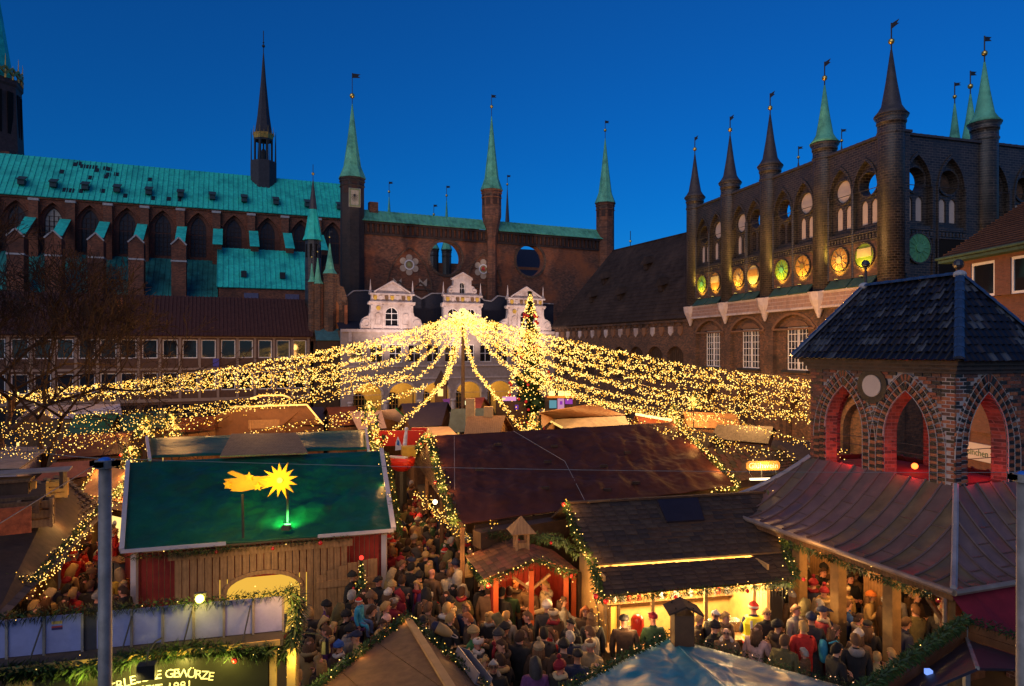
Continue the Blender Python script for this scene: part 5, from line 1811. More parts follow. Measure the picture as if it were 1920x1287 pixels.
m = MB().bar(hp(0, 2.1, 1.5), hp(WLn, 2.1, 1.5), .06, 3.0)
hh.add(m, 'back_wall', YW)
for x in (0, WLn):
 hh.add(MB().bar(hp(x, 0, 1.5), hp(x, 2.1, 1.5), .06, 3.0), 'side_wall', YW)
hh.add(MB().bar(hp(0, 0, .55), hp(WLn, 0, .55), .08, 1.1), 'counter_front', YW)
hh.add(MB().bar(hp(-.05, -.12, 1.13), hp(WLn + .05, -.12, 1.13), .55, .06), 'counter', WOODL)
for x in (0.02, 1.35, 2.9, 4.35, WLn - .02):
 hh.add(MB().bar(hp(x, -.02, 1.1), hp(x, -.02, 2.8), .09), 'post', YW)
hh.add(MB().bar(hp(.0, -.03, 2.72), hp(WLn, -.03, 2.72), .06, .22), 'header', YW)
for z in (1.55, 1.95, 2.3):
 hh.add(MB().bar(hp(.1, 1.9, z), hp(WLn - .1, 1.9, z), .3, .03), 'shelf', WOODL)
rq = random.Random(21)
gm = [mat('goods_red', (.5, .06, .03), var=.2), mat('goods_white', (.75, .7, .6), var=.1), mat('goods_amber', (.6, .3, .05), rough=.3, var=.2), mat('goods_brown', (.22, .1, .04), var=.3), mat('goods_silver', (.6, .6, .6), metal=.8, rough=.3, var=0)]
gme = []
for mm in gm:
 gme.append(MB().lathe([(.07, 0), (.08, .05), (.08, .18), (.03, .22), (.03, .27)], 7).mesh('jar', mm))
x = .25
while x < WLn - .2:
 for z in (1.57, 1.97, 2.32):
  if rq.random() < .75:
   p_ = hp(x + rq.uniform(-.05, .05), 1.86, z) - hh.r.location
   inst('jar', rq.choice(gme), hh.r, p_, (0, 0, 0), rq.uniform(.8, 1.1))
 x += .24
lt = glow('stall_tube_lamp', (1, .78, .38), 5)
for x in (1.0, 2.4, 3.7):
 hh.add(MB().bar(hp(x, .9, 2.6), hp(x + .7, .9, 2.6), .07, .05), 'tube_lamp', lt)
 lamp('POINT', hp(x + .35, .75, 2.45), 420, (1, .64, .24), .2)
lamp('POINT', hp(WLn + .1, -.9, 2.3), 45, (1, .55, .2), .15)
lamp('POINT', hp(.3, -.9, 2.2), 40, (1, .55, .2), .15)
# cooking pots, grill hood on the counter: things of their own
POT = mat('steel_pot', (.65, .6, .5), rough=.25, metal=.8, var=.1, bump=0)
for i, (x, r, lab) in enumerate(((.75, .24, 'wide steel pot on the left part of the lit counter'), (3.25, .2, 'steel pot on the lit counter right of the chimney'), (3.9, .17, 'small steel pot beside the vested man on the lit counter'))):
 q = hp(x, .25, 1.16)
 t = thing('cooking_pot', lab, 'pot', q, 0, 'pots on the food hut counter')
 MB().lathe([(r * .95, 0), (r, .05), (r, .26), (r * 1.06, .28), (r * .98, .28), (r * .96, .1)], 14).build('body', POT, t, smooth=True)
 m = MB()
 for s in (-1, 1):
  m.bar((s * r, -.05, .2), (s * r * 1.25, -.05, .2), .02).bar((s * r, .05, .2), (s * r * 1.25, .05, .2), .02).bar((s * r * 1.25, -.06, .2), (s * r * 1.25, .06, .2), .02)
 m.build('handle', POT, t)
q = hp(1.05, .3, 1.16)
t = thing('red_drink_urn', 'red drinks urn in the left end of the glowing food hut', 'urn', q)
MB().lathe([(.16, 0), (.18, .05), (.18, .5), (.12, .6), (.05, .64)], 12).build('body', mat('red_enamel', (.5, .03, .02), rough=.3, var=0), t, smooth=True)
MB().tube([(0, -.18, .12), (0, -.27, .12), (0, -.27, .05)], .02, 6).build('tap', POT, t)
# --- little gingerbread hut with individual shingles and a cupola
QP, QB = W(1003, 1050, 18.8), W(958, 1012, 20.9)
QL, QR = Wz(914, 1086, 2.7), Wz(1080, 1073, 2.7)
QBL, QBR = Wz(888, 1039, 2.7), V3(Wz(1080, 1073, 2.7), None, .15, 2.2)
qh = St('gingerbread_hut', 'small red hut with brown wooden shingles and a little cupola, hung with lit garlands', 'market hut', (QL + QR) / 2)
QBR = QR + (QB - QP)
QBR.z = 2.7
QBL = QL + (QB - QP)
QBL.z = 2.7
deck(qh, QL, QP, QB, QBL)
deck(qh, QP, QR, QBR, QB)
WSH = [mat('wood_shingle', (.2, .085, .035), rough=.7, var=.35, scale=6, bump=.2), mat('wood_shingle_dark', (.12, .05, .024), rough=.7, var=.35, scale=6, bump=.2), mat('wood_shingle_red', (.25, .085, .04), rough=.7, var=.3, scale=6, bump=.2)]
wsm = []
for mm in WSH:
 q = MB().add([(-.13, -.17, .04), (.13, -.17, .04), (.13, .17, .008), (-.13, .17, .008), (-.13, -.17, 0), (.13, -.17, 0), (.13, .17, 0), (-.13, .17, 0)], [(0, 1, 2, 3), (4, 5, 1, 0), (5, 6, 2, 1), (7, 4, 0, 3)])
 wsm.append(q.mesh('shingle', mm))
td = []
off = Matrix.Translation(-qh.r.location)
tile_plane(td, QBL, QL, QP, QB, 8, .275, 3, rq, .01, (.4, .3, .3))
tile_plane(td, QR, QBR, QB, QP, 7, .275, 3, rq, .01, (.4, .3, .3))
place_pieces([(off @ a, k) for a, k in td], wsm, 'shingle', qh.r, None, WSH)
qx = QR - QL
qx.z = 0
qx.normalize()
qy = Vector((-qx.y, qx.x, 0))
cu = QP.lerp(QB, .55)
m = MB()
for sx in (-1, 1):
 for sy in (-1, 1):
  q = cu + qx * .17 * sx + qy * .17 * sy
  m.bar(V3(q, None, dz=-.1), V3(q, None, dz=.48), .07)
m.bar(cu + qx * -.16 + Vector((0, 0, .08)), cu + qx * .16 + Vector((0, 0, .08)), .3, .22)
cp_ = qh.add(m, 'cupola', WOODL)
ap = cu + Vector((0, 0, .95))
cs = [cu + qx * a * .36 + qy * b * .36 + Vector((0, 0, .5)) for a, b in ((-1, -1), (1, -1), (1, 1), (-1, 1))]
m = MB()
for a, b in zip(cs, cs[1:] + cs[:1]):
 m.slab(a, b, ap, ap + Vector((.001, 0, 0)), .04)
qh.add(m, 'cupola_roof', WOODL, cp_)
cp_ = None
f0 = QL + qx * .25 + qy * .3
f1 = QR - qx * .15 + qy * .3
fl_ = (f1 - f0).length
def qp(x, y, z):
 return V3(f0, 0) + qx * x + qy * y + Vector((0, 0, z))
RO = mat('orange_red_paint', (.5, .1, .03), rough=.55, var=.15)
for x in (.05, fl_ * .5, fl_ - .05):
 qh.add(MB().bar(qp(x, 0, 0), qp(x, 0, 2.75), .14), 'post', RO)
for x, s in ((fl_ * .5, -1), (fl_ * .5, 1)):
 qh.add(MB().bar(qp(x, 0, 2.2), qp(x + s * .55, 0, 2.6), .07), 'brace', WOODL)
n = 12
for i in range(n):
 qh.add(MB().bar(qp(fl_ * (i + .05) / n, 1.6, 1.4), qp(fl_ * (i + .95) / n, 1.6, 1.4), .04, 2.7), 'wall_board', REDW)
n = 12
for i in range(n):
 a, b = (i + .06) * 1.6 / n, (i + .94) * 1.6 / n
 qh.add(MB().bar(qp(0, a, 1.3), qp(0, b, 1.3), .04, 2.6), 'wall_board', REDW)
 qh.add(MB().bar(qp(fl_, a, 1.3), qp(fl_, b, 1.3), .04, 2.6), 'wall_board', REDW)
qh.add(MB().bar(qp(0, -.1, .5), qp(fl_, -.1, .5), .06, 1.0), 'counter_front', RO)
qh.add(MB().bar(qp(-.05, -.2, 1.03), qp(fl_ + .05, -.2, 1.03), .5, .05), 'counter', WOODL)
lamp('POINT', qp(fl_ * .4, .8, 2.3), 36, (1, .5, .14), .15)
lamp('POINT', qp(fl_ * .75, -.9, 2.3), 30, (1, .58, .18), .15)
# boards and half timber between the two huts
fw = St('half_timbered_screen', 'orange boards and yellow half timbering between gingerbread hut and food hut', 'screen', qp(fl_ + .6, .3, 0))
for i in range(4):
 fw.add(MB().bar(qp(fl_ + .18 + i * .2, .25, 1.25), qp(fl_ + .33 + i * .2, .25, 1.25), .06, 2.5), 'board', [RO, WOODD][i % 2])
fw.add(MB().bar(qp(fl_ + 1.0, .2, 1.2), qp(fl_ + 1.65, .2, 1.2), .05, 2.4), 'infill', mat('yellow_infill', (.75, .45, .1), var=.1))
m = MB()
for x in (1.02, 1.33, 1.62):
 m.bar(qp(fl_ + x, .16, 0), qp(fl_ + x, .16, 2.4), .08)
m.bar(qp(fl_ + 1.0, .16, 1.7), qp(fl_ + 1.65, .16, 1.7), .06, .1)
fw.add(m, 'timber_frame', WOODD)
# --- near roofs at the bottom of the picture
KA, KB, KC = Wz(763, 1160, 2.9), Wz(556, 1322, 2.9), Wz(918, 1302, 2.9)
KP = Wz(846, 1300, 3.3) + (Wz(846, 1300, 3.3) - KA) * .6
KP.z = 3.62
pr = St('plywood_kiosk', 'kiosk with pyramid roof of brown plywood sheets edged by a lit garland', 'kiosk', (KB + KC) / 2)
far = []
def facet(st, a, b, c, nu, mats_, name, gap=.012):
 """Triangular roof facet laid in separate sheets, cut at equal widths along a-b."""
 for i in range(nu):
  t0, t1 = i / nu, (i + 1) / nu
  p0, p1 = a.lerp(b, t0), a.lerp(b, t1)
  q0, q1 = a.lerp(c, min(1, t0 * 2)) if t0 <= .5 else b.lerp(c, (1 - t0) * 2), a.lerp(c, min(1, t1 * 2)) if t1 <= .5 else b.lerp(c, (1 - t1) * 2)
  g = (b - a).normalized() * gap
  pts = [p0 + g, p1 - g]
  if (q1 - p1).length > .02:
   pts.append(q1 - g)
  if (q0 - p0).length > .02:
   pts.append(q0 + g)
  if len(pts) < 3:
   continue
  m = MB()
  n = (b - a).cross(c - a).normalized()
  if n.z < 0:
   n = -n
  k = len(pts)
  m.add(pts + [p - n * .03 for p in pts], [tuple(range(k)), tuple(range(k, 2 * k))[::-1]] + [(i2, k + i2, k + (i2 + 1) % k, (i2 + 1) % k) for i2 in range(k)])
  st.add(m, name, mats_)
facet(pr, KB, KA, KP, 3, PLY, 'plywood_sheet')
facet(pr, KA, KC, KP, 3, PLY, 'plywood_sheet')
KB2, KC2 = KP * 2 - KC, KP * 2 - KB
KB2.z = KC2.z = 2.9
facet(pr, KB2, KB, KP, 2, PLY, 'plywood_sheet')
facet(pr, KC, KC2, KP, 2, PLY, 'plywood_sheet')
pr.add(MB().bar(KA + Vector((0, 0, .03)), KP + Vector((0, 0, .03)), .16, .05), 'ridge_batten', mat('new_batten', (.42, .22, .08), rough=.6, var=.2))
m = MB()
cI = (KB + KC + KA) / 3
for q in (KA, KB, KC):
 q2 = q.lerp(KP, .12)
 m.bar(V3(q2, 0), V3(q2, 2.9), .12)
pr.add(m, 'post', WOODL)
m = MB()
for a, b in ((KB, KA), (KA, KC)):
 a2, b2 = a.lerp(KP, .14), b.lerp(KP, .14)
 m.bar(V3(a2, .5), V3(b2, .5), .05, 1.0)
pr.add(m, 'counter_front', WOOD)
rn = (KA - KP).cross(KC - KP).normalized()
if rn.z < 0:
 rn = -rn
def onplane(px, py, p0, n, lift=0):
 d = W(px, py, 1) - Vector((0, 0, H))
 o = Vector((0, 0, H))
 return o + d * ((p0 - o).dot(n) / d.dot(n)) + n * lift
# lumpy sack, folding rack, trough and wooden tray lying on that roof
a, b = onplane(806, 1182, KA, rn, .13), onplane(846, 1200, KA, rn, .1)
t = St('feed_sack', 'stuffed sack, dark blue and tan, lying on the plywood roof', 'sack', a)
m = MB()
m.lathe([(.02, -.02), (.1, .0), (.15, .12), (.15, .3), (.11, .42), (.07, .5)], 10)
mm4 = Matrix.Translation(a) @ (b - a).to_track_quat('Z', 'Y').to_matrix().to_4x4()
m.v = [tuple(mm4 @ Vector((v[0], v[1] * .8, v[2]))) for v in m.v]
for i, f in enumerate(m.f):
 zc = sum((mm4.inverted() @ Vector(m.v[j])).z for j in f) / len(f)
 m.m[i] = 0 if zc < .16 else 1
t.add(m, 'body', [mat('dark_blue_cloth', (.02, .025, .06)), mat('tan_cloth', (.4, .26, .1), var=.25)], smooth=True)
m = MB()
for k in range(8):
 a0, a1 = pi * k / 8, pi * (k + 1) / 8
 m.tube([mm4 @ Vector((.07 * cos(a0), 0, .48 + .16 * sin(a0))), mm4 @ Vector((.07 * cos(a1), 0, .48 + .16 * sin(a1)))], .012, 5)
t.add(m, 'handle', mat('pale_rope', (.4, .33, .28)))
t = St('folding_rack', 'small brown folded wooden rack on the plywood roof', 'rack', onplane(855, 1228, KA, rn))
m = MB()
for (p0, p1) in (((845, 1218), (872, 1216)), ((846, 1220), (836, 1236)), ((858, 1222), (850, 1236)), ((836, 1236), (856, 1235)), ((858, 1222), (880, 1234)), ((864, 1228), (884, 1226)), ((870, 1236), (878, 1220))):
 m.bar(onplane(*p0, KA, rn, .05), onplane(*p1, KA, rn, .05), .035, .03)
t.add(m, 'slat', WOOD)
t.add(MB().bar(onplane(848, 1222, KA, rn, .0), onplane(880, 1230, KA, rn, .0), .03, .06), 'foot', WOOD)
t = St('grey_trough', 'long grey plastic trough on the right slope of the plywood roof', 'trough', onplane(870, 1262, KA, rn))
a, b = onplane(862, 1236, KA, rn, .02), onplane(902, 1290, KA, rn, .02)
ax_ = (b - a).normalized()
sx = ax_.cross(rn).normalized()
m = MB()
m.bar(a + sx * .13 + rn * .1, b + sx * .13 + rn * .1, .025, .2, rn).bar(a - sx * .13 + rn * .1, b - sx * .13 + rn * .1, .025, .2, rn).bar(a + rn * .01, b + rn * .01, .28, .02, rn)
m.bar(a + sx * .13 + rn * .1, a - sx * .13 + rn * .1, .02, .2, rn)
t.add(m, 'body', mat('grey_plastic', (.16, .16, .19), rough=.5, var=.1))
t.add(MB().bar(a + rn * .03, b + rn * .03, .24, .02, rn), 'soil', mat('brown_soil', (.06, .03, .02)))
t = St('wooden_tray', 'slatted wooden tray beside the grey trough at the roof corner', 'tray', onplane(903, 1275, KA, rn))
a, b = onplane(896, 1258, KA, rn, .06), onplane(908, 1292, KA, rn, .06)
ax_ = (b - a).normalized()
sx = ax_.cross(rn).normalized()
for k in range(-2, 3):
 t.add(MB().bar(a + sx * k * .07, b + sx * k * .07, .055, .02, rn), 'slat', WOODL)
m = MB()
for q in (a, b):
 m.bar(q - sx * .18 - rn * .02, q + sx * .18 - rn * .02, .05, .05, rn)
t.add(m, 'rail', WOODL)
# blue tarpaulin kiosk with a chimney
UA, UB, UC = Wz(1254, 1194, 2.9), Wz(1030, 1312, 2.9), Wz(1612, 1296, 2.9)
UP = Wz(1335, 1262, 3.35) + (Wz(1335, 1262, 3.35) - UA) * .9
UP.z = 3.75
ur = St('blue_roof_kiosk', 'kiosk under a shiny blue tarpaulin roof with a brown chimney box', 'kiosk', (UB + UC) / 2)
for a, b, s in ((UB, UA, 1), (UA, UC, 2)):
 m = MB()
 cloth(m, a, b, UP + (b - a) * .02, UP - (b - a) * .02, 80, 60, .12, .06, s + 3)
 ur.add(m, 'roof', TBL, smooth=True)
UB2, UC2 = UP * 2 - UC, UP * 2 - UB
UB2.z = UC2.z = 2.9
for a, b in ((UB2, UB), (UC, UC2)):
 ur.add(MB().slab(a, b, UP, UP + Vector((.01, .01, 0)), .03), 'roof', TBL)
m = MB()
for q in (UA, UB, UC):
 q2 = q.lerp(UP, .12)
 m.bar(V3(q2, 0), V3(q2, 2.9), .12)
ur.add(m, 'post', WOODL)
m = MB()
for a, b in ((UB, UA), (UA, UC)):
 a2, b2 = a.lerp(UP, .12), b.lerp(UP, .12)
 m.bar(V3(a2, .5), V3(b2, .5), .05, 1.0)
 m.bar(a - Vector((0, 0, .08)), b - Vector((0, 0, .08)), .05, .14)
ur.add(m, 'counter_front', WOOD)
c = W(1279, 1205, 14.0)
CHM = mat('brown_chimney_board', (.13, .06, .025), rough=.6, var=.25)
m = MB().box(c.x - .2, c.x + .2, c.y - .2, c.y + .2, c.z - .35, c.z + .62)
chn = ur.add(m, 'chimney', CHM)
m = MB()
tz = c.z + .78
m.slab((c.x - .34, c.y - .28, tz - .1), (c.x + .02, c.y - .28, tz + .06), (c.x + .02, c.y + .28, tz + .06), (c.x - .34, c.y + .28, tz - .1), .035)
m.slab((c.x + .02, c.y - .28, tz + .06), (c.x + .38, c.y - .28, tz - .12), (c.x + .38, c.y + .28, tz - .12), (c.x + .02, c.y + .28, tz + .06), .035)
for sx, sy in ((-.18, -.18), (.18, -.18), (.18, .18), (-.18, .18)):
 m.bar((c.x + sx, c.y + sy, c.z + .6), (c.x + sx, c.y + sy, tz), .03)
ur.add(m, 'chimney_cap', WOODD, chn)
# dark roof with wooden fascia at the lower right
DA, DB, DC = Wz(1812, 1192, 3.15), Wz(1600, 1345, 3.15), Wz(1990, 1250, 3.15)
DP = DA + ((DB - DA) * .5 + (DC - DA) * .62)
DP.z = 3.6
dr = St('dark_roof_kiosk', 'kiosk with dark felt roof behind a raised wooden fascia and fir garland', 'kiosk', (DB + DC) / 2)
for a, b in ((DB, DA), (DA, DC)):
 a2, b2 = a.lerp(DP, .06) - Vector((0, 0, .05)), b.lerp(DP, .06) - Vector((0, 0, .05))
 dr.add(MB().slab(a2, b2, DP, DP + Vector((.01, .01, 0)), .04), 'roof', TDK)
FAS = mat('brown_fascia', (.2, .075, .025), rough=.65, var=.3)
for a, b in ((DB, DA), (DA, DC)):
 for k in range(2):
  dr.add(MB().bar(a + Vector((0, 0, .02 + .17 * k)), b + Vector((0, 0, .02 + .17 * k)), .05, .16), 'fascia_board', FAS)
m = MB()
m.bar(V3(DA, 0), V3(DA, 3.4), .1)
m.bar(DA - Vector((0, 0, .05)), DP, .06)
dr.add(m, 'corner_post', STEEL)
m = MB()
for a, b in ((DB, DA), (DA, DC)):
 m.bar(V3(a.lerp(DP, .1), .5), V3(b.lerp(DP, .1), .5), .05, 1.0)
dr.add(m, 'counter_front', WOODD)
q = onplane(1741, 1260, DA.lerp(DP, .06), (DA - DP).cross(DB - DP).normalized(), 0)
dr.add(MB().box(q.x - .05, q.x + .05, q.y - .05, q.y + .05, q.z - .05, q.z + .04), 'blue_light', glow('blue_lamp', (.2, .35, 1), 1.2))
# big glazed jar between the two near roofs
q = Wz(988, 1290, 1.15)
t = thing('painted_jar', 'round blue and yellow jar at the lower edge between the two kiosks', 'jar', (q.x, q.y, 0))
m = MB().lathe([(.1, .55), (.2, .62), (.24, .85), (.2, 1.02), (.17, 1.08), (.19, 1.14)], 14)
for i, f in enumerate(m.f):
 zc = sum(m.v[j][2] for j in f) / len(f)
 m.m[i] = 1 if zc > 1.0 else 0
m.build('body', [mat('blue_glaze', (.08, .14, .5), rough=.25, var=.2), mat('amber_glaze', (.6, .35, .1), rough=.25, var=.2)], t, smooth=True)
MB().lathe([(.16, 0), (.16, .55)], 10).build('stand', WOODD, t)
# --- stalls farther back
def q4(name, label, cat, el, er, rl, rr, ze, zr, roofm, wallm, **k):
 return simple_stall(name, label, cat, Wz(*el, ze), Wz(*er, ze), Wz(*rl, zr), Wz(*rr, zr), roofm, wallm, **k)
GRP = 'stalls spread over the market square'
s = q4('market_stall', 'stall with a pale lilac flat roof under the bare tree', 'market stall', (30, 787), (220, 775), (60, 762), (225, 757), 4.0, 4.9, PALEW, WOOD, lit=LITIN2, group=GRP)
s = q4('market_stall', 'stall with dark green tarpaulin and steep left end, behind the plank roof', 'market stall', (123, 818), (196, 820), (140, 777), (222, 775), 3.2, 4.6, TG, WOOD, lit=LITIN, group=GRP)
s = q4('market_stall', 'low green roofed stall right beside the other green one, half hidden by string lights', 'market stall', (212, 800), (305, 795), (222, 778), (308, 769), 3.4, 4.5, TG, WOOD, lit=LITIN, group=GRP)
s = q4('market_stall', 'long stall with grey flat plank roof and pinkish side wall', 'market stall', (-40, 880), (36, 878), (10, 838), (98, 836), 3.6, 3.75, FELT, PALEW, cl=False, back=False, group=GRP)
m = MB()
for i in range(7):
 t0, t1 = (i + .05) / 7, (i + .95) / 7
 a, b, c, d = Wz(-40, 880, 3.66), Wz(36, 878, 3.66), Wz(98, 836, 3.82), Wz(10, 838, 3.82)
 s.add(MB().slab(a.lerp(d, t0), b.lerp(c, t0), b.lerp(c, t1), a.lerp(d, t1), .04), 'roof_plank', mat('grey_plank', (.3, .24, .2), var=.25))
s = q4('market_stall', 'dark brown flat roofed stall behind the left steel post', 'market stall', (96, 862), (236, 850), (118, 822), (246, 814), 3.6, 4.0, TB, WOOD, lit=LITIN, group=GRP)
s = q4('market_stall', 'stall with a dull red brown roof left of the orange lit hut', 'market stall', (60, 905), (165, 893), (100, 868), (190, 862), 3.3, 3.9, mat('dull_red_roof', (.13, .05, .045), var=.3), WOOD, group=GRP)
s = q4('market_stall', 'hut with warm orange lit board roof outlined by string lights beside the steel post', 'market stall', (151, 926), (236, 944), (180, 872), (240, 882), 3.3, 4.2, mat('orange_lit_board_roof', (.3, .13, .04), var=.25, rough=.6), WOODL, lit=LITIN2, group=GRP)  # brown roof boards, the orange light on them put into the colour
# large shingled roof at the left
LA_, LB_ = Wz(-60, 1085, 3.3), Wz(62, 1092, 3.3)
LC_, LD_ = Wz(192, 958, 3.3), Wz(-40, 880, 4.6)
ls = St('shingle_roof_stall', 'broad stall roof of dark square shingles with a lit garland along its edge', 'market stall', (LA_ + LB_) / 2, GRP)
ridge0, ridge1 = Wz(-150, 950, 4.5), Wz(120, 893, 4.5)
deck(ls, LB_ + (LB_ - LC_) * .35, LC_, ridge1, ridge0, .06)
td = []
off = Matrix.Translation(-ls.r.location)
shl = []
for mm in (mat('brown_square_shingle', (.085, .06, .05), rough=.75, var=.35, scale=3, bump=.2), mat('dark_square_shingle', (.055, .04, .037), rough=.75, var=.35, scale=3, bump=.2), mat('worn_square_shingle', (.11, .075, .06), rough=.75, var=.35, scale=3, bump=.2)):
 q = MB().add([(-.2, -.24, .03), (.2, -.24, .03), (.2, .24, .006), (-.2, .24, .006), (-.2, -.24, 0), (.2, -.24, 0), (.2, .24, 0), (-.2, .24, 0)], [(0, 1, 2, 3), (4, 5, 1, 0), (5, 6, 2, 1), (7, 4, 0, 3)])
 shl.append(q.mesh('shingle', mm))
tile_plane(td, LB_ + (LB_ - LC_) * .35, LC_, ridge1, ridge0, 12, .41, 3, rq, .012, (.45, .35, .2))
place_pieces([(off @ a, k) for a, k in td], shl, 'shingle', ls.r, None, [s_.materials[0] for s_ in shl])
m = MB().bar(V3(LB_, 1.6, -1.8, .3), V3(LC_, 1.6, -1.8, .3), .06, 3.2)
ls.add(m, 'wall', WOOD)
# wooden model house, crates and signs standing on / by that roof
lsn = (LC_ - LB_).cross(ridge1 - LB_).normalized()
if lsn.z < 0:
 lsn = -lsn
def onls(px, py, lift=0):
 return onplane(px, py, LB_, lsn, lift)
def crate(label, px, py, w, d, h, rot, m_):
 p = onls(px, py)
 t = thing('wooden_crate', label, 'crate', p, rot, 'crates on the shingled stall roof')
 for k in range(3):
  z = h * (k + .5) / 3
  for s in (-1, 1):
   MB().box(-w / 2, w / 2, s * d / 2 - .02, s * d / 2 + .02, z - h * .13, z + h * .13).build('slat', m_, t)
   MB().box(s * w / 2 - .02, s * w / 2 + .02, -d / 2, d / 2, z - h * .13, z + h * .13).build('slat', m_, t)
 mm = MB()
 for sx in (-1, 1):
  for sy in (-1, 1):
   mm.box(sx * w / 2 - .04, sx * w / 2 + .04, sy * d / 2 - .04, sy * d / 2 + .04, 0, h + .02)
 mm.build('corner_post', m_, t)
 return t
crate('open slatted crate with lit yellow frame on the shingled roof, nearest the garland', 68, 988, .75, .5, .8, .5, WOODL)
crate('yellow lit crate with red bow at the far end of the shingled roof', 108, 932, .5, .45, .55, .5, mat('bright_crate', (.7, .42, .1)))  # yellow light on this crate is put into its bright colour
crate('low dark crate at the left picture edge on the shingled roof', 18, 962, 1.4, .8, .35, .45, WOOD)
p = onls(26, 925)
t = thing('model_house', 'small dark wooden house with flat pale lid on the shingled roof', 'model house', p, .45)
MB().box(-.4, .4, -.3, .3, 0, .35).build('wall', WOODD, t)
MB().box(-.46, .46, -.36, .36, .36, .43).build('lid', WOOD, t)
MB().box(.41, .55, -.1, .1, .1, .3).build('lamp_box', mat('bright_crate', (.7, .42, .1)), t)
p = onls(15, 1003)
t = thing('red_sign_board', 'red painted wooden sign leaning on the shingled roof at the left edge', 'sign', p, .5)
MB().box(-.55, .5, -.03, .03, 0, .7).build('board', mat('red_sign_paint', (.45, .1, .03), var=.5, scale=6), t)
MB().box(-.6, -.55, -.05, .05, 0, .8).build('post', WOODL, t)
p = onls(8, 930)
t = thing('dark_bench', 'long dark slatted bench top on the shingled roof behind the crates', 'bench', p, .45)
for k in range(4):
 MB().box(-1.6, 1.5, .5 + k * .2, .66 + k * .2, .5, .55).build('slat', mat('grey_plank', (.3, .24, .2)), t)
m = MB()
for x in (-1.4, 1.3):
 m.box(x - .05, x + .05, .5, 1.3, 0, .5)
m.build('leg', WOODD, t)
# brown lit hall with rope light ridge, lantern roof above
s = q4('market_stall', 'brown roofed hall edged with orange rope light above the green hut', 'market hall', (345, 805), (604, 796), (438, 764), (574, 760), 3.6, 5.0, mat('brown_fabric_roof', (.16, .07, .03), var=.2, rough=.6), mat('brown_fabric_roof', (.16, .07, .03)), lit=LITIN, group=GRP)
a, b, c = Wz(438, 763, 5.08), Wz(575, 759, 5.08), Wz(604, 794, 3.72)
s.add(MB().tube([a, b], .06, 6), 'rope_light', ROPE)
s.add(MB().tube([b, c], .06, 6), 'rope_light', ROPE)
lamp('POINT', Wz(520, 775, 4.6) + Vector((0, -1.2, .6)), 45, (1, .5, .15), .4)
s = q4('market_stall', 'small lantern roof with glowing rope light behind the brown hall', 'market stall', (468, 756), (545, 752), (482, 744), (530, 742), 4.6, 5.3, mat('brown_fabric_roof', (.16, .07, .03)), WOOD, group=GRP)
s.add(MB().tube([Wz(470, 748, 5.0), Wz(488, 742, 5.35), Wz(530, 741, 5.35), Wz(543, 746, 5.0)], .07, 6), 'rope_light', ROPE)
t = St('wooden_sign', 'pale boards of a cut-out sign standing before the brown hall', 'sign', Wz(495, 806, 3.6))
zz = Wz(495, 806, 3.6).y
for k in range(2):
 a, b = W(466, 792 + k * 8, zz), W(524, 791 + k * 8, zz)
 t.add(MB().bar(a, b, .05, .16 * zz / 26), 'board', WOODL)
t.add(MB().bar(W(470, 806, zz), W(470, 788, zz), .1).bar(W(520, 806, zz), W(520, 788, zz), .1), 'post', WOODL)
s = q4('market_stall', 'stall with crinkled white roof and green gable edges', 'market stall', (707, 793), (768, 791), (703, 771), (742, 767), 3.6, 4.6, mat('white_sheet_roof', (.55, .42, .36), var=.15), WOOD, lit=LITIN, trim=mat('green_gable', (.02, .2, .05)), group=GRP)
# red fairground ride
rd = St('red_fairground_ride', 'bright red fairground ride with panels and little boats beside the lane', 'fairground ride', Wz(745, 850, 2.6))
RP = mat('red_ride_panel', (.55, .03, .015), rough=.35, var=.12, bump=0)
zz = 35.0
rd.add(MB().bar(W(688, 822, zz), W(795, 822, zz - .6), .15, 28 * zz / F), 'panel', RP)
rd.add(MB().bar(W(772, 806, zz + .2), W(800, 806, zz + .2), .2, 8 * zz / F), 'panel', RP)
rd.add(MB().bar(W(690, 840, zz - 1), W(690, 870, zz - 1), .2).bar(W(800, 840, zz - 1), W(800, 870, zz - 1), .2), 'post', RP)
t = St('white_sail', 'white sail shaped panel with blue figure on the red ride', 'panel', Wz(746, 845, 2.8))
d_ = 32.5
q = [W(*e, d_) for e in ((741, 845), (756, 843), (750, 828), (746, 819), (742, 830))]
t.add(MB().plate([(e.x, e.z) for e in q], [], d_ - .03, d_ + .03), 'panel', mat('white_panel', (.75, .75, .75)))
q = [W(*e, d_) for e in ((744, 834), (749, 836), (749, 829), (746, 824))]
t.add(MB().plate([(e.x, e.z) for e in q], [], d_ - .05, d_ - .03), 'blue_figure', mat('blue_figure_paint', (.02, .15, .5), var=0))
t = St('white_pillar', 'slender white fluted pillar beside the white sail on the ride', 'pillar', Wz(760, 842, 2.8))
t.add(MB().tube([W(758, 845, 33), W(761, 815, 33), W(762, 806, 33)], .11, 8, .06), 'shaft', mat('white_panel', (.75, .75, .75)))
t.add(MB().ball(W(762, 805, 33), .1), 'finial', mat('white_panel', (.75, .75, .75)))
for px, py, lab, mm in ((752, 862, 'red ride car with white seat rim nearest the log gable', RP),):
 c = W(px, py, 30.5)
 t = thing('ride_car', lab, 'ride car', (c.x, c.y, 0), -.4)
 MB().lathe([(.3, c.z - .5), (.62, c.z - .25), (.7, c.z + .1), (.6, c.z + .12), (.5, c.z - .1)], 14, (0, 0, 0), 0, 1, .7).build('body', mm, t, smooth=True)
 MB().box(-.45, .45, -.35, -.15, c.z + .1, c.z + .18).build('seat_rim', mat('white_panel', (.75, .75, .75)), t)
 MB().lathe([(.25, 0), (.25, c.z - .5)], 10).build('base', IRON, t)
c = W(766, 847, 31)
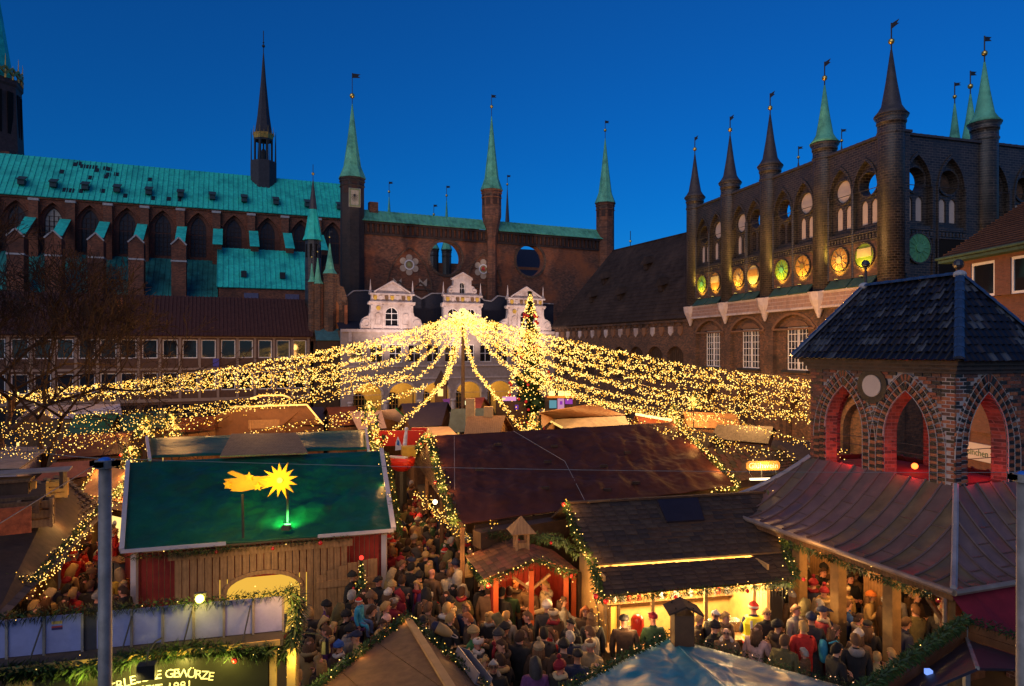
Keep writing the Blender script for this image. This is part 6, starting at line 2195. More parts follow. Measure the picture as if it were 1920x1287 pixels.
t = thing('yellow_box', 'yellow crinkled parcel standing on the red ride car', 'box', (c.x, c.y, 0), .3)
MB().box(-.3, .3, -.25, .25, c.z - .25, c.z + .25).build('body', mat('yellow_parcel', (.6, .4, .05), var=.3), t)
MB().box(-.31, .31, -.04, .04, c.z - .255, c.z + .26).build('ribbon', WOODL, t)
s = q4('market_stall', 'stall with light green wall and grey roof behind the red ride', 'market stall', (776, 796), (822, 795), (768, 782), (806, 776), 3.5, 4.0, FELT, mat('light_green_wall', (.1, .32, .05), var=.1), counter=False, group=GRP)
t0_ = Wz(776, 797, 3.4)
s.add(MB().bar(V3(Wz(784, 797, 3.4), 2.9), V3(Wz(822, 796, 3.4), 2.9), .08, 1.1), 'green_panel', mat('light_green_wall', (.1, .32, .05)))
s = q4('market_stall', 'stall with pale flat lid roof left of the tall mast', 'market stall', (792, 818), (858, 816), (800, 801), (842, 800), 3.9, 4.0, mat('pale_lid', (.36, .25, .16), var=.2), WOOD, back=False, cl=False, group=GRP)
# gabled wooden hut with blue slate roof
g0, g1, g2 = Wz(832, 804, 3.4), Wz(857, 812, 3.4), Wz(846, 766, 5.0)
s = q4('market_stall', 'brown boarded gable hut with blue grey roof behind the mast', 'market stall', (852, 800), (935, 797), (846, 767), (925, 765), 3.5, 4.9, mat('blue_grey_roof', (.05, .075, .09), var=.3), WOOD, cl=False, group=GRP)
# yellow brown shingled chalet with two chimneys
yh = [Wz(886, 810, 3.9), Wz(965, 807, 3.9), Wz(948, 779, 5.3), Wz(876, 781, 5.3)]
s = simple_stall('market_stall', 'chalet with chunky amber shingle roof and two stub chimneys', 'market stall', yh[0], yh[1], yh[3], yh[2], WOODL, WOODL, cl=False, group=GRP)
yw = [mat('amber_shingle', (.38, .2, .06), var=.3), mat('amber_shingle_dark', (.24, .12, .04), var=.3), mat('amber_shingle_pale', (.5, .3, .1), var=.2)]
ym = []
for mm in yw:
 q = MB().add([(-.14, -.16, .07), (.14, -.16, .07), (.14, .16, .01), (-.14, .16, .01), (-.14, -.16, 0), (.14, -.16, 0), (.14, .16, 0), (-.14, .16, 0)], [(0, 1, 2, 3), (4, 5, 1, 0), (5, 6, 2, 1), (7, 4, 0, 3)])
 ym.append(q.mesh('shingle', mm))
td = []
tile_plane(td, yh[0], yh[1], yh[2], yh[3], 9, .29, 3, rq, .01, (.45, .3, .25))
place_pieces([(Matrix.Translation(-s.r.location) @ a, k) for a, k in td], ym, 'shingle', s.r, None, yw)
for px in (882, 916):
 c = Wz(px, 778, 5.35)
 s.add(MB().box(c.x - .25, c.x + .25, c.y - .25, c.y + .25, c.z - .5, c.z + (.9 if px == 882 else .45)), 'chimney', YW)
lamp('POINT', (yh[0] + yh[1]) / 2 + Vector((0, -2, 1.8)), 50, (1, .6, .2), .4)
for el, er, rl, rr_, ze, zr, mm, lab in (
  ((858, 768), (925, 766), (872, 747), (908, 745), 3.8, 5.3, mat('maroon_tent', (.2, .04, .035), var=.25), 'maroon tent roof behind the green neon sign'),
  ((738, 776), (850, 772), (752, 757), (840, 754), 3.8, 5.0, TDK, 'dark roofed stall below the stone arcade with one drooping light string'),
  ((640, 792), (706, 790), (655, 772), (715, 770), 3.6, 4.6, mat('dull_lilac_roof', (.24, .18, .2), var=.2), 'stall with dull lilac roof left of the white roofed one'),
  ((600, 782), (662, 780), (612, 764), (668, 762), 3.8, 4.8, TB, 'small brown stall between the office block and the lilac roof'),
  ((1230, 838), (1320, 850), (1262, 806), (1340, 812), 3.4, 4.3, mat('dark_olive_roof', (.07, .05, .025), var=.3), 'dark olive roofed stall right of the big brown hall'),
  ((1330, 822), (1440, 832), (1345, 796), (1450, 800), 3.5, 4.2, FELT, 'grey felt roofed stall in front of the lit arcade of the town hall'),
  ((1440, 858), (1560, 870), (1448, 826), (1550, 828), 3.2, 4.0, TDK, 'dark flat stall tucked against the pavilion'),
  ((1090, 782), (1180, 780), (1100, 765), (1175, 763), 3.6, 4.5, TDK, 'dark stall roof behind the wedge shaped canvas roof'),
  ((1270, 790), (1370, 796), (1280, 772), (1380, 776), 3.6, 4.5, WOOD, 'brown board roofed stall among the string lights on the right'),
  ((300, 812), (400, 806), (318, 786), (405, 780), 3.6, 4.5, TB, 'dark brown stall roof left of the rope lit hall'),
  ((560, 778), (600, 777), (566, 764), (606, 763), 3.8, 4.6, TDK, 'small dark stall just right of the lantern roof')):
 q4('market_stall', lab, 'market stall', el, er, rl, rr_, ze, zr, mm, WOOD, lit=LITIN, group=GRP)
# wedge shaped brown roof over canvas
s = q4('market_stall', 'stall with a brown wedge roof over a cream canvas awning', 'market stall', (1012, 786), (1172, 778), (1008, 774), (1110, 757), 4.3, 5.1, mat('brown_fabric_roof', (.16, .07, .03)), WOOD, group=GRP)
m = MB()
cloth(m, Wz(1060, 805, 3.7), Wz(1180, 797, 3.7), Wz(1172, 780, 4.25), Wz(1030, 787, 4.25), 14, 5, .08, .05, 6)
s.add(m, 'awning', CANV)
s.add(MB().tube([Wz(1006, 778, 4.8), Wz(1026, 787, 4.4), Wz(1054, 802, 3.8)], .08, 6), 'rope_light', glow('pale_rope_light', (1, .6, .15), 1.3))
lamp('POINT', Wz(1060, 790, 4.2) + Vector((0, -1.5, 1)), 45, (1, .6, .22), .4)
# orange lit stall behind the brown hall's right end
s = q4('market_stall', 'orange lit stall with white rope light at the right end of the brown hall', 'market stall', (1178, 806), (1262, 806), (1192, 777), (1262, 786), 4.2, 5.4, mat('orange_red_roof', (.45, .1, .02), var=.2, rough=.5), WOODL, group=GRP)
s.add(MB().tube([Wz(1193, 777, 5.45), Wz(1258, 788, 5.45)], .07, 6), 'rope_light', glow('white_rope_light', (1, .62, .22), 3.5))
lamp('POINT', Wz(1220, 784, 5.4) + Vector((0, -.9, .5)), 55, (1, .5, .15), .3)
# mulled wine stall with hand lettered sign
GEL2, GER2 = Wz(1392, 915, 2.9), Wz(1520, 890, 2.9)
s = q4('market_stall', 'mulled wine stall with mossy board roof and hand lettered sign by the lead roof', 'market stall', (1368, 905), (1500, 880), (1326, 842), (1470, 838), 3.2, 4.3, mat('mossy_board_roof', (.17, .1, .045), var=.4, scale=3), WOODL, lit=LITIN2, cl=False, group=GRP)
rl_ = [Wz(1368, 905, 3.24), Wz(1500, 880, 3.24), Wz(1470, 838, 4.34), Wz(1326, 842, 4.34)]
td = []
tile_plane(td, *rl_, 9, .34, 3, rq, .01, (.45, .3, .25))
mos = [mat('mossy_shingle', (.19, .105, .045), var=.35), mat('mossy_shingle_green', (.12, .09, .035), var=.35), mat('mossy_shingle_red', (.22, .09, .04), var=.35)]
mo_m = []
for mm in mos:
 q = MB().add([(-.165, -.16, .04), (.165, -.16, .04), (.165, .16, .01), (-.165, .16, .01), (-.165, -.16, 0), (.165, -.16, 0), (.165, .16, 0), (-.165, .16, 0)], [(0, 1, 2, 3), (4, 5, 1, 0), (5, 6, 2, 1), (7, 4, 0, 3)])
 mo_m.append(q.mesh('shingle', mm))
place_pieces([(Matrix.Translation(-s.r.location) @ a, k) for a, k in td], mo_m, 'shingle', s.r, None, mos)
c = W(1430, 873, 24.5)
t = thing('wine_sign', 'pointed wooden board lettered in white, glowing above the mulled wine stall', 'sign', (c.x, c.y, 0), .1)
hw, hz = 33 * 24.5 / F, 8.5 * 24.5 / F
MB().plate([(-hw, c.z - hz * .5), (-hw * .85, c.z - hz), (hw * .85, c.z - hz), (hw, c.z - hz * .5), (hw, c.z + hz * .5), (hw * .85, c.z + hz), (-hw * .85, c.z + hz), (-hw, c.z + hz * .5)], [], -.04, .04).build('board', mat('orange_sign_board', (.6, .26, .05), var=.15), t)
MB().text('Glühwein', .29, Matrix.Translation((0, -.05, c.z - .09)) @ Matrix.Rotation(pi / 2, 4, 'X'), .008).build('lettering', mat('white_lettering', (.75, .7, .55)), t)
MB().box(-.7, .7, -.55, -.45, c.z - .42, c.z - .36).build('lamp_strip', glow('sign_lamp_strip', (1, .75, .4), 4), t)
MB().tube([(-.5, -.5, c.z - .4), (-.5, 0, c.z - .3), (-.5, .02, c.z)], .02, 5).tube([(.5, -.5, c.z - .4), (.5, 0, c.z - .3), (.5, .02, c.z)], .02, 5).tube([(0, .06, c.z), (0, .3, 3.2)], .03, 5).build('bracket', IRON, t)
lamp('AREA', (c.x, c.y - .5, c.z - .3), 30, (1, .66, .25), .9, (c.x, c.y - .1, c.z))
# little clock-house tower, neon and coloured booth in front of the loggia
c = W(827, 725, 66)
t = thing('wooden_turret', 'small wooden turret with pointed roof and lit window before the stone arcade', 'turret', (c.x, c.y, 0))
MB().box(-.55, .55, -.55, .55, 0, c.z + .2).build('shaft', WOOD, t)
MB().lathe([(.95, c.z + .2), (.02, c.z + 1.6)], 4, (0, 0, 0), .5).build('roof', WOODD, t)
MB().box(-.25, .25, -.58, -.551, c.z - .9, c.z - .2).build('window', LITIN2, t)
MB().add([(.2, -.6, c.z - 1.2), (.95, -.6, c.z - 1.1), (.75, -.6, c.z - 2.2), (.2, -.56, c.z - 1.2), (.95, -.56, c.z - 1.1), (.75, -.56, c.z - 2.2)], [(0, 1, 2), (5, 4, 3), (0, 3, 4, 1), (1, 4, 5, 2), (2, 5, 3, 0)]).build('pennant', mat('purple_pennant', (.25, .08, .45)), t)
c = W(882, 756, 52)
t = thing('neon_sign', 'small white and green neon sign on a pole beside the mast', 'sign', (c.x, c.y, 0))
MB().box(-.4, .15, -.06, .06, c.z - .14, c.z + .16).build('panel', glow('neon_white', (1, .95, .5), 1.6), t)
MB().box(.15, .4, -.06, .06, c.z - .14, c.z + .16).build('panel', glow('neon_green', (.1, .9, .15), 1.2), t)
MB().tube([(0, 0, 0), (0, 0, c.z - .14)], .08, 6).build('pole', WOODL, t)
c = W(955, 748, 60)
t = thing('pink_lit_booth', 'booth with pink and violet lit sign left of the big fir', 'booth', (c.x, c.y, 0))
MB().box(-.6, .6, -.06, .06, c.z - .18, c.z + .18).build('sign', glow('pink_neon', (1, .4, .75), .8), t)
MB().lathe([(.16, 0), (.16, .1)], 10).build('knob', glow('yellow_knob', (1, .7, .2), 1.5), t).location = (-.5, -.1, c.z - .05)
MB().box(-1.2, 1.5, 0.2, 2.2, 0, c.z - .3).build('wall', WOODD, t)
MB().box(.5, .8, .1, .2, c.z - .95, c.z - .55).build('violet_panel', glow('violet_neon', (.45, .12, .9), .3), t)
c = W(1052, 752, 58)
t = thing('lantern_booth', 'booth with three yellow lanterns and violet panels right of the big fir', 'booth', (c.x, c.y, 0))
for i, x in enumerate((-.8, 0, .55)):
 MB().box(x - .24, x + .24, -.3, .1, c.z + .45, c.z + .85).build('lantern', glow('yellow_lantern', (1, .72, .2), 2.2), t)
MB().box(-1.2, 1.2, -.2, .3, c.z + .25, c.z + .44).build('beam', mat('orange_beam', (.5, .22, .05)), t)
MB().box(-.3, .25, -.25, .0, c.z - .7, c.z + .2).build('panel', glow('rose_panel', (1, .45, .7), .6), t)
MB().box(-.12, .1, -.27, -.251, c.z - .3, c.z).build('panel_mark', glow('purple_mark', (.35, .05, .5), .8), t)
MB().box(.35, .95, -.25, .0, c.z - .25, c.z + .15).build('panel', glow('violet_panel_light', (.7, .12, .85), .5), t)
MB().box(-1.0, -.4, -.25, 0, c.z - .6, c.z + .05).build('panel', glow('cyan_panel', (.3, .75, .9), .4), t)
MB().box(-1.3, 1.3, .31, 2, 0, c.z + .2).build('wall', WOODD, t)
lamp('POINT', (c.x, c.y - 1, c.z + .8), 30, (1, .7, .3), .3)
# lit christmas pyramid figures between the roofs
c = Wz(640, 790, 3.4)
# ---------------------------------------------------------------- lights and greenery
def spline(pts, n=10):
 pts = [Vector(p) for p in pts]
 if len(pts) == 2:
  return [pts[0].lerp(pts[1], i / n) for i in range(n + 1)]
 P = [pts[0] * 2 - pts[1]] + pts + [pts[-1] * 2 - pts[-2]]
 out = []
 for k in range(1, len(P) - 2):
  for i in range(n):
   t = i / n
   a, b, c, d = P[k - 1:k + 3]
   out.append(.5 * ((2 * b) + (c - a) * t + (2 * a - 5 * b + 4 * c - d) * t * t + (3 * b - a - 3 * c + d) * t ** 3))
 return out + [pts[-1]]
def along(path, step):
 acc, nxt = 0, 0
 for a, b in zip(path, path[1:]):
  L_ = (b - a).length
  while nxt <= acc + L_ and L_ > 0:
   yield a.lerp(b, (nxt - acc) / L_), (b - a) / L_
   nxt += step
  acc += L_
def bulb_r(p, k=1.0):
 return .00084 * p.y * k
CABLES = [
 # the fan of icicle strings that hangs from the mast
 ('uppermost string of lights from mast top to the far left picture edge', [(866, 589, 50), (700, 636, 50), (520, 672, 50), (300, 707, 50), (-30, 741, 50)], 1.0, .9),
 ('second highest string of lights from mast to far left', [(864, 591, 50), (690, 647, 49), (500, 688, 48), (260, 716, 47), (-30, 748, 46)], 1.0, .9),
 ('string of lights passing the last office windows toward the left', [(864, 592, 50), (720, 655, 48), (560, 693, 47), (300, 722, 46), (60, 748, 45)], 1.0, .8),
 ('string of lights sagging to the middle of the office block', [(864, 594, 50), (745, 668, 47), (600, 700, 46), (420, 716, 45), (180, 738, 44)], 1.0, .8),
 ('string of lights whose first loop bottoms left of the mast above the loggia', [(864, 596, 50), (800, 662, 47), (757, 692, 45), (690, 704, 45), (600, 708, 44), (440, 728, 42)], .7, .6),
 ('string of lights with a deep loop ending over the rope lit hall', [(865, 598, 50), (822, 665, 46), (790, 698, 45), (762, 703, 44.5), (700, 715, 43), (560, 742, 41), (430, 760, 39), (300, 765, 38)], .7, .6),
 ('lower string of lights crossing in front of the lantern roof to the left edge', [(767, 702, 44), (690, 726, 41), (600, 746, 39), (480, 758, 37), (320, 778, 35), (120, 790, 34), (-20, 790, 33)], .55, .5),
 ('string of lights crossing the green roofs to the steel post side', [(800, 720, 42), (720, 748, 38), (640, 776, 36), (540, 795, 34), (420, 822, 32.5), (330, 842, 31)], .55, .55),
 ('string of lights dropping steeply left of mast to the red ride', [(865, 598, 50), (850, 650, 47), (839, 698, 44.5), (825, 720, 42), (795, 752, 39), (755, 788, 36), (715, 828, 33.5), (700, 842, 33)], .42, .8),
 ('short loop of lights hugging the mast on its left', [(865, 600, 50), (858, 650, 47.5), (846, 690, 46), (838, 702, 45)], .35, .7),
 ('string of lights dropping steeply right of mast to the brown hall ridge', [(869, 600, 50), (876, 648, 47), (893, 696, 44), (912, 718, 42), (938, 752, 39), (966, 786, 36), (985, 806, 34), (1000, 828, 32)], .42, .8),
 ('low left string of lights over the plank roofed stall', [(-20, 812, 30), (60, 815, 30), (150, 812, 30.5), (250, 800, 31), (340, 785, 32)], .8, .45),
 ('lowest left string of lights hanging over the green tarpaulin stalls', [(-20, 832, 28), (60, 838, 28), (130, 832, 29), (210, 812, 30), (320, 800, 32), (420, 782, 34)], .6, .45),
 ('uppermost string of lights from mast past the fir to the right', [(868, 589, 50), (1000, 622, 49), (1150, 655, 47), (1320, 688, 45), (1520, 712, 42), (1570, 716, 41)], 1.1, 1.0),
 ('second string of lights from mast to the right over the town hall windows', [(868, 591, 50), (990, 630, 49), (1130, 668, 47), (1300, 700, 44), (1520, 722, 41), (1570, 727, 40)], 1.1, 1.0),
 ('third string of lights from mast to the right below the town hall windows', [(868, 592, 50), (980, 640, 48), (1110, 682, 46), (1280, 712, 43), (1520, 738, 39), (1570, 743, 38)], 1.1, 1.0),
 ('fourth string of lights from mast to the right passing the fir crown', [(868, 594, 50), (965, 648, 48), (1080, 695, 45), (1240, 728, 42), (1520, 755, 36), (1570, 761, 35)], 1.0, 1.0),
 ('fifth string of lights from mast to the right over the lantern booth', [(868, 596, 50), (945, 655, 47), (1040, 705, 44), (1180, 742, 40), (1400, 770, 33), (1520, 775, 30)], .8, .9),
 ('string of lights crossing the fir toward the orange lit stall', [(868, 597, 50), (925, 660, 47), (1000, 712, 44), (1110, 748, 40), (1230, 772, 36), (1330, 790, 33)], .7, .8),
 ('string of lights running from the fir down to the mulled wine stall', [(1000, 700, 46), (1100, 740, 41), (1200, 770, 36), (1290, 800, 31), (1380, 830, 28), (1440, 838, 27)], .7, .55),
 ('string of lights running into the left arch of the pavilion', [(1120, 752, 42), (1260, 768, 36), (1380, 790, 30), (1480, 818, 25), (1560, 838, 22), (1590, 842, 21)], .5, .55),
 ('string of lights dipping in front of the office ground floor at left', [(-20, 762, 40), (120, 772, 39), (260, 768, 39), (420, 752, 40), (560, 728, 42), (690, 708, 44)], .8, .6),
 ('string of lights swinging low between tree trunks and green stalls', [(-20, 800, 31), (80, 806, 31), (190, 800, 32), (300, 786, 34), (420, 768, 36), (540, 752, 38)], .8, .55),
 ('string of lights hanging over the rear green roof and its hatch', [(250, 830, 28), (340, 838, 28), (430, 832, 29), (520, 820, 30), (600, 800, 32), (680, 770, 35)], .7, .5),
 ('sparse nearest string of lights above the dark brown flat roof', [(-20, 842, 25), (50, 848, 25), (120, 842, 26), (190, 826, 27), (260, 818, 28)], .6, .45),
 ('loose string of lights right of the brown hall above the olive roof', [(1180, 785, 34), (1260, 806, 30), (1340, 828, 27), (1420, 846, 25), (1500, 850, 23)], .7, .45),
 ('right hand string of lights in front of the lit arcade of the town hall', [(1220, 735, 46), (1320, 748, 44), (1430, 765, 42), (1520, 775, 40)], 1.0, .6),
]
rq = random.Random(40)
MAST = W(868, 655, 50)
mast = thing('light_mast', 'tall thin dark mast holding up the fan of string lights', 'mast', (MAST.x, MAST.y, 0))
mt = W(866, 588, 50).z
MB().lathe([(.17, 0), (.15, 4), (.12, 9), (.09, mt + .3)], 10).build('pole', mat('rusty_mast', (.05, .03, .022), rough=.6, var=.3), mast, smooth=True)
MB().lathe([(.2, mt - .2), (.22, mt), (.1, mt + .25)], 10).build('cap', IRON, mast)
m = MB()
for i in range(260):
 a = rq.uniform(0, 2 * pi)
 r = abs(rq.gauss(0, .75))
 m.octa((r * cos(a), r * sin(a), mt + .1 - r * .35 + rq.uniform(-.35, .25)), .07)
m.build('bulb_cluster', BULB, mast, kind='stuff')
def light_string(label, pts, drop, dens, name='light_string', grp='light strings fanned out from the mast', step=.2, bm=None, cabr=.012, jit=.06):
 path = spline([W(*p) for p in pts], 8)
 base = path[len(path) // 2]
 root = thing(name, label, 'light string', base, 0, grp)
 off = -base
 MB().tube([p + off for p in path[::2]] if len(path) % 2 else [p + off for p in path], cabr, 3).build('cable', IRON, root)
 m = MB()
 w = MB()
 for p, t in along(path, step):
  p = p + off
  Ln = drop * rq.uniform(.2, 1.15)
  k_ = dens * 8 * (.45 + .55 * drop) * step / .2 * (1 + 1.3 * max(0, 1 - (p - off - MAST).xy.length / 16))
  for i in range(int(k_) + (rq.random() < k_ % 1)):
   q = p + Vector((rq.gauss(0, jit * 1.3), rq.gauss(0, jit * 1.3), -.56 * Ln * rq.random() ** .8 + rq.gauss(0, .05)))
   m.mi = 1 if rq.random() < .45 else 0
   m.octa(q, bulb_r(q - off, rq.uniform(.65, 1.2)))
  w.add([p + Vector((-.006, 0, 0)), p + Vector((.006, 0, 0)), p + Vector((0, .006, -Ln))], [(0, 1, 2)])
 m.build('bulbs', [bm or BULB, BULB_DIM], root, kind='stuff')
 w.build('hanging_wire', IRON, root, kind='stuff')
 return path
for lab, pts, drop, dens in CABLES:
 light_string(lab, pts, drop, dens)
# what these strings give to the square
for x, y, d in ((800, 640, 47), (700, 680, 46), (560, 715, 44), (400, 735, 42), (260, 752, 41), (940, 640, 47), (1060, 690, 45), (1200, 715, 43), (1350, 725, 41), (1470, 740, 37), (850, 730, 41), (720, 800, 34), (930, 745, 38), (1250, 770, 36), (1420, 800, 28), (180, 810, 30), (480, 800, 33), (330, 790, 34), (1110, 730, 42)):
 lamp('POINT', W(x, y + 6 if d > 40 else y - 60, d), 620 if d > 40 else 230, (1, .46, .115), .5)
for x, y, d in ((1300, 735, 47), (1420, 745, 43), (1200, 725, 50), (300, 690, 62), (470, 690, 64)):
 lamp('POINT', W(x, y, d), 1500 if x > 1000 else 900, (1, .5, .14), .5)
for x, y, d in ((770, 960, 27), (800, 1010, 24), (760, 1080, 21.5), (850, 1090, 20.5), (640, 1130, 17), (930, 1150, 17.5), (1040, 1180, 16), (1130, 1200, 16), (1400, 1170, 17), (1500, 1180, 18.3), (120, 1050, 20.5), (200, 1010, 22.5)):  # unseen fill lamps added over the lanes to brighten the crowd
 p = W(x, y, d)
 lamp('POINT', (p.x, p.y, 3.9), 26, (1, .5, .13), .3)
NEEDLE = [mat('fir_green', (.04, .085, .02), rough=.55, var=.4, scale=9, bump=0), mat('fir_dark', (.02, .045, .014), rough=.6, var=.4, scale=9, bump=0)]
bme = MB().ball((0, 0, 0), .055, 8, 6).mesh('bauble', RED, True)
def fir_garland(label, pts, r=.13, dens=130, lights=9, baubles=.5, grp='fir garlands with lights along the stall roofs', bulbm=None, spread=1.0, droop=0, raw=False):
 path = spline(pts if raw else [W(*p) if len(p) == 3 and not isinstance(p, Vector) else p for p in pts], 6)
 base = path[len(path) // 2].copy()
 root = thing('fir_garland', label, 'garland', base, 0, grp)
 off = -base
 m = MB()
 for p, t in along(path, .5 / dens):
  p = p + off
  sd = t.orthogonal().normalized()
  b = t.cross(sd)
  a = rq.uniform(0, 2 * pi)
  o = sd * cos(a) + b * sin(a)
  q = p + o * r * rq.uniform(.0, .55)
  tip = q + o * r * rq.uniform(.4, 1.0) + t * rq.uniform(-.6, .6) * r + Vector((0, 0, -r * .25))
  w = t.cross(o).normalized() * r * .1
  m.mi = rq.random() < .4
  mid_ = q.lerp(tip, .5)
  m.add([q, mid_ + w, tip, mid_ - w], [(0, 1, 2, 3)])
 m.build('greenery', NEEDLE, root, kind='stuff')
 if lights:
  m = MB()
  for p, t in along(path, 1 / lights):
   for k in range(1 if droop == 0 else rq.choice((1, 2, 3, 4))):
    q = p + off + Vector((rq.gauss(0, r * .55 * spread), rq.gauss(0, r * .5 * spread), rq.gauss(0, r * .5 * spread) - k * droop))
    q2 = q - off
    d = Vector((0, 0, H)) - q2
    q = q + d.normalized() * r * .6
    m.mi = rq.random() < .2
    m.octa(q, bulb_r(q2, rq.uniform(.8, 1.25)))
  m.build('bulbs', [bulbm or BULB, BULB_DIM], root, kind='stuff')
  if lights >= 3:
   for p, t in along(path, 2.2):
    lamp('POINT', p + Vector((0, -.35, -.05)), (3.2 if lights > 7 else 1.1) * min(lights, 14), (1, .47, .12), .2)
 if baubles:
  for p, t in along(path, 1 / baubles):
   if rq.random() < .75:
    q = p + off + Vector((rq.uniform(-1, 1) * r, -r * .9, -r * .5))
    inst('bauble', bme, root, q, (0, 0, 0), rq.uniform(.8, 1.3))
 return path
up = Vector((0, 0, .08))
fir_garland('fir garland along the top of the grey panels, dazzling lamp in its middle', [SF.w(SF.u(a), 0, 4.42 + z) for a, z in ((-58, .02), (60, 0), (150, 0), (260, 0), (376, -.02), (480, .0), (535, .03), (556, .1))], .14, 170, 1.5, 0)
fir_garland('bright lit fir garland right above the spice sign', [SF.w(SF.u(a, -.45), -.45, SF.z(a, y, -.45)) for a, y in ((-20, 1262), (80, 1256), (170, 1250), (230, 1236), (290, 1226), (340, 1216), (400, 1216), (460, 1220), (512, 1222))], .19, 330, 1.5, .25)
for a in (150, 250, 330, 420):
 lamp('POINT', SF.w(SF.u(a, -.9), -.72, 3.42), 30, (1, .8, .14), .1)
fir_garland('fir garland hanging down the right end post of the spice stall', [SF.w(SF.u(a), -.2, z) for a, z in ((540, 4.5), (560, 4.35), (556, 4.0), (552, 3.6), (536, 3.4), (515, 3.3))], .2, 260, 14, .6)
light_string('amber lights trailing down the yellow board of the spice stall', [(556, 1104, 12.9), (562, 1140, 12.85), (556, 1180, 12.8), (548, 1220, 12.75), (545, 1260, 12.7), (542, 1287, 12.7)], .12, .9, grp='fir garlands with lights along the stall roofs', step=.05)
fir_garland('dark fir garland under the left half of the green roof eave', [GEL + Vector((0, -.1, -.12)), GEL.lerp(GER, .2) + Vector((0, -.12, -.18)), GEL.lerp(GER, .38) + Vector((0, -.1, -.14))], .13, 110, 0, 0)
fir_garland('fir garland with red berries over the pale boarded front', [fo + gax * (tfa - .2) - gay * .12 + Vector((0, 0, -.08)), fo + gax * ((tfa + tfb) / 2) - gay * .12 + Vector((0, 0, -.14)), fo + gax * (tfb + .1) - gay * .12 + Vector((0, 0, -.06))], .14, 110, .3, .7)
fir_garland('fir garland down the right verge of the green roof', [GRR + Vector((.2, 0, -.1)), GRR.lerp(GER, .5) + Vector((.22, 0, -.15)), GER + Vector((.2, 0, -.1))], .13, 100, 3, .3)
fir_garland('lit fir garland down the left slope of the log gable', [BRL + Vector((-.1, -.1, .1)), BRL.lerp(gb, .35) + Vector((-.1, -.1, .1)), BRL.lerp(gb, .7) + Vector((-.1, -.1, .08)), gb.lerp(BRL, .08) + Vector((0, -.1, 0))], .15, 80, 14, .5, spread=1.2)
fir_garland('lit fir garland down the right slope of the log gable', [BRL + Vector((.0, -.1, .1)), BRL.lerp(BEL, .4) + Vector((-.1, -.1, .1)), BRL.lerp(BEL, .75) + Vector((-.1, -.1, .08)), BEL + Vector((-.05, -.1, .05))], .17, 80, 17, .5, spread=1.3)
light_string('thick rope of lights falling from the glaring lamp to the gingerbread hut', [(783, 920, 27.5), (800, 940, 26), (822, 962, 24), (845, 982, 22.5), (862, 995, 21.8), (885, 1003, 21.3)], .35, .9, grp='fir garlands with lights along the stall roofs', step=.07, jit=.1)
light_string('lights looping from the hall corner over the gingerbread roof', [(862, 995, 21.8), (885, 1008, 21.3), (905, 1003, 21), (922, 998, 21), (928, 985, 21.2), (921, 978, 21.5)], .14, .8, grp='fir garlands with lights along the stall roofs', step=.09)
fir_garland('lit fir garland along the right edge of the brown tarpaulin', [BRR + Vector((.05, 0, .1)), BRR.lerp(BER, .3) + Vector((.05, 0, .1)), BRR.lerp(BER, .65) + Vector((.05, 0, .1)), BER + Vector((.05, 0, .05)), BER.lerp(BEL, .06) + Vector((0, -.1, -.05)), BER.lerp(BEL, .12) + Vector((0, -.1, -.1))], .14, 60, 18, .6, spread=1.0)
fir_garland('dark fir garland with red bows behind the gingerbread cupola', [W(905, 1000, 20.9), W(950, 1004, 20.6), W(1000, 1008, 20.3), W(1050, 1012, 19.5), W(1082, 1040, 19)], .18, 100, 0, .8)
fir_garland('lit fir garland down the left edge of the dark shingled roof', [HRL + up, HRL.lerp(HEL, .5) + up + Vector((-.1, 0, 0)), HEL + up, AEL + Vector((-.05, 0, .15)), AEL + Vector((.0, 0, -.1))], .15, 120, 10, .5, spread=1.2)
fir_garland('lit fir garland down the right edge of the dark shingled roof', [HRR + up, HRR.lerp(HER, .5) + up + Vector((.1, 0, 0)), HER + up + Vector((.1, 0, 0)), AER + Vector((.05, 0, .1))], .15, 120, 5, .5, spread=1.2)
fir_garland('fir garland along the lower eave of the food hut', [AEL + Vector((0, -.06, -.03)), AEL.lerp(AER, .25) + Vector((0, -.08, -.06)), AEL.lerp(AER, .5) + Vector((0, -.08, -.05)), AEL.lerp(AER, .75) + Vector((0, -.08, -.06)), AER + Vector((0, -.06, -.03))], .14, 150, 5, .5)
light_string('short icicle lights hanging under the food hut eave at its right end', [(1418, 1098, 18.3), (1440, 1096, 18.4), (1468, 1094, 18.5), (1488, 1090, 18.6)], .75, .7, grp='fir garlands with lights along the stall roofs', step=.1)
light_string('small lights hanging under the food hut eave at its left end', [(1130, 1120, 17.6), (1160, 1118, 17.7), (1200, 1114, 17.8)], .4, .6, grp='fir garlands with lights along the stall roofs', step=.11)
light_string('icicle lights down the corner post of the food hut', [(1112, 1110, 17.6), (1118, 1130, 17.6), (1122, 1150, 17.6), (1124, 1175, 17.6)], .15, .9, grp='fir garlands with lights along the stall roofs', step=.045)
fir_garland('lit fir garland over the left eave of the gingerbread hut', [W(880, 1042, 20.9), W(890, 1062, 20.2), W(902, 1078, 19.4), W(914, 1090, 18.7)], .15, 140, 12, 1.2, spread=1.1)
fir_garland('lit fir garland in a wave over the gingerbread hut front', [W(914, 1090, 18.65), W(935, 1082, 18.6), W(958, 1072, 18.6), W(985, 1060, 18.6), W(1008, 1051, 18.6), W(1030, 1056, 18.7), W(1050, 1068, 18.8), W(1078, 1076, 19)], .15, 150, 12, 1.2, spread=1.1)
fir_garland('lit fir garland along the left eave of the plywood kiosk', [KB + up, KB.lerp(KA, .4) + up, KB.lerp(KA, .75) + up, KA + up], .12, 150, 6, 0)
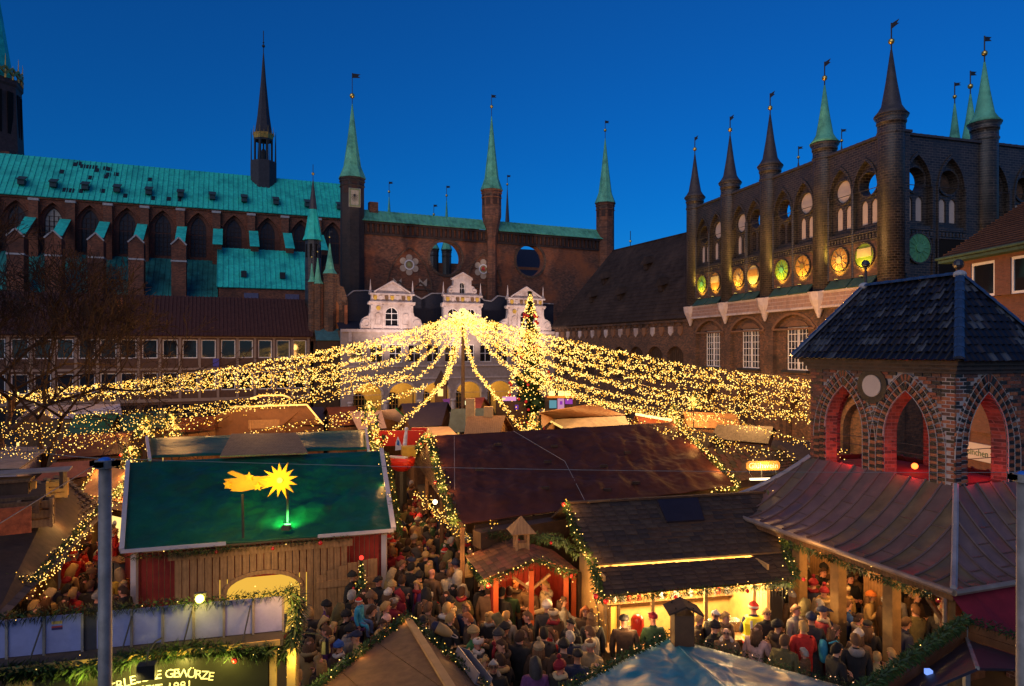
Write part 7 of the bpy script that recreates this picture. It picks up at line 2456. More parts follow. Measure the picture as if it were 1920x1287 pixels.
fir_garland('lit fir garland along the right eave of the plywood kiosk', [KA + up, KA.lerp(KC, .4) + up, KA.lerp(KC, .75) + up, KC + up], .11, 120, 6, 0)
fir_garland('lit fir garland along the left eave of the blue kiosk', [UB + up, UB.lerp(UA, .4) + up, UB.lerp(UA, .75) + up, UA + up], .12, 130, 6, 0, bulbm=glow('rosy_bulb', (1, .5, .25), 2.4))
fir_garland('lit fir garland along the right eave of the blue kiosk', [UA + up, UA.lerp(UC, .3) + up, UA.lerp(UC, .65) + up, UC + up], .11, 120, 6, 0, bulbm=glow('rosy_bulb', (1, .5, .25), 2.4))
fir_garland('thick unlit fir garland along the left fascia of the dark kiosk', [DB + Vector((0, 0, .35)), DB.lerp(DA, .35) + Vector((0, 0, .36)), DB.lerp(DA, .7) + Vector((0, 0, .36)), DA + Vector((0, 0, .36))], .14, 200, .4, 0)
fir_garland('unlit fir garland along the right fascia of the dark kiosk', [DA + Vector((0, 0, .36)), DA.lerp(DC, .4) + Vector((0, 0, .34)), DA.lerp(DC, .8) + Vector((0, 0, .32)), DC + Vector((0, 0, .32))], .13, 180, 0, 0)
fir_garland('fir garland hanging under the pavilion eave', [KG.w(KL + OA - .5, -OB + .1, ZE - .3), KG.w(KL, -OB + .1, ZE - .35), KG.w(KL - 1.6, -OB + .1, ZE - .3), KG.w(KL - 3, -OB + .1, ZE - .35)], .15, 110, .6, .2)
LBx = LB_ + (LB_ - LC_) * .35
fir_garland('broad icicle light garland along the lower edge of the shingled stall roof', [W(-25, 1083, 16.5), W(20, 1084, 16.4), W(60, 1088, 16.6), W(95, 1052, 18.2), W(140, 1003, 20.6), W(180, 958, 23.5), W(235, 905, 26)], .13, 90, 20, .4, droop=.13, spread=1.4)
fir_garland('lights outlining the orange lit board roof beside the steel post', [W(180, 872, 28), W(165, 900, 26.5), W(153, 924, 25.8), W(175, 933, 25.4), W(205, 938, 25)], .08, 40, 12, .3)
fir_garland('lights running down the far edge of the orange lit board roof', [W(232, 850, 29), W(240, 876, 28), W(236, 905, 26), W(222, 935, 24.5)], .12, 60, 14, .3, spread=1.6)
fir_garland('lights along the lane edge of the small green rear roof', [W(690, 806, 31), W(700, 832, 29), W(712, 850, 27.5), W(722, 900, 25), W(735, 950, 23)], .12, 60, 8, .3, spread=1.4)
# ---- firs
def fir_tree(label, base, h, r, nl, cat='fir tree', star=False, bm=None, dens=1.0, name='fir_tree'):
 t = thing(name, label, cat, base)
 MB().lathe([(h * .025, 0), (h * .008, h * .95)], 7).build('trunk', WOODD, t)
 m = MB()
 n = int(900 * dens)
 for i in range(n):
  f = (i + .5) / n
  z = h * (.08 + .92 * f ** 1.25)
  rad = r * (1 - (z / h)) ** .85 * (.75 + .3 * sin(z / h * 45))
  a = i * 2.39996 + rq.uniform(-.2, .2)
  o = Vector((cos(a), sin(a), 0))
  for k in range(3):
   rr = rad * rq.uniform(.35, 1.0)
   p = o * rr * .55 + Vector((0, 0, z + rq.uniform(-.1, .1)))
   q = o * rr + Vector((rq.uniform(-.08, .08) * r, rq.uniform(-.08, .08) * r, z - rr * .28))
   sd = Vector((-o.y, o.x, rq.uniform(-.4, .4))).normalized() * (.05 * r + .1 * rr)
   m.mi = rq.random() < .5
   mm = p.lerp(q, .55)
   m.add([p, mm + sd, q, mm - sd], [(0, 1, 2, 3)])
 m.build('crown', NEEDLE, t, kind='stuff')
 m = MB()
 for i in range(nl):
  f = rq.random()
  z = h * (.1 + .88 * f)
  rad = r * (1 - z / h) ** .85 * rq.uniform(.8, 1.08)
  a = rq.uniform(0, 2 * pi)
  q = Vector((rad * cos(a), rad * sin(a), z))
  m.mi = rq.random() < .3
  m.octa(q, bulb_r(q + Vector(base), rq.uniform(.8, 1.3)))
 m.build('bulbs', [bm or BULB, BULB_DIM], t, kind='stuff')
 for i in range(max(4, nl // 14)):
  f = rq.random() ** 1.4
  z = h * (.1 + .8 * f)
  rad = r * (1 - z / h) ** .85 * 1.02
  a = rq.uniform(-pi, 0)
  inst('bauble', bme, t, (rad * cos(a), rad * sin(a), z), (0, 0, 0), 2.6 if h > 6 else .8)
 if star:
  MB().ball((0, 0, h + .03), .07, 8, 6).build('star', glow('red_star', (1, .05, .03), 2), t)
 return t
p = W(994, 655, 62)
fir_tree('tall fir tree covered in lights right of the mast', (p.x, p.y, 0), W(994, 547, 62).z, 2.9, 1250, dens=1.6)
p = Wz(667, 1172, .9)
fir_tree('small lit fir with red top beside the door of the green roofed hut', (p.x + .1, p.y + .3, 0), 2.75, .62, 46, star=True, dens=.45)
p = Wz(270, 1140, .9)
fir_tree('small lit fir at the left corner of the red boarded hut', (p.x - .1, p.y, 0), 2.7, .55, 34, dens=.4)
for px, py, d, hz, lab in ((271, 812, 33, 1.0, 'little bright amber lit tree on the stalls behind the steel post'), (322, 812, 33, 1.1, 'little bright amber lit tree left of the green rear roof'), (692, 790, 34, 1.2, 'bright amber lit tree figure left of the red fairground ride'), (704, 845, 31, 1.5, 'bright amber lit bush at the corner of the small green roof'), (1262, 795, 36, 1.2, 'bright lit star shaped bush right of the orange lit stall'), (1000, 800, 36, .9, 'amber lit bush at the left end of the wedge roof'), (1300, 760, 44, .8, 'white glowing bush in front of the town hall arcade'), (246, 868, 28.5, .9, 'amber glowing bush at the top corner of the green hut')):
 p = W(px, py, d)
 t = thing('lit_bush', lab, 'lit bush', (p.x, p.y, 0))
 MB().tube([(0, 0, 0), (0, 0, p.z)], .05, 5).build('stem', WOODD, t)
 m = MB()
 for i in range(int(60 + 60 * hz)):
  z = rq.random()
  r = .5 * (1 - z * .8) * rq.random() ** .5
  a = rq.uniform(0, 6.3)
  m.mi = rq.random() < .6
  m.octa((r * cos(a), r * sin(a), p.z - .2 + z * hz), bulb_r(p, rq.uniform(.8, 1.5)))
 m.build('bulbs', [BULB, BULB_DIM], t, kind='stuff')
 m = MB()
 for i in range(60):
  z = rq.random()
  r = .45 * (1 - z * .7)
  a = rq.uniform(0, 6.3)
  q = Vector((r * cos(a), r * sin(a), p.z - .2 + z * hz))
  m.add([q, q + Vector((rq.uniform(-.2, .2), rq.uniform(-.2, .2), .15)), q + Vector((rq.uniform(-.2, .2), rq.uniform(-.2, .2), -.1))], [(0, 1, 2)])
 m.build('foliage', NEEDLE, t, kind='stuff')
# ---- bare trees at the left
BARK = mat('brown_bark', (.11, .06, .035), rough=.85, var=.35, scale=4, bump=.3)
TWIG = mat('brown_twig', (.026, .014, .009), rough=.85, var=.3)
def bare_tree(label, base, h, seed, depth=8):
 rr = random.Random(seed)
 t = thing('bare_tree', label, 'tree', base)
 tr, cr = MB(), MB()
 def grow(p, d, L_, r, k):
  n = 3
  pts = [p]
  for i in range(n):
   d = (d + Vector((rr.gauss(0, .13), rr.gauss(0, .13), rr.gauss(0, .08) + .03))).normalized()
   pts.append(pts[-1] + d * L_ / n)
  (tr if k < 2 else cr).tube(pts, r, 6 if k < 2 else 3, max(.02, r * .62), cap=False)
  if k >= depth:
   return
  m_ = 2 if k < 1 else rr.choice((2, 3, 3))
  for i in range(m_):
   a = rr.uniform(0, 6.28)
   sp_ = rr.uniform(.35, .85)
   o = d.orthogonal().normalized()
   o = Quaternion(d, a) @ o
   nd = (d * cos(sp_) + o * sin(sp_) + Vector((0, 0, .08))).normalized()
   grow(pts[-1] if i < 2 else pts[-2], nd, L_ * rr.uniform(.7, .86), r * .62, k + 1)
 grow(Vector((0, 0, 0)), Vector((0, 0, 1)), h * .27, h * .018, 0)
 tr.build('trunk', BARK, t)
 cr.build('crown', TWIG, t, kind='stuff')
for px, d, h, s, lab in ((-8, 38, 14.5, 1, 'bare brown tree at the left edge in front of the office block'), (52, 36, 12.8, 2, 'bare tree with fine twigs nearest the office windows'), (-75, 34, 15, 3, 'bare tree mostly cut off by the left picture edge')):
 p = W(px, 655, d)
 bare_tree(lab, (p.x, p.y, 0), h, s)
# ---------------------------------------------------------------- people
def skin_body(name, J, E, extra=None):
 """One continuous body grown from a jointed skeleton. J: name -> (pos, rx, ry); E: edges."""
 names = list(J)
 me = bpy.data.meshes.new(name)
 me.from_pydata([J[n][0] for n in names], [(names.index(a), names.index(b)) for a, b in E], [])
 o = bpy.data.objects.new(name, me)
 COL.objects.link(o)
 o.modifiers.new('Skin', 'SKIN')
 sv = me.skin_vertices[0].data
 for i, n in enumerate(names):
  sv[i].radius = (J[n][1], J[n][2])
  sv[i].use_root = n == 'pelvis'
 sb = o.modifiers.new('Sub', 'SUBSURF')
 sb.levels = 1
 dg = bpy.context.evaluated_depsgraph_get()
 ev = o.evaluated_get(dg)
 m2 = bpy.data.meshes.new_from_object(ev)
 vs = [v.co.copy() for v in m2.vertices]
 fs = [list(p.vertices) for p in m2.polygons]
 bpy.data.objects.remove(o)
 bpy.data.meshes.remove(me)
 bpy.data.meshes.remove(m2)
 return vs, fs
def make_body(kind, female=0, sit=False):
 s = .93 if female else 1.0
 J = {'pelvis': ((0, 0, .95), .165, .13), 'waist': ((0, .0, 1.1), .165 * s, .13), 'chest': ((0, .0, 1.30), .19 * s, .145), 'collar': ((0, .01, 1.44), .12, .1), 'neck': ((0, .0, 1.52), .06, .06), 'jaw': ((0, -.025, 1.585), .062, .07), 'head': ((0, -.01, 1.665), .08, .098), 'crown': ((0, .0, 1.735), .058, .07)}
 E = [('pelvis', 'waist'), ('waist', 'chest'), ('chest', 'collar'), ('collar', 'neck'), ('neck', 'jaw'), ('jaw', 'head'), ('head', 'crown')]
 arms = {
  'down': [((.20, .0, 1.41), (.255, .03, 1.14), (.25, -.05, .90), (.245, -.08, .80))] * 2,
  'mug': [((.19, .0, 1.41), (.25, -.02, 1.15), (.13, -.24, 1.17), (.06, -.3, 1.22))] * 2,
  'walk': [((.20, .0, 1.41), (.25, .12, 1.16), (.26, .06, .93), (.26, .02, .84)), ((.20, .0, 1.41), (.25, -.06, 1.14), (.25, -.22, .97), (.24, -.27, .9))],
  'phone': [((.20, .0, 1.41), (.25, .02, 1.14), (.25, -.06, .91), (.245, -.08, .82)), ((.19, .0, 1.41), (.26, -.06, 1.16), (.17, -.22, 1.36), (.13, -.24, 1.45))],
  'reach': [((.19, -.02, 1.41), (.25, -.16, 1.2), (.2, -.4, 1.15), (.19, -.48, 1.15)), ((.19, .0, 1.41), (.25, -.06, 1.15), (.18, -.28, 1.08), (.15, -.35, 1.08))],
  'wave': [((.20, .0, 1.41), (.25, .03, 1.14), (.25, -.05, .9), (.245, -.08, .81)), ((.2, .0, 1.42), (.36, -.02, 1.4), (.38, -.06, 1.63), (.38, -.07, 1.72))],
 }[kind if kind in ('down', 'mug', 'walk', 'phone', 'reach', 'wave') else 'down']
 hands = []
 for i, sx in enumerate((1, -1)):
  sh, el, wr, ha = [Vector((p[0] * sx, p[1], p[2])) for p in arms[i]]
  k = 'lr'[i]
  J['shoulder' + k] = (sh, .085, .085)
  J['elbow' + k] = (el, .066, .066)
  J['wrist' + k] = (wr, .05, .05)
  J['hand' + k] = (wr.lerp(ha, .7), .04, .03)
  E += [('chest', 'shoulder' + k), ('shoulder' + k, 'elbow' + k), ('elbow' + k, 'wrist' + k), ('wrist' + k, 'hand' + k)]
  hands.append((wr, ha, sx))
  if sit:
   hp, kn, an, to = (.1, -.05, .93), (.17, -.36, .9), (.15, -.34, .52), (.15, -.45, .47)
  elif kind == 'walk':
   hp, kn, an, to = ((.1, 0, .88), (.1, -.16, .5), (.1, -.1, .1), (.1, -.24, .05)) if i == 0 else ((.1, 0, .88), (.1, .02, .48), (.1, .24, .13), (.1, .13, .04))
  else:
   hp, kn, an, to = (.1, 0, .88), (.11, -.02, .49), (.115, .02, .09), (.12, -.13, .045)
  hp, kn, an, to = [Vector((p[0] * sx, p[1], p[2])) for p in (hp, kn, an, to)]
  J['hip' + k] = (hp, .108, .108)
  J['knee' + k] = (kn, .075, .075)
  J['ankle' + k] = (an, .055, .055)
  J['toe' + k] = (to, .05, .04)
  E += [('pelvis', 'hip' + k), ('hip' + k, 'knee' + k), ('knee' + k, 'ankle' + k), ('ankle' + k, 'toe' + k)]
 vs, fs = skin_body('person', J, E)
 mb = MB()
 mb.v = [tuple(v) for v in vs]
 for f in fs:
  c = sum((vs[i] for i in f), Vector()) / len(f)
  hand = min(((c - ha.lerp(wr, .35)).length for wr, ha, _ in hands)) < .085
  if c.z > 1.535 and abs(c.x) < .17 and not (kind == 'wave' and abs(c.x) > .15):
   k = 0
  elif hand:
   k = 0
  elif c.z > (.84 if not sit else .99) or max(abs(c.x) - .19, 0) > 0 and c.z > .8:
   k = 1
  elif c.z < .11 or (sit and c.z < .53):
   k = 3
  else:
   k = 2
  mb.f.append(f)
  mb.m.append(k)
 mb.mi = 0
 # face: nose, ears, eyes, brows, mouth
 mb.add([(0, -.098, 1.672), (-.017, -.1, 1.632), (.017, -.1, 1.632), (0, -.136, 1.636)], [(0, 1, 3), (0, 3, 2), (1, 2, 3)])
 for sx in (-1, 1):
  mb.obox((sx * .084, .0, 1.65), (.008, 0, 0), (0, .018, 0), (0, 0, .03))
 mb.mi = 4
 for sx in (-1, 1):
  mb.obox((sx * .032, -.099, 1.672), (.013, 0, 0), (0, .005, 0), (0, 0, .006))
  mb.obox((sx * .033, -.1, 1.695), (.018, 0, 0), (0, .005, 0), (0, 0, .004))
 mb.mi = 5
 mb.obox((0, -.101, 1.605), (.022, 0, 0), (0, .006, 0), (0, 0, .006))
 # fingers and thumb rooted in the palm
 mb.mi = 0
 for wr, ha, sx in hands:
  d = (ha - wr).normalized()
  sd = d.cross(Vector((sx, 0, 0)))
  if sd.length < .2:
   sd = d.cross(Vector((0, 0, 1)))
  sd.normalize()
  inw = d.cross(sd).normalized()
  if inw.x * sx > 0:
   inw = -inw
  pb = wr.lerp(ha, .85)
  for j, ln in enumerate((.062, .07, .066, .052)):
   b = pb + sd * (j - 1.5) * .019
   mb.tube([b, b + d * ln * .55 + inw * .008, b + d * ln * .9 + inw * .035], .0105, 5, .007)
  b = wr.lerp(ha, .45) + sd * -.035
  mb.tube([b, b + d * .03 - sd * .022 + inw * .012, b + d * .055 - sd * .02 + inw * .03], .0115, 5, .008)
 return mb
SKIN = [mat('skin_fair', (.58, .3, .19), rough=.55, var=.08, bump=0), mat('skin_rosy', (.6, .26, .17), rough=.55, var=.08, bump=0), mat('skin_tan', (.42, .21, .12), rough=.55, var=.08, bump=0)]
EYE = mat('eye_dark', (.02, .014, .01), rough=.3, var=0)
LIP = mat('lip', (.35, .1, .08), rough=.5, var=0)
SHOE = mat('dark_shoe', (.02, .016, .014), rough=.5, var=.2, bump=0)
def clothm(name, c):
 return mat(name + '_cloth', c, rough=.85, var=.3, scale=9, bump=.25)
COATS = {'black': (.016, .015, .016), 'charcoal': (.04, .038, .04), 'dark brown': (.06, .035, .022), 'brown': (.15, .085, .045), 'olive': (.11, .09, .035), 'dark green': (.03, .07, .03), 'green': (.035, .15, .05), 'navy': (.018, .025, .06), 'blue': (.03, .09, .32), 'red': (.45, .025, .02), 'dark red': (.2, .02, .022), 'grey': (.22, .2, .185), 'beige': (.3, .22, .12), 'cream': (.46, .36, .22), 'white': (.5, .44, .38), 'orange': (.55, .16, .03), 'tan': (.24, .14, .06), 'turquoise': (.03, .25, .4), 'pale pink': (.6, .36, .3), 'yellow': (.6, .42, .06), 'purple': (.12, .04, .14), 'dark blue': (.02, .03, .09)}
HAIRS = {'black': (.012, .01, .009), 'dark brown': (.045, .022, .012), 'brown': (.12, .06, .028), 'blonde': (.38, .23, .08), 'grey': (.33, .3, .26), 'reddish': (.3, .1, .035), 'white': (.6, .56, .5)}
PANTS = [clothm('dark_jeans', (.03, .038, .07)), clothm('black_trousers', (.018, .017, .018)), clothm('brown_trousers', (.07, .05, .035)), clothm('blue_jeans', (.07, .1, .2))]
BODY = {}
for k in ('down', 'mug', 'walk', 'phone', 'reach', 'wave'):
 for f in (0, 1):
  BODY[(k, f)] = make_body(k, f).mesh('person', [SKIN[0], COATS and clothm('black', COATS['black']), PANTS[0], SHOE, EYE, LIP], True)
BODY[('sit', 0)] = make_body('down', 0, True).mesh('person', [SKIN[0], clothm('black', COATS['black']), PANTS[0], SHOE, EYE, LIP], True)
for me in BODY.values():
 pass
HC = Vector((0, .0, 1.665))
def shell(r, zlo, zhi, back=.0, front_cut=.0, sx=1.0, sy=1.18, lump=0, seed=0):
 """Cap shaped shell round the head: covers from zhi down to zlo, open at the face."""
 m = MB()
 rr = random.Random(seed)
 n, k = 14, 6
 vs = []
 for j in range(k + 1):
  t = j / k
  for i in range(n):
   a = 2 * pi * i / n
   fr = max(0, -sin(a))                      # 1 in front (-y)
   zl = zlo + (front_cut - zlo) * fr ** .5 if fr > 0 else zlo - back * max(0, sin(a))
   z = zhi + (zl - zhi) * t
   ph = min(1, t * 1.05)
   rad = r * sin(min(pi / 2, ph * pi / 2 * 1.35) if t > 0 else .12)
   w = 1 + lump * rr.uniform(-1, 1)
   vs.append((rad * sx * cos(a) * w, rad * sy * sin(a) * w + .005, z))
 fs = [(j * n + i, (j + 1) * n + i, (j + 1) * n + (i + 1) % n, j * n + (i + 1) % n) for j in range(k) for i in range(n)]
 fs.append(tuple(range(n)))
 m.add(vs, [f[::-1] for f in fs])
 return m
DUM = mat('wool', (.3, .3, .3), rough=.9, var=.3, scale=20, bump=.4)
HEADW = {
 'short': shell(.094, 1.62, 1.775, .04, 1.72, lump=.06).mesh('hair', [DUM], True),
 'long': None, 'bun': None,
 'beanie': shell(.103, 1.655, 1.80, .02, 1.69).mesh('knit_hat', [DUM], True),
 'cap': None, 'hood': shell(.125, 1.50, 1.80, .05, 1.70, lump=.03).mesh('hood', [DUM], True),
 'headband': MB().lathe([(.1, 1.66), (.106, 1.67), (.106, 1.725), (.1, 1.735)], 14, (0, 0, 0), 0, 1, 1.14).mesh('headband', [DUM], True),
 'furhat': shell(.135, 1.62, 1.83, .03, 1.71, lump=.09).mesh('fur_hat', [DUM], True),
}
m = shell(.098, 1.60, 1.78, .28, 1.72, lump=.06, seed=2)
for i in range(9):
 a = pi * (.05 + .9 * i / 8)
 x, y = .095 * cos(a), .085 * sin(a) + .02
 m.tube([(x, y, 1.66), (x * 1.15, y * 1.25, 1.5), (x * 1.1, y * 1.3, 1.36)], .035, 5, .02)
HEADW['long'] = m.mesh('hair', [DUM], True)
m = shell(.094, 1.62, 1.775, .04, 1.72, lump=.05, seed=4)
m.ball((0, .11, 1.74), .05, 8, 6)
HEADW['bun'] = m.mesh('hair', [DUM], True)
m = shell(.101, 1.68, 1.785, .0, 1.70)
m.slab((-.075, -.19, 1.695), (.075, -.19, 1.695), (.085, -.08, 1.715), (-.085, -.08, 1.715), .012)
HEADW['cap'] = m.mesh('cap', [DUM], True)
POM = MB().ball((0, 0, 0), .045, 8, 6).mesh('pompom', [DUM], True)
BRIM = MB().lathe([(.104, 1.66), (.112, 1.665), (.112, 1.70), (.104, 1.705)], 14, (0, 0, 0), 0, 1, 1.16).mesh('hat_brim', [DUM], True)
SCARF = MB()
SCARF.tube([Vector((.1 * cos(a), .09 * sin(a) - .005, 1.5 + .015 * sin(a * 3))) for a in [2 * pi * i / 12 for i in range(13)]], .042, 7)
SCARF.tube([(.04, -.11, 1.48), (.05, -.16, 1.36), (.05, -.165, 1.22)], .035, 5)
SCARF = SCARF.mesh('scarf', [DUM], True)
COLLAR = MB().tube([Vector((.125 * cos(a), .115 * sin(a) + .01, 1.475 + .02 * sin(a))) for a in [2 * pi * i / 12 for i in range(13)]], .05, 7).mesh('collar', [DUM], True)
HOODDN = MB().lathe([(.06, 1.36), (.13, 1.4), (.15, 1.47), (.11, 1.53), (.06, 1.5)], 10, (0, .07, 0), 0, 1, .75).mesh('folded_hood', [DUM], True)
SKIRT = MB().lathe([(.17, .98), (.2, .94), (.225, .6), (.235, .46), (.22, .45), (.2, .9)], 14, (0, 0, 0), 0, 1, .82).mesh('coat_skirt', [DUM], True)
PACK = MB()
PACK.lathe([(.1, 1.0), (.15, 1.03), (.16, 1.3), (.12, 1.42), (.04, 1.45)], 8, (0, .2, 0), .5, 1, .55)
for sx in (-1, 1):
 PACK.tube([(sx * .1, .12, 1.42), (sx * .12, -.02, 1.49), (sx * .13, -.14, 1.4), (sx * .15, -.1, 1.15), (sx * .14, .1, 1.05)], .02, 5)
PACK = PACK.mesh('backpack', [DUM], True)
BAG = MB().lathe([(.1, .62), (.13, .64), (.12, .9), (.09, .92)], 8, (.3, 0, 0), .5, .5, 1.1)
BAG.tube([(.27, -.08, .9), (.25, -.04, 1.0), (.25, .04, 1.0), (.27, .08, .9)], .01, 5)
BAG = BAG.mesh('shopping_bag', [DUM], True)
GLS = MB()
for sx in (-1, 1):
 strip(GLS, circ(sx * .034, 1.672, .024, 10), circ(sx * .034, 1.672, .019, 10), -.112, -.106)
 GLS.tube([(sx * .058, -.108, 1.676), (sx * .086, .0, 1.668)], .003, 4)
GLS.tube([(-.012, -.109, 1.675), (.012, -.109, 1.675)], .003, 4)
GLS = GLS.mesh('glasses', [IRON])
VEST = MB()
VEST.lathe([(.2, .92), (.215, 1.0), (.21, 1.2), (.225, 1.36), (.17, 1.47), (.1, 1.49), (.2, 1.3)], 12, (0, 0, 0), 0, 1, .78)
for i, f in enumerate(VEST.f):
 zc = sum(VEST.v[j][2] for j in f) / len(f)
 VEST.m[i] = 1 if zc < 1.02 else 0
VEST.mi = 2
for z in (1.0, 1.1):
 VEST.lathe([(.219, z - .02), (.221, z), (.219, z + .02)], 12, (0, 0, 0), 0, 1, .79)
for sx in (-1, 1):
 VEST.bar((sx * .1, .172, 1.1), (sx * .1, .15, 1.44), .04, .008, (0, 1, 0))
VEST = VEST.mesh('safety_vest', [mat('vest_yellow', (.75, .65, .03), var=.1, rough=.6), mat('vest_red', (.8, .05, .04), var=.1, rough=.6), mat('reflective_band', (.75, .72, .68), rough=.3, var=0)], False)
def setmat(o, i, m):
 o.material_slots[i].link = 'OBJECT'
 o.material_slots[i].material = m
def part(me, root, m=None, loc=(0, 0, 0)):
 o = inst(me.name.split('.')[0], me, root, loc)
 if m is not None:
  setmat(o, 0, m)
 return o
FAC = [(22, 'facing the viewer'), (67, 'turned to the right'), (113, 'in profile to the right'), (158, 'half turned away to the right'), (181, 'seen from behind')]
def facing_word(y):
 y = (y + 180) % 360 - 180
 a = abs(y)
 if a < 25:
  return 'facing the viewer'
 if a > 150:
  return 'seen from behind'
 s = 'right' if y > 0 else 'left'
 return ('turned to the %s' if a < 75 else 'in profile to the %s' if a < 115 else 'half turned away to the %s') % s
PLACES = []
people = []
hr = random.Random(77)
def zone(x, y, px, py):
 if px < 187:
  return 'left of the near steel post'
 if px < 250:
  return 'right of the near steel post'
 if px < 735 and py > 1020:
  return 'by the green roofed hut door' if py < 1120 else 'between spice stall and plywood kiosk'
 if px < 925 and py < 985:
  return 'under the log gable'
 if px < 930 and py < 1060:
  return 'in the lane beside the green roof'
 if px < 880 and py < 1135:
  return 'right of the small lit fir'
 if px < 880:
  return 'behind the peak of the plywood kiosk'
 if px < 1085 and py < 1115:
  return 'at the gingerbread hut'
 if px < 1135 and py < 1180:
  return 'before the gingerbread hut'
 if px < 1135:
  return 'between plywood and blue kiosks'
 if px < 1262:
  return 'at the glowing food counter'
 if px < 1490 and py < 1170:
  return 'right of the chimney box'
 if px < 1560 and py > 1120:
  return 'behind the blue roof edge'
 if py < 1085:
  return 'deep under the pavilion roof'
 if px < 1660:
  return 'by the middle pavilion posts'
 return 'by the right pavilion posts'
used = set()
def person(px, py, coat, head, yaw=0, pose='down', fem=0, h=None, long=False, extra='', pants=None, skin=None, place=None, xyz=None, seat=False):
 """Head top at the measured pixel; head = style[:colour]; extra: comma list of scarf, pack, bag, glasses, hood, collar, vest."""
 H0 = 1.25 * (h or (1.67 if fem else 1.78))
 k = H0 / 1.75
 if pose == 'down':
  pose = ('down', 'mug', 'walk', 'phone', 'down', 'mug')[int(px * 7 + py * 3) % 6]
 st, hc = (head.split(':') + ['brown'])[:2]
 pom = st.endswith('*')
 st = st.rstrip('*')
 ht = H0 * (1.8 / 1.75 if st in ('beanie', 'furhat', 'hood') else 1.77 / 1.75)
 if xyz is None:
  p = Wz(px, py, ht)
  pos = Vector((p.x, p.y, 0))
 else:
  pos = Vector(xyz)
 adult = 'child' if H0 < 1.82 else 'person'
 hn = {'short': f'short {hc} hair', 'long': f'long {hc} hair', 'bun': f'{hc} hair in a bun', 'bald': 'a bald head', 'beanie': f'{hc} {"pompom hat" if pom else "knit hat"}', 'cap': f'{hc} cap', 'hood': f'{hc} hood up', 'headband': f'{hc} headband', 'furhat': f'{hc} fluffy hat'}[st]
 ex = []
 for e in [e for e in extra.split(',') if e]:
  n, _, c = e.partition(':')
  ex.append((n, c))
 words = {'scarf': '%s scarf', 'pack': '%s backpack', 'bag': '%s bag', 'glasses': 'glasses', 'collar': '%s collar', 'vest': 'yellow and red vest', 'hooddn': '%s hood'}
 en = [words[n] % c if '%s' in words[n] else words[n] for n, c in ex]
 pl = place or zone(pos.x, pos.y, px, py)
 a0 = f"{adult} in {coat} {'coat' if long else 'jacket'}, {hn}"
 for lab in (f"{a0}{', ' + en[0] if en else ''}, {facing_word(yaw)}, {pl}", f"{a0}{', ' + en[0] if en else ''}, {pl}", f"{a0}, {pl}"):
  if len(lab.split()) <= 15:
   break
 people.append(dict(px=px, py=py, pos=pos, k=k, coat=coat, st=st, hc=hc, pom=pom, yaw=yaw, pose=pose, fem=fem, long=long, ex=ex, pants=pants, skin=skin, lab=lab, seat=seat, fixed=xyz is not None, adult=adult))
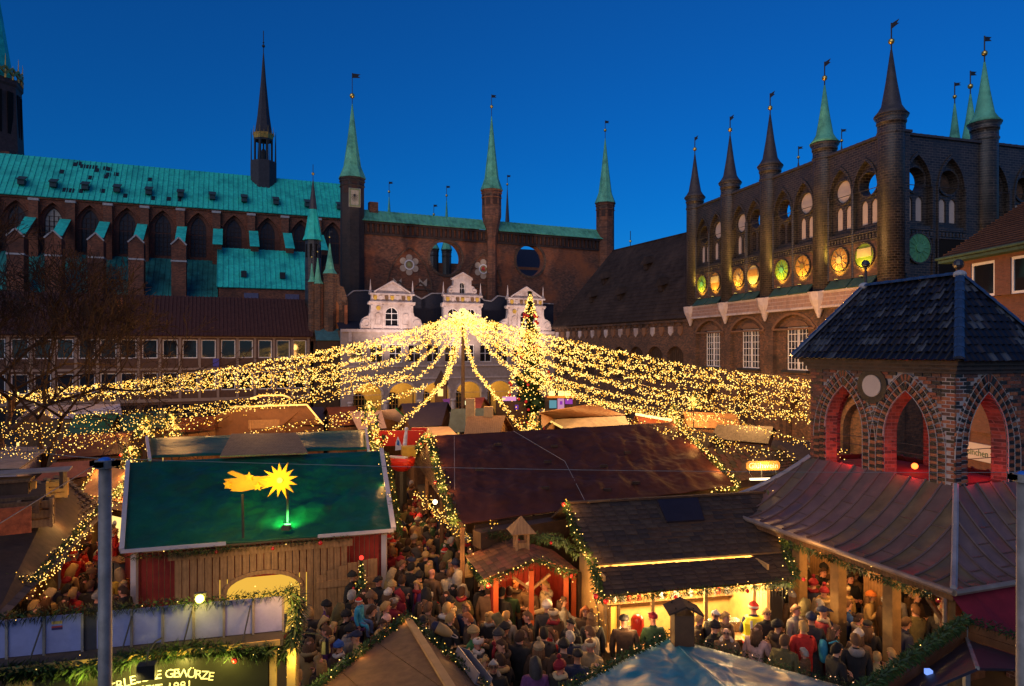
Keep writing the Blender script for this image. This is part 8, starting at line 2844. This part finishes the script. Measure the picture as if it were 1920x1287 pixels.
def build_people():
 # keep neighbours from standing in one another
 for it in range(30):
  for i, a in enumerate(people):
   for b in people[i + 1:]:
    d = a['pos'] - b['pos']
    d.z = 0
    mn = .5 if min(a['k'], b['k']) > 1 else .36
    va, vb = [1.0 - (q['fixed'] or ('vest', '') in q['ex']) for q in (a, b)]
    if 1e-6 < d.length < mn:
     q = d.normalized() * (mn - d.length) * .5
     a['pos'] += q * va
     b['pos'] -= q * vb
 seen = {}
 for a in people:
  seen.setdefault(a['lab'], []).append(a)
 for lab, l in seen.items():
  if len(l) > 1:
   l.sort(key=lambda a: a['px'])
   for i, a in enumerate(l):
    a['lab'] = lab + ', ' + (['left', 'right'] if len(l) == 2 else ['left', 'middle', 'right'] if len(l) == 3 else ['first', 'second', 'third', 'fourth', 'fifth'])[i]
    print('DUP', a['lab'])
 # nobody stands inside the food counter
 for a in people:
  v = a['pos'] - w0
  x, y = v.dot(hx), v.dot(hy)
  if -.3 < x < WLn + .3 and -.75 < y < 2.3 and not a['fixed']:
   a['pos'] -= hy * (y + .75)
 for a in people:
  cm = clothm(a['coat'].replace(' ', '_'), COATS[a['coat']])
  pm = a['pants'] if a['pants'] is not None else hr.randrange(3)
  me = BODY[('sit', 0)] if a['seat'] else BODY[(a['pose'], a['fem'])]
  o = inst('person', me, None, a['pos'], (radians(hr.uniform(-2, 4)), radians(hr.uniform(-3, 3)), radians(a['yaw'] + hr.uniform(-12, 12))), (a['k'] * hr.uniform(.92, 1.03), a['k'] * hr.uniform(.92, 1.03), a['k']))
  tag(o, a['lab'], a['adult'], 'people in the market crowd')
  setmat(o, 0, SKIN[a['skin'] if a['skin'] is not None else hr.randrange(3) % 3])
  setmat(o, 1, cm)
  setmat(o, 2, PANTS[pm])
  st, hc = a['st'], a['hc']
  col = HAIRS.get(hc) if st in ('short', 'long', 'bun') else COATS.get(hc, HAIRS.get(hc))
  hm_ = clothm(('hair_' if st in ('short', 'long', 'bun') else '') + hc.replace(' ', '_'), col)
  if st != 'bald':
   x = part(HEADW[st], o, hm_)
   if a['pom']:
    pc = part(POM, x, clothm('white', COATS['white']) if hc in ('red', 'orange') else hm_, (0, .01, 1.835))
   if st == 'beanie':
    part(BRIM, x, clothm('white', COATS['white']) if hc == 'red' else hm_)
  if st in ('beanie', 'cap', 'headband') and a['fem']:
   part(HEADW['long'] if st != 'headband' else HEADW['bun'], o, clothm('hair_brown', HAIRS['brown'])).scale = (.97, .97, .985)
  elif st == 'headband':
   part(HEADW['short'], o, clothm('hair_brown', HAIRS['brown']))
  if a['long']:
   part(SKIRT, o, cm)
  for n, c in a['ex']:
   c2 = clothm(c.replace(' ', '_'), COATS.get(c, (.2, .2, .2))) if c else None
   if n == 'scarf':
    part(SCARF, o, c2)
   elif n == 'collar':
    part(COLLAR, o, c2)
   elif n == 'hooddn':
    part(HOODDN, o, c2)
   elif n == 'pack':
    t = part(PACK, None, c2)
    t.matrix_world = Matrix.Translation(a['pos']) @ Matrix.Rotation(radians(a['yaw']), 4, 'Z') @ Matrix.Scale(a['k'], 4)
    tag(t, f"{c} backpack worn by the {a['adult']} in {a['coat']} {'coat' if a['long'] else 'jacket'} {a['lab'].split(', ')[-1]}", 'backpack')
   elif n == 'bag':
    t = part(BAG, None, c2)
    t.matrix_world = Matrix.Translation(a['pos']) @ Matrix.Rotation(radians(a['yaw']), 4, 'Z') @ Matrix.Scale(a['k'], 4)
    tag(t, f"{c} shopping bag held by the {a['adult']} in {a['coat']} {'coat' if a['long'] else 'jacket'} {a['lab'].split(', ')[-1]}", 'bag')
   elif n == 'glasses':
    part(GLS, o)
   elif n == 'vest':
    part(VEST, o).scale = (1.16, 1.3, 1.0)
def c4(x, y):
 return 540 + x / 3.43, 940 + y / 3.43
def c6(x, y):
 return 1000 + x / 4, 1000 + y / 4
def c8(x, y):
 return 1400 + x / 3.69, 960 + y / 3.69
def z2(x, y):
 return 720 + x / 5.85, 880 + y / 5.85
def zl(x, y):
 return x / 5.36, 900 + y / 5.36
P = person
# by the green hut door
P(*c4(420, 438), 'black', 'beanie:black', 60, extra='glasses')
P(*c4(592, 488), 'black', 'cap:black', -20, 'mug')
P(*c4(615, 543), 'black', 'beanie:white', 150, fem=1)
P(*c4(725, 560), 'dark red', 'hood:dark red', -50, fem=1)
P(*c4(672, 622), 'dark red', 'headband:grey', 150, fem=1)
P(*c4(722, 498), 'charcoal', 'beanie:blue', 180, h=1.4)
P(*c4(418, 572), 'black', 'short:grey', 160)
P(*c4(480, 700), 'dark brown', 'short:dark brown', 100)
P(*c4(345, 688), 'black', 'beanie:black', 80)
P(*c4(405, 768), 'grey', 'beanie:black', 75, 'mug', extra='hooddn:grey')
P(*c4(88, 758), 'black', 'short:brown', 170, long=True)
P(*c4(130, 735), 'charcoal', 'short:grey', 165, extra='pack:beige')
P(*c4(215, 745), 'beige', 'hood:tan', 40, 'mug', fem=1, extra='collar:tan')
P(*c4(300, 768), 'black', 'long:blonde', 130, fem=1)
P(*c4(315, 893), 'dark brown', 'beanie:blue', 60, 'phone', fem=1, extra='glasses,scarf:white')
P(*c4(205, 1000), 'dark brown', 'long:blonde', -120, fem=1)
P(*c4(80, 1085), 'charcoal', 'short:blonde', 180)
P(*c4(612, 718), 'navy', 'beanie:pale pink', 150, fem=1)
P(*c4(545, 560), 'black', 'long:dark brown', 170, fem=1, long=True)
P(*c4(640, 500), 'dark brown', 'beanie:tan', 20)
P(*c4(665, 425), 'tan', 'hood:beige', 120, fem=1)
P(*c4(668, 280), 'brown', 'long:blonde', 90, fem=1)
P(*c4(648, 236), 'orange', 'beanie*:red', 60, fem=1)
P(*c4(690, 385), 'dark brown', 'short:brown', 80)
# lane
P(*c4(742, 178), 'olive', 'short:brown', 5)
P(*c4(782, 248), 'olive', 'short:dark brown', 175, extra='hooddn:beige')
P(*c4(808, 215), 'dark brown', 'beanie:grey', 160)
P(*c4(850, 283), 'brown', 'long:brown', 150, fem=1)
P(*c4(908, 243), 'black', 'short:blonde', 120, extra='scarf:purple', fem=1)
P(*c4(932, 110), 'dark green', 'beanie:olive', 90)
P(*c4(988, 128), 'black', 'beanie:charcoal', 170, long=True)
P(*c4(840, 98), 'beige', 'beanie:grey', 170, 'reach')
P(*c4(880, 102), 'tan', 'short:brown', 110, extra='hooddn:beige')
P(*c4(828, 168), 'brown', 'long:blonde', 165, fem=1)
P(*c4(888, 165), 'olive', 'short:black', 170, extra='hooddn:brown')
P(*c4(762, 15), 'olive', 'short:dark brown', 180, long=True)
P(*c4(815, 25), 'black', 'short:brown', 10, extra='scarf:red')
P(*c4(868, -5), 'brown', 'hood:brown', -60)
P(*c4(900, 30), 'black', 'short:brown', 100)
P(*c4(1032, 148), 'dark red', 'short:brown', -40)
P(*c4(1065, 168), 'tan', 'hood:tan', -80, fem=1)
P(*c4(795, 200), 'tan', 'long:blonde', 30, fem=1)
P(*z2(135, 145), 'orange', 'short:blonde', 150)
P(*z2(195, 215), 'black', 'short:brown', 175, long=True)
P(*z2(285, 125), 'yellow', 'short:grey', -170, long=True)
P(*z2(350, 200), 'dark brown', 'beanie:dark brown', 120)
P(*z2(135, 340), 'dark red', 'short:reddish', 60)
P(*z2(505, 435), 'dark red', 'long:brown', -40, fem=1)
P(*z2(400, 440), 'black', 'short:dark brown', 140)
P(*z2(60, 720), 'red', 'beanie*:red', -30, fem=1)
P(*z2(140, 690), 'dark brown', 'short:brown', 150)
P(*c4(880, 318), 'black', 'beanie*:tan', 180, long=True)
P(*c4(995, 293), 'charcoal', 'beanie*:red', 140, fem=1)
P(*c4(1055, 230), 'black', 'short:grey', 110, long=True)
P(*c4(1138, 212), 'black', 'short:grey', 70, extra='scarf:red')
P(*c4(1190, 283), 'dark brown', 'short:brown', -70)
P(*c4(920, 388), 'black', 'long:blonde', 165, fem=1)
P(*c4(952, 428), 'brown', 'bald', 160)
P(*c4(985, 395), 'dark brown', 'short:dark brown', 170, long=True)
P(*c4(1025, 425), 'cream', 'short:brown', 170, long=True)
P(*c4(1100, 440), 'grey', 'hood:grey', 150)
P(*c4(1150, 400), 'black', 'hood:tan', 160, extra='collar:tan')
P(*c4(800, 400), 'black', 'short:black', 175, long=True)
P(*c4(835, 440), 'black', 'beanie:black', 180, long=True)
P(*c4(760, 470), 'charcoal', 'short:dark brown', 160)
P(*c4(905, 545), 'black', 'hood:black', 180)
P(*c4(932, 583), 'navy', 'short:grey', 150, h=1.4, extra='pack:red')
P(*c4(1080, 545), 'black', 'long:black', 165, fem=1)
P(*c4(1102, 543), 'olive', 'short:dark brown', 172, extra='scarf:dark red')
P(*c4(872, 640), 'black', 'long:brown', 95, fem=1)
P(*c4(890, 725), 'charcoal', 'cap:black', 10, fem=1, extra='scarf:grey')
P(*c4(955, 655), 'brown', 'short:brown', 150)
P(*c4(1000, 657), 'dark brown', 'short:blonde', 160, extra='collar:white')
P(*c4(1045, 700), 'black', 'short:blonde', 120, long=True)
P(*c4(1110, 648), 'navy', 'short:brown', -50)
P(*c4(1178, 715), 'dark brown', 'short:reddish', -80)
P(*c4(1235, 498), 'black', 'short:blonde', 60, extra='glasses')
P(*c4(1268, 538), 'brown', 'short:dark brown', 165, long=True)
P(*c4(1302, 508), 'tan', 'furhat:tan', -20, fem=1)
P(*c4(1415, 548), 'dark green', 'bun:dark brown', 175, fem=1, extra='bag:pale pink')
P(*c4(1468, 503), 'brown', 'bun:reddish', 150, fem=1, extra='collar:dark brown')
P(*c4(1360, 560), 'black', 'short:black', 140)
# gingerbread hut keepers and guests
P(*c4(1682, 484), 'cream', 'short:blonde', -60, 'reach', extra='glasses,hooddn:cream', xyz=qp(fl_ * .80, .55, 0))
P(*c4(1605, 493), 'brown', 'beanie:grey', -30, 'mug', fem=1, xyz=qp(fl_ * .62, .95, 0))
P(*c4(1650, 553), 'beige', 'beanie:green', -70, h=1.35, xyz=qp(fl_ * .70, -.55, 0))
P(*c4(1690, 630), 'charcoal', 'beanie:white', 175)
P(*c4(1755, 622), 'grey', 'long:dark brown', 75, 'reach', fem=1)
P(*c4(1560, 723), 'black', 'short:brown', -80)
P(*c4(1310, 710), 'black', 'bun:blonde', 140, fem=1, extra='scarf:grey')
P(*c4(1405, 708), 'grey', 'short:blonde', 165, fem=1, extra='scarf:white')
P(*c4(1452, 763), 'dark brown', 'beanie:black', 120)
P(*c4(1480, 800), 'brown', 'long:brown', -60, fem=1, extra='glasses')
P(*c4(1335, 823), 'black', 'beanie:charcoal', -40, extra='scarf:dark red')
P(*c4(1278, 878), 'charcoal', 'headband:white', -50, fem=1, extra='scarf:white')
P(*c4(1400, 883), 'dark brown', 'short:dark brown', -60, long=True, extra='collar:dark brown')
P(*c4(1575, 883), 'dark brown', 'beanie*:beige', 165, fem=1)
P(*c4(1722, 803), 'red', 'long:brown', -80, fem=1, extra='glasses,hooddn:white')
P(*c4(1765, 885), 'dark brown', 'beanie:black', 175, long=True)
P(*c4(1820, 740), 'black', 'short:black', -60, long=True, extra='collar:charcoal')
P(*c4(1850, 945), 'navy', 'cap:black', 175)
P(*c4(1325, 1018), 'black', 'short:grey', 5, extra='glasses,hooddn:grey', fem=0)
P(*c4(1212, 788), 'green', 'beanie:tan', 75)
P(*c4(1222, 992), 'tan', 'long:blonde', 60, fem=1, h=1.55)
P(*c4(1632, 1085), 'brown', 'short:brown', 160, h=1.35)
P(*c4(1530, 850), 'black', 'short:dark brown', 150)
P(*c4(1640, 800), 'charcoal', 'short:black', 175, long=True)
# food hut
P(*c6(690, 593), 'dark brown', 'cap:black', 178)
P(*c6(840, 530), 'dark green', 'cap:dark red', 180, long=True)
P(*c6(1545, 440), 'navy', 'beanie:red', 175, extra='vest')
P(*c6(1225, 575), 'dark brown', 'short:blonde', 60, fem=1)
P(*c6(1330, 545), 'charcoal', 'short:white', -40, extra='glasses')
P(*c6(1322, 630), 'black', 'beanie:black', 40)
P(*c6(1412, 570), 'tan', 'short:blonde', 30, extra='scarf:brown')
P(*c6(1470, 685), 'brown', 'bald', -20, extra='glasses,hooddn:white')
P(*c6(1655, 690), 'pale pink', 'long:brown', 140, fem=1)
P(*c6(1770, 555), 'black', 'short:blonde', 10, extra='glasses')
P(*c6(1852, 645), 'dark brown', 'beanie:black', 95, extra='hooddn:dark brown')
P(*c6(1890, 775), 'olive', 'short:brown', 140)
P(*c6(442, 588), 'charcoal', 'beanie*:brown', 170, fem=1, long=True, extra='hooddn:beige')
P(*c6(390, 535), 'dark brown', 'long:reddish', 0, fem=1)
# pavilion
P(*c8(322, 628), 'grey', 'short:brown', 40)
P(*c8(388, 765), 'red', 'short:blonde', 170)
P(*c8(395, 945), 'brown', 'short:grey', -140, h=1.4)
P(*c8(495, 375), 'black', 'short:dark brown', 15)
P(*c8(470, 440), 'olive', 'short:black', 175, long=True, fem=1, extra='bag:cream')
P(*c8(382, 322), 'dark brown', 'short:brown', 170)
P(*c8(325, 318), 'red', 'short:brown', 120, fem=1)
P(*c8(640, 340), 'dark red', 'short:brown', 60, extra='scarf:white')
P(*c8(745, 318), 'black', 'beanie:black', 5)
P(*c8(710, 428), 'black', 'short:black', 20, 'mug')
P(*c8(740, 403), 'brown', 'bun:brown', 110, fem=1)
P(*c8(832, 533), 'tan', 'beanie:orange', 60, fem=1, long=True)
P(*c8(700, 590), 'blue', 'short:brown', 85, long=True)
P(*c8(765, 690), 'brown', 'bun:dark brown', 95, fem=1, extra='collar:beige')
P(*c8(862, 753), 'black', 'cap:black', 150, fem=1, extra='scarf:white')
P(*c8(800, 815), 'brown', 'beanie:white', 140, fem=1)
P(*c8(762, 845), 'black', 'short:brown', 168, extra='hooddn:grey')
P(*c8(600, 785), 'charcoal', 'long:brown', 80, fem=1, extra='glasses,pack:turquoise')
P(*c8(590, 908), 'black', 'short:black', 95)
P(*c8(1040, 675), 'tan', 'long:blonde', 25, fem=1, long=True, extra='scarf:pale pink')
P(*c8(1030, 805), 'black', 'beanie:white', 170, h=1.35)
P(*c8(1118, 640), 'olive', 'short:brown', 175, long=True)
P(*c8(1132, 510), 'brown', 'furhat:tan', 100, fem=1)
P(*c8(1165, 558), 'dark brown', 'bun:blonde', 30, fem=1)
P(*c8(1320, 650), 'charcoal', 'long:grey', 150, fem=1)
P(*c8(895, 415), 'black', 'short:black', 160)
P(*c8(905, 960), 'tan', 'short:blonde', 150, h=1.45)
P(*c8(965, 955), 'beige', 'short:blonde', -160, h=1.45)
P(*c8(1480, 660), 'dark brown', 'long:blonde', 80, 'reach', fem=1)
P(*c8(405, 195), 'beige', 'short:brown', -100, 'reach')
P(*c8(350, 210), 'dark brown', 'short:dark brown', 60)
P(*c8(1010, 520), 'grey', 'short:brown', 120)
P(*c8(1060, 450), 'black', 'short:grey', 60, 'mug')
P(*c8(560, 470), 'brown', 'long:brown', 100, fem=1)
P(*c8(960, 560), 'dark brown', 'beanie:grey', 100)
# left of the hut
P(*zl(545, 1095), 'tan', 'furhat:cream', 160, fem=1)
P(*zl(385, 1205), 'brown', 'short:blonde', 150)
P(*zl(130, 1090), 'black', 'short:dark brown', 150)
P(*zl(25, 1195), 'dark brown', 'short:reddish', 170)
P(*zl(640, 970), 'dark red', 'beanie:dark red', 160, fem=1)
P(*zl(775, 1063), 'red', 'short:blonde', 165)
P(*zl(738, 1122), 'red', 'short:white', 150, h=1.4)
P(*zl(880, 1043), 'charcoal', 'short:brown', 170)
P(*zl(938, 880), 'black', 'furhat:brown', 10)
P(*zl(833, 828), 'black', 'short:blonde', 5)
P(*zl(715, 835), 'tan', 'hood:tan', 160, long=True)
P(*zl(750, 700), 'red', 'beanie*:red', -160)
P(*zl(835, 640), 'red', 'short:black', 120)
P(*zl(918, 545), 'dark brown', 'short:brown', 170, long=True)
P(*zl(1175, 1010), 'dark brown', 'short:blonde', 60)
P(*zl(1245, 1068), 'black', 'short:dark brown', -90)
P(*zl(1165, 890), 'yellow', 'hood:beige', -120)
P(*zl(1140, 395), 'cream', 'beanie:white', 100, fem=1)
P(*zl(1140, 488), 'red', 'short:reddish', 120, fem=1)
P(*zl(1060, 1010), 'brown', 'beanie:grey', 170)
P(*zl(250, 1070), 'black', 'beanie:brown', 160)
P(*zl(590, 1060), 'charcoal', 'short:black', 170)
# child riding on shoulders by the hut door
pp = Wz(*c4(470, 720), 2.2)
P(*c4(450, 612), 'turquoise', 'beanie:red', 80, h=1.05, pants=3, xyz=(pp.x, pp.y, 1.28), place='riding on shoulders by the plywood kiosk', seat=True)
fr_ = random.Random(99)
CL = ['black', 'charcoal', 'dark brown', 'brown', 'olive', 'navy', 'grey', 'beige', 'dark red', 'tan', 'dark green', 'dark blue', 'purple']
HD = ['short:brown', 'short:dark brown', 'short:grey', 'short:blonde', 'beanie:black', 'beanie:grey', 'beanie:dark red', 'long:brown', 'long:blonde', 'long:dark brown', 'beanie*:dark red', 'cap:navy', 'furhat:brown', 'bun:brown', 'hood:olive', 'beanie:navy', 'headband:cream', 'hood:charcoal']
combo = [(c, h) for c in CL for h in HD]
fr_.shuffle(combo)
def fill(n, poly):
 k = 0
 for t in range(n * 40):
  if k >= n:
   break
  x, y = fr_.uniform(min(p[0] for p in poly), max(p[0] for p in poly)), fr_.uniform(min(p[1] for p in poly), max(p[1] for p in poly))
  ins = False
  for (ax, ay), (bx, by) in zip(poly, poly[1:] + poly[:1]):
   if (ay > y) != (by > y) and x < (bx - ax) * (y - ay) / (by - ay) + ax:
    ins = not ins
  if not ins:
   continue
  q = Wz(x, y, 2.25)
  if any((Vector((q.x, q.y, 0)) - o['pos']).length < .54 for o in people):
   continue
  c, h_ = combo.pop()
  person(x, y, c, h_, fr_.choice((180, 170, 160, -160, 20, -30, 90, -90, 140, -130)), fem=1 if h_[:4] in ('long', 'bun:') else fr_.random() < .3, long=fr_.random() < .3, extra=fr_.choice(('', '', 'scarf:cream', 'scarf:dark red', 'hooddn:brown', 'collar:tan')), h=None)
  k += 1
fill(26, [(735, 960), (800, 950), (870, 1020), (890, 1120), (860, 1150), (735, 1090)])
fill(10, [(740, 900), (790, 905), (850, 985), (740, 960)])
fill(12, [(570, 1130), (740, 1090), (740, 1150), (640, 1210), (575, 1240)])
fill(16, [(880, 1130), (1110, 1130), (1110, 1240), (930, 1230)])
fill(12, [(1480, 1060), (1700, 1100), (1700, 1180), (1480, 1190)])
fill(8, [(1500, 1015), (1640, 1060), (1640, 1090), (1500, 1060)])
fill(8, [(60, 1100), (185, 1030), (185, 1115), (70, 1120)])
build_people()
# bring everything from measured to real size
for o in list(bpy.data.objects):
 if o.parent is None and o.type != 'CAMERA' and o.name != 'sun':
  o.location = o.location * KS
  if o.type != 'LIGHT':
   o.scale = o.scale * KS
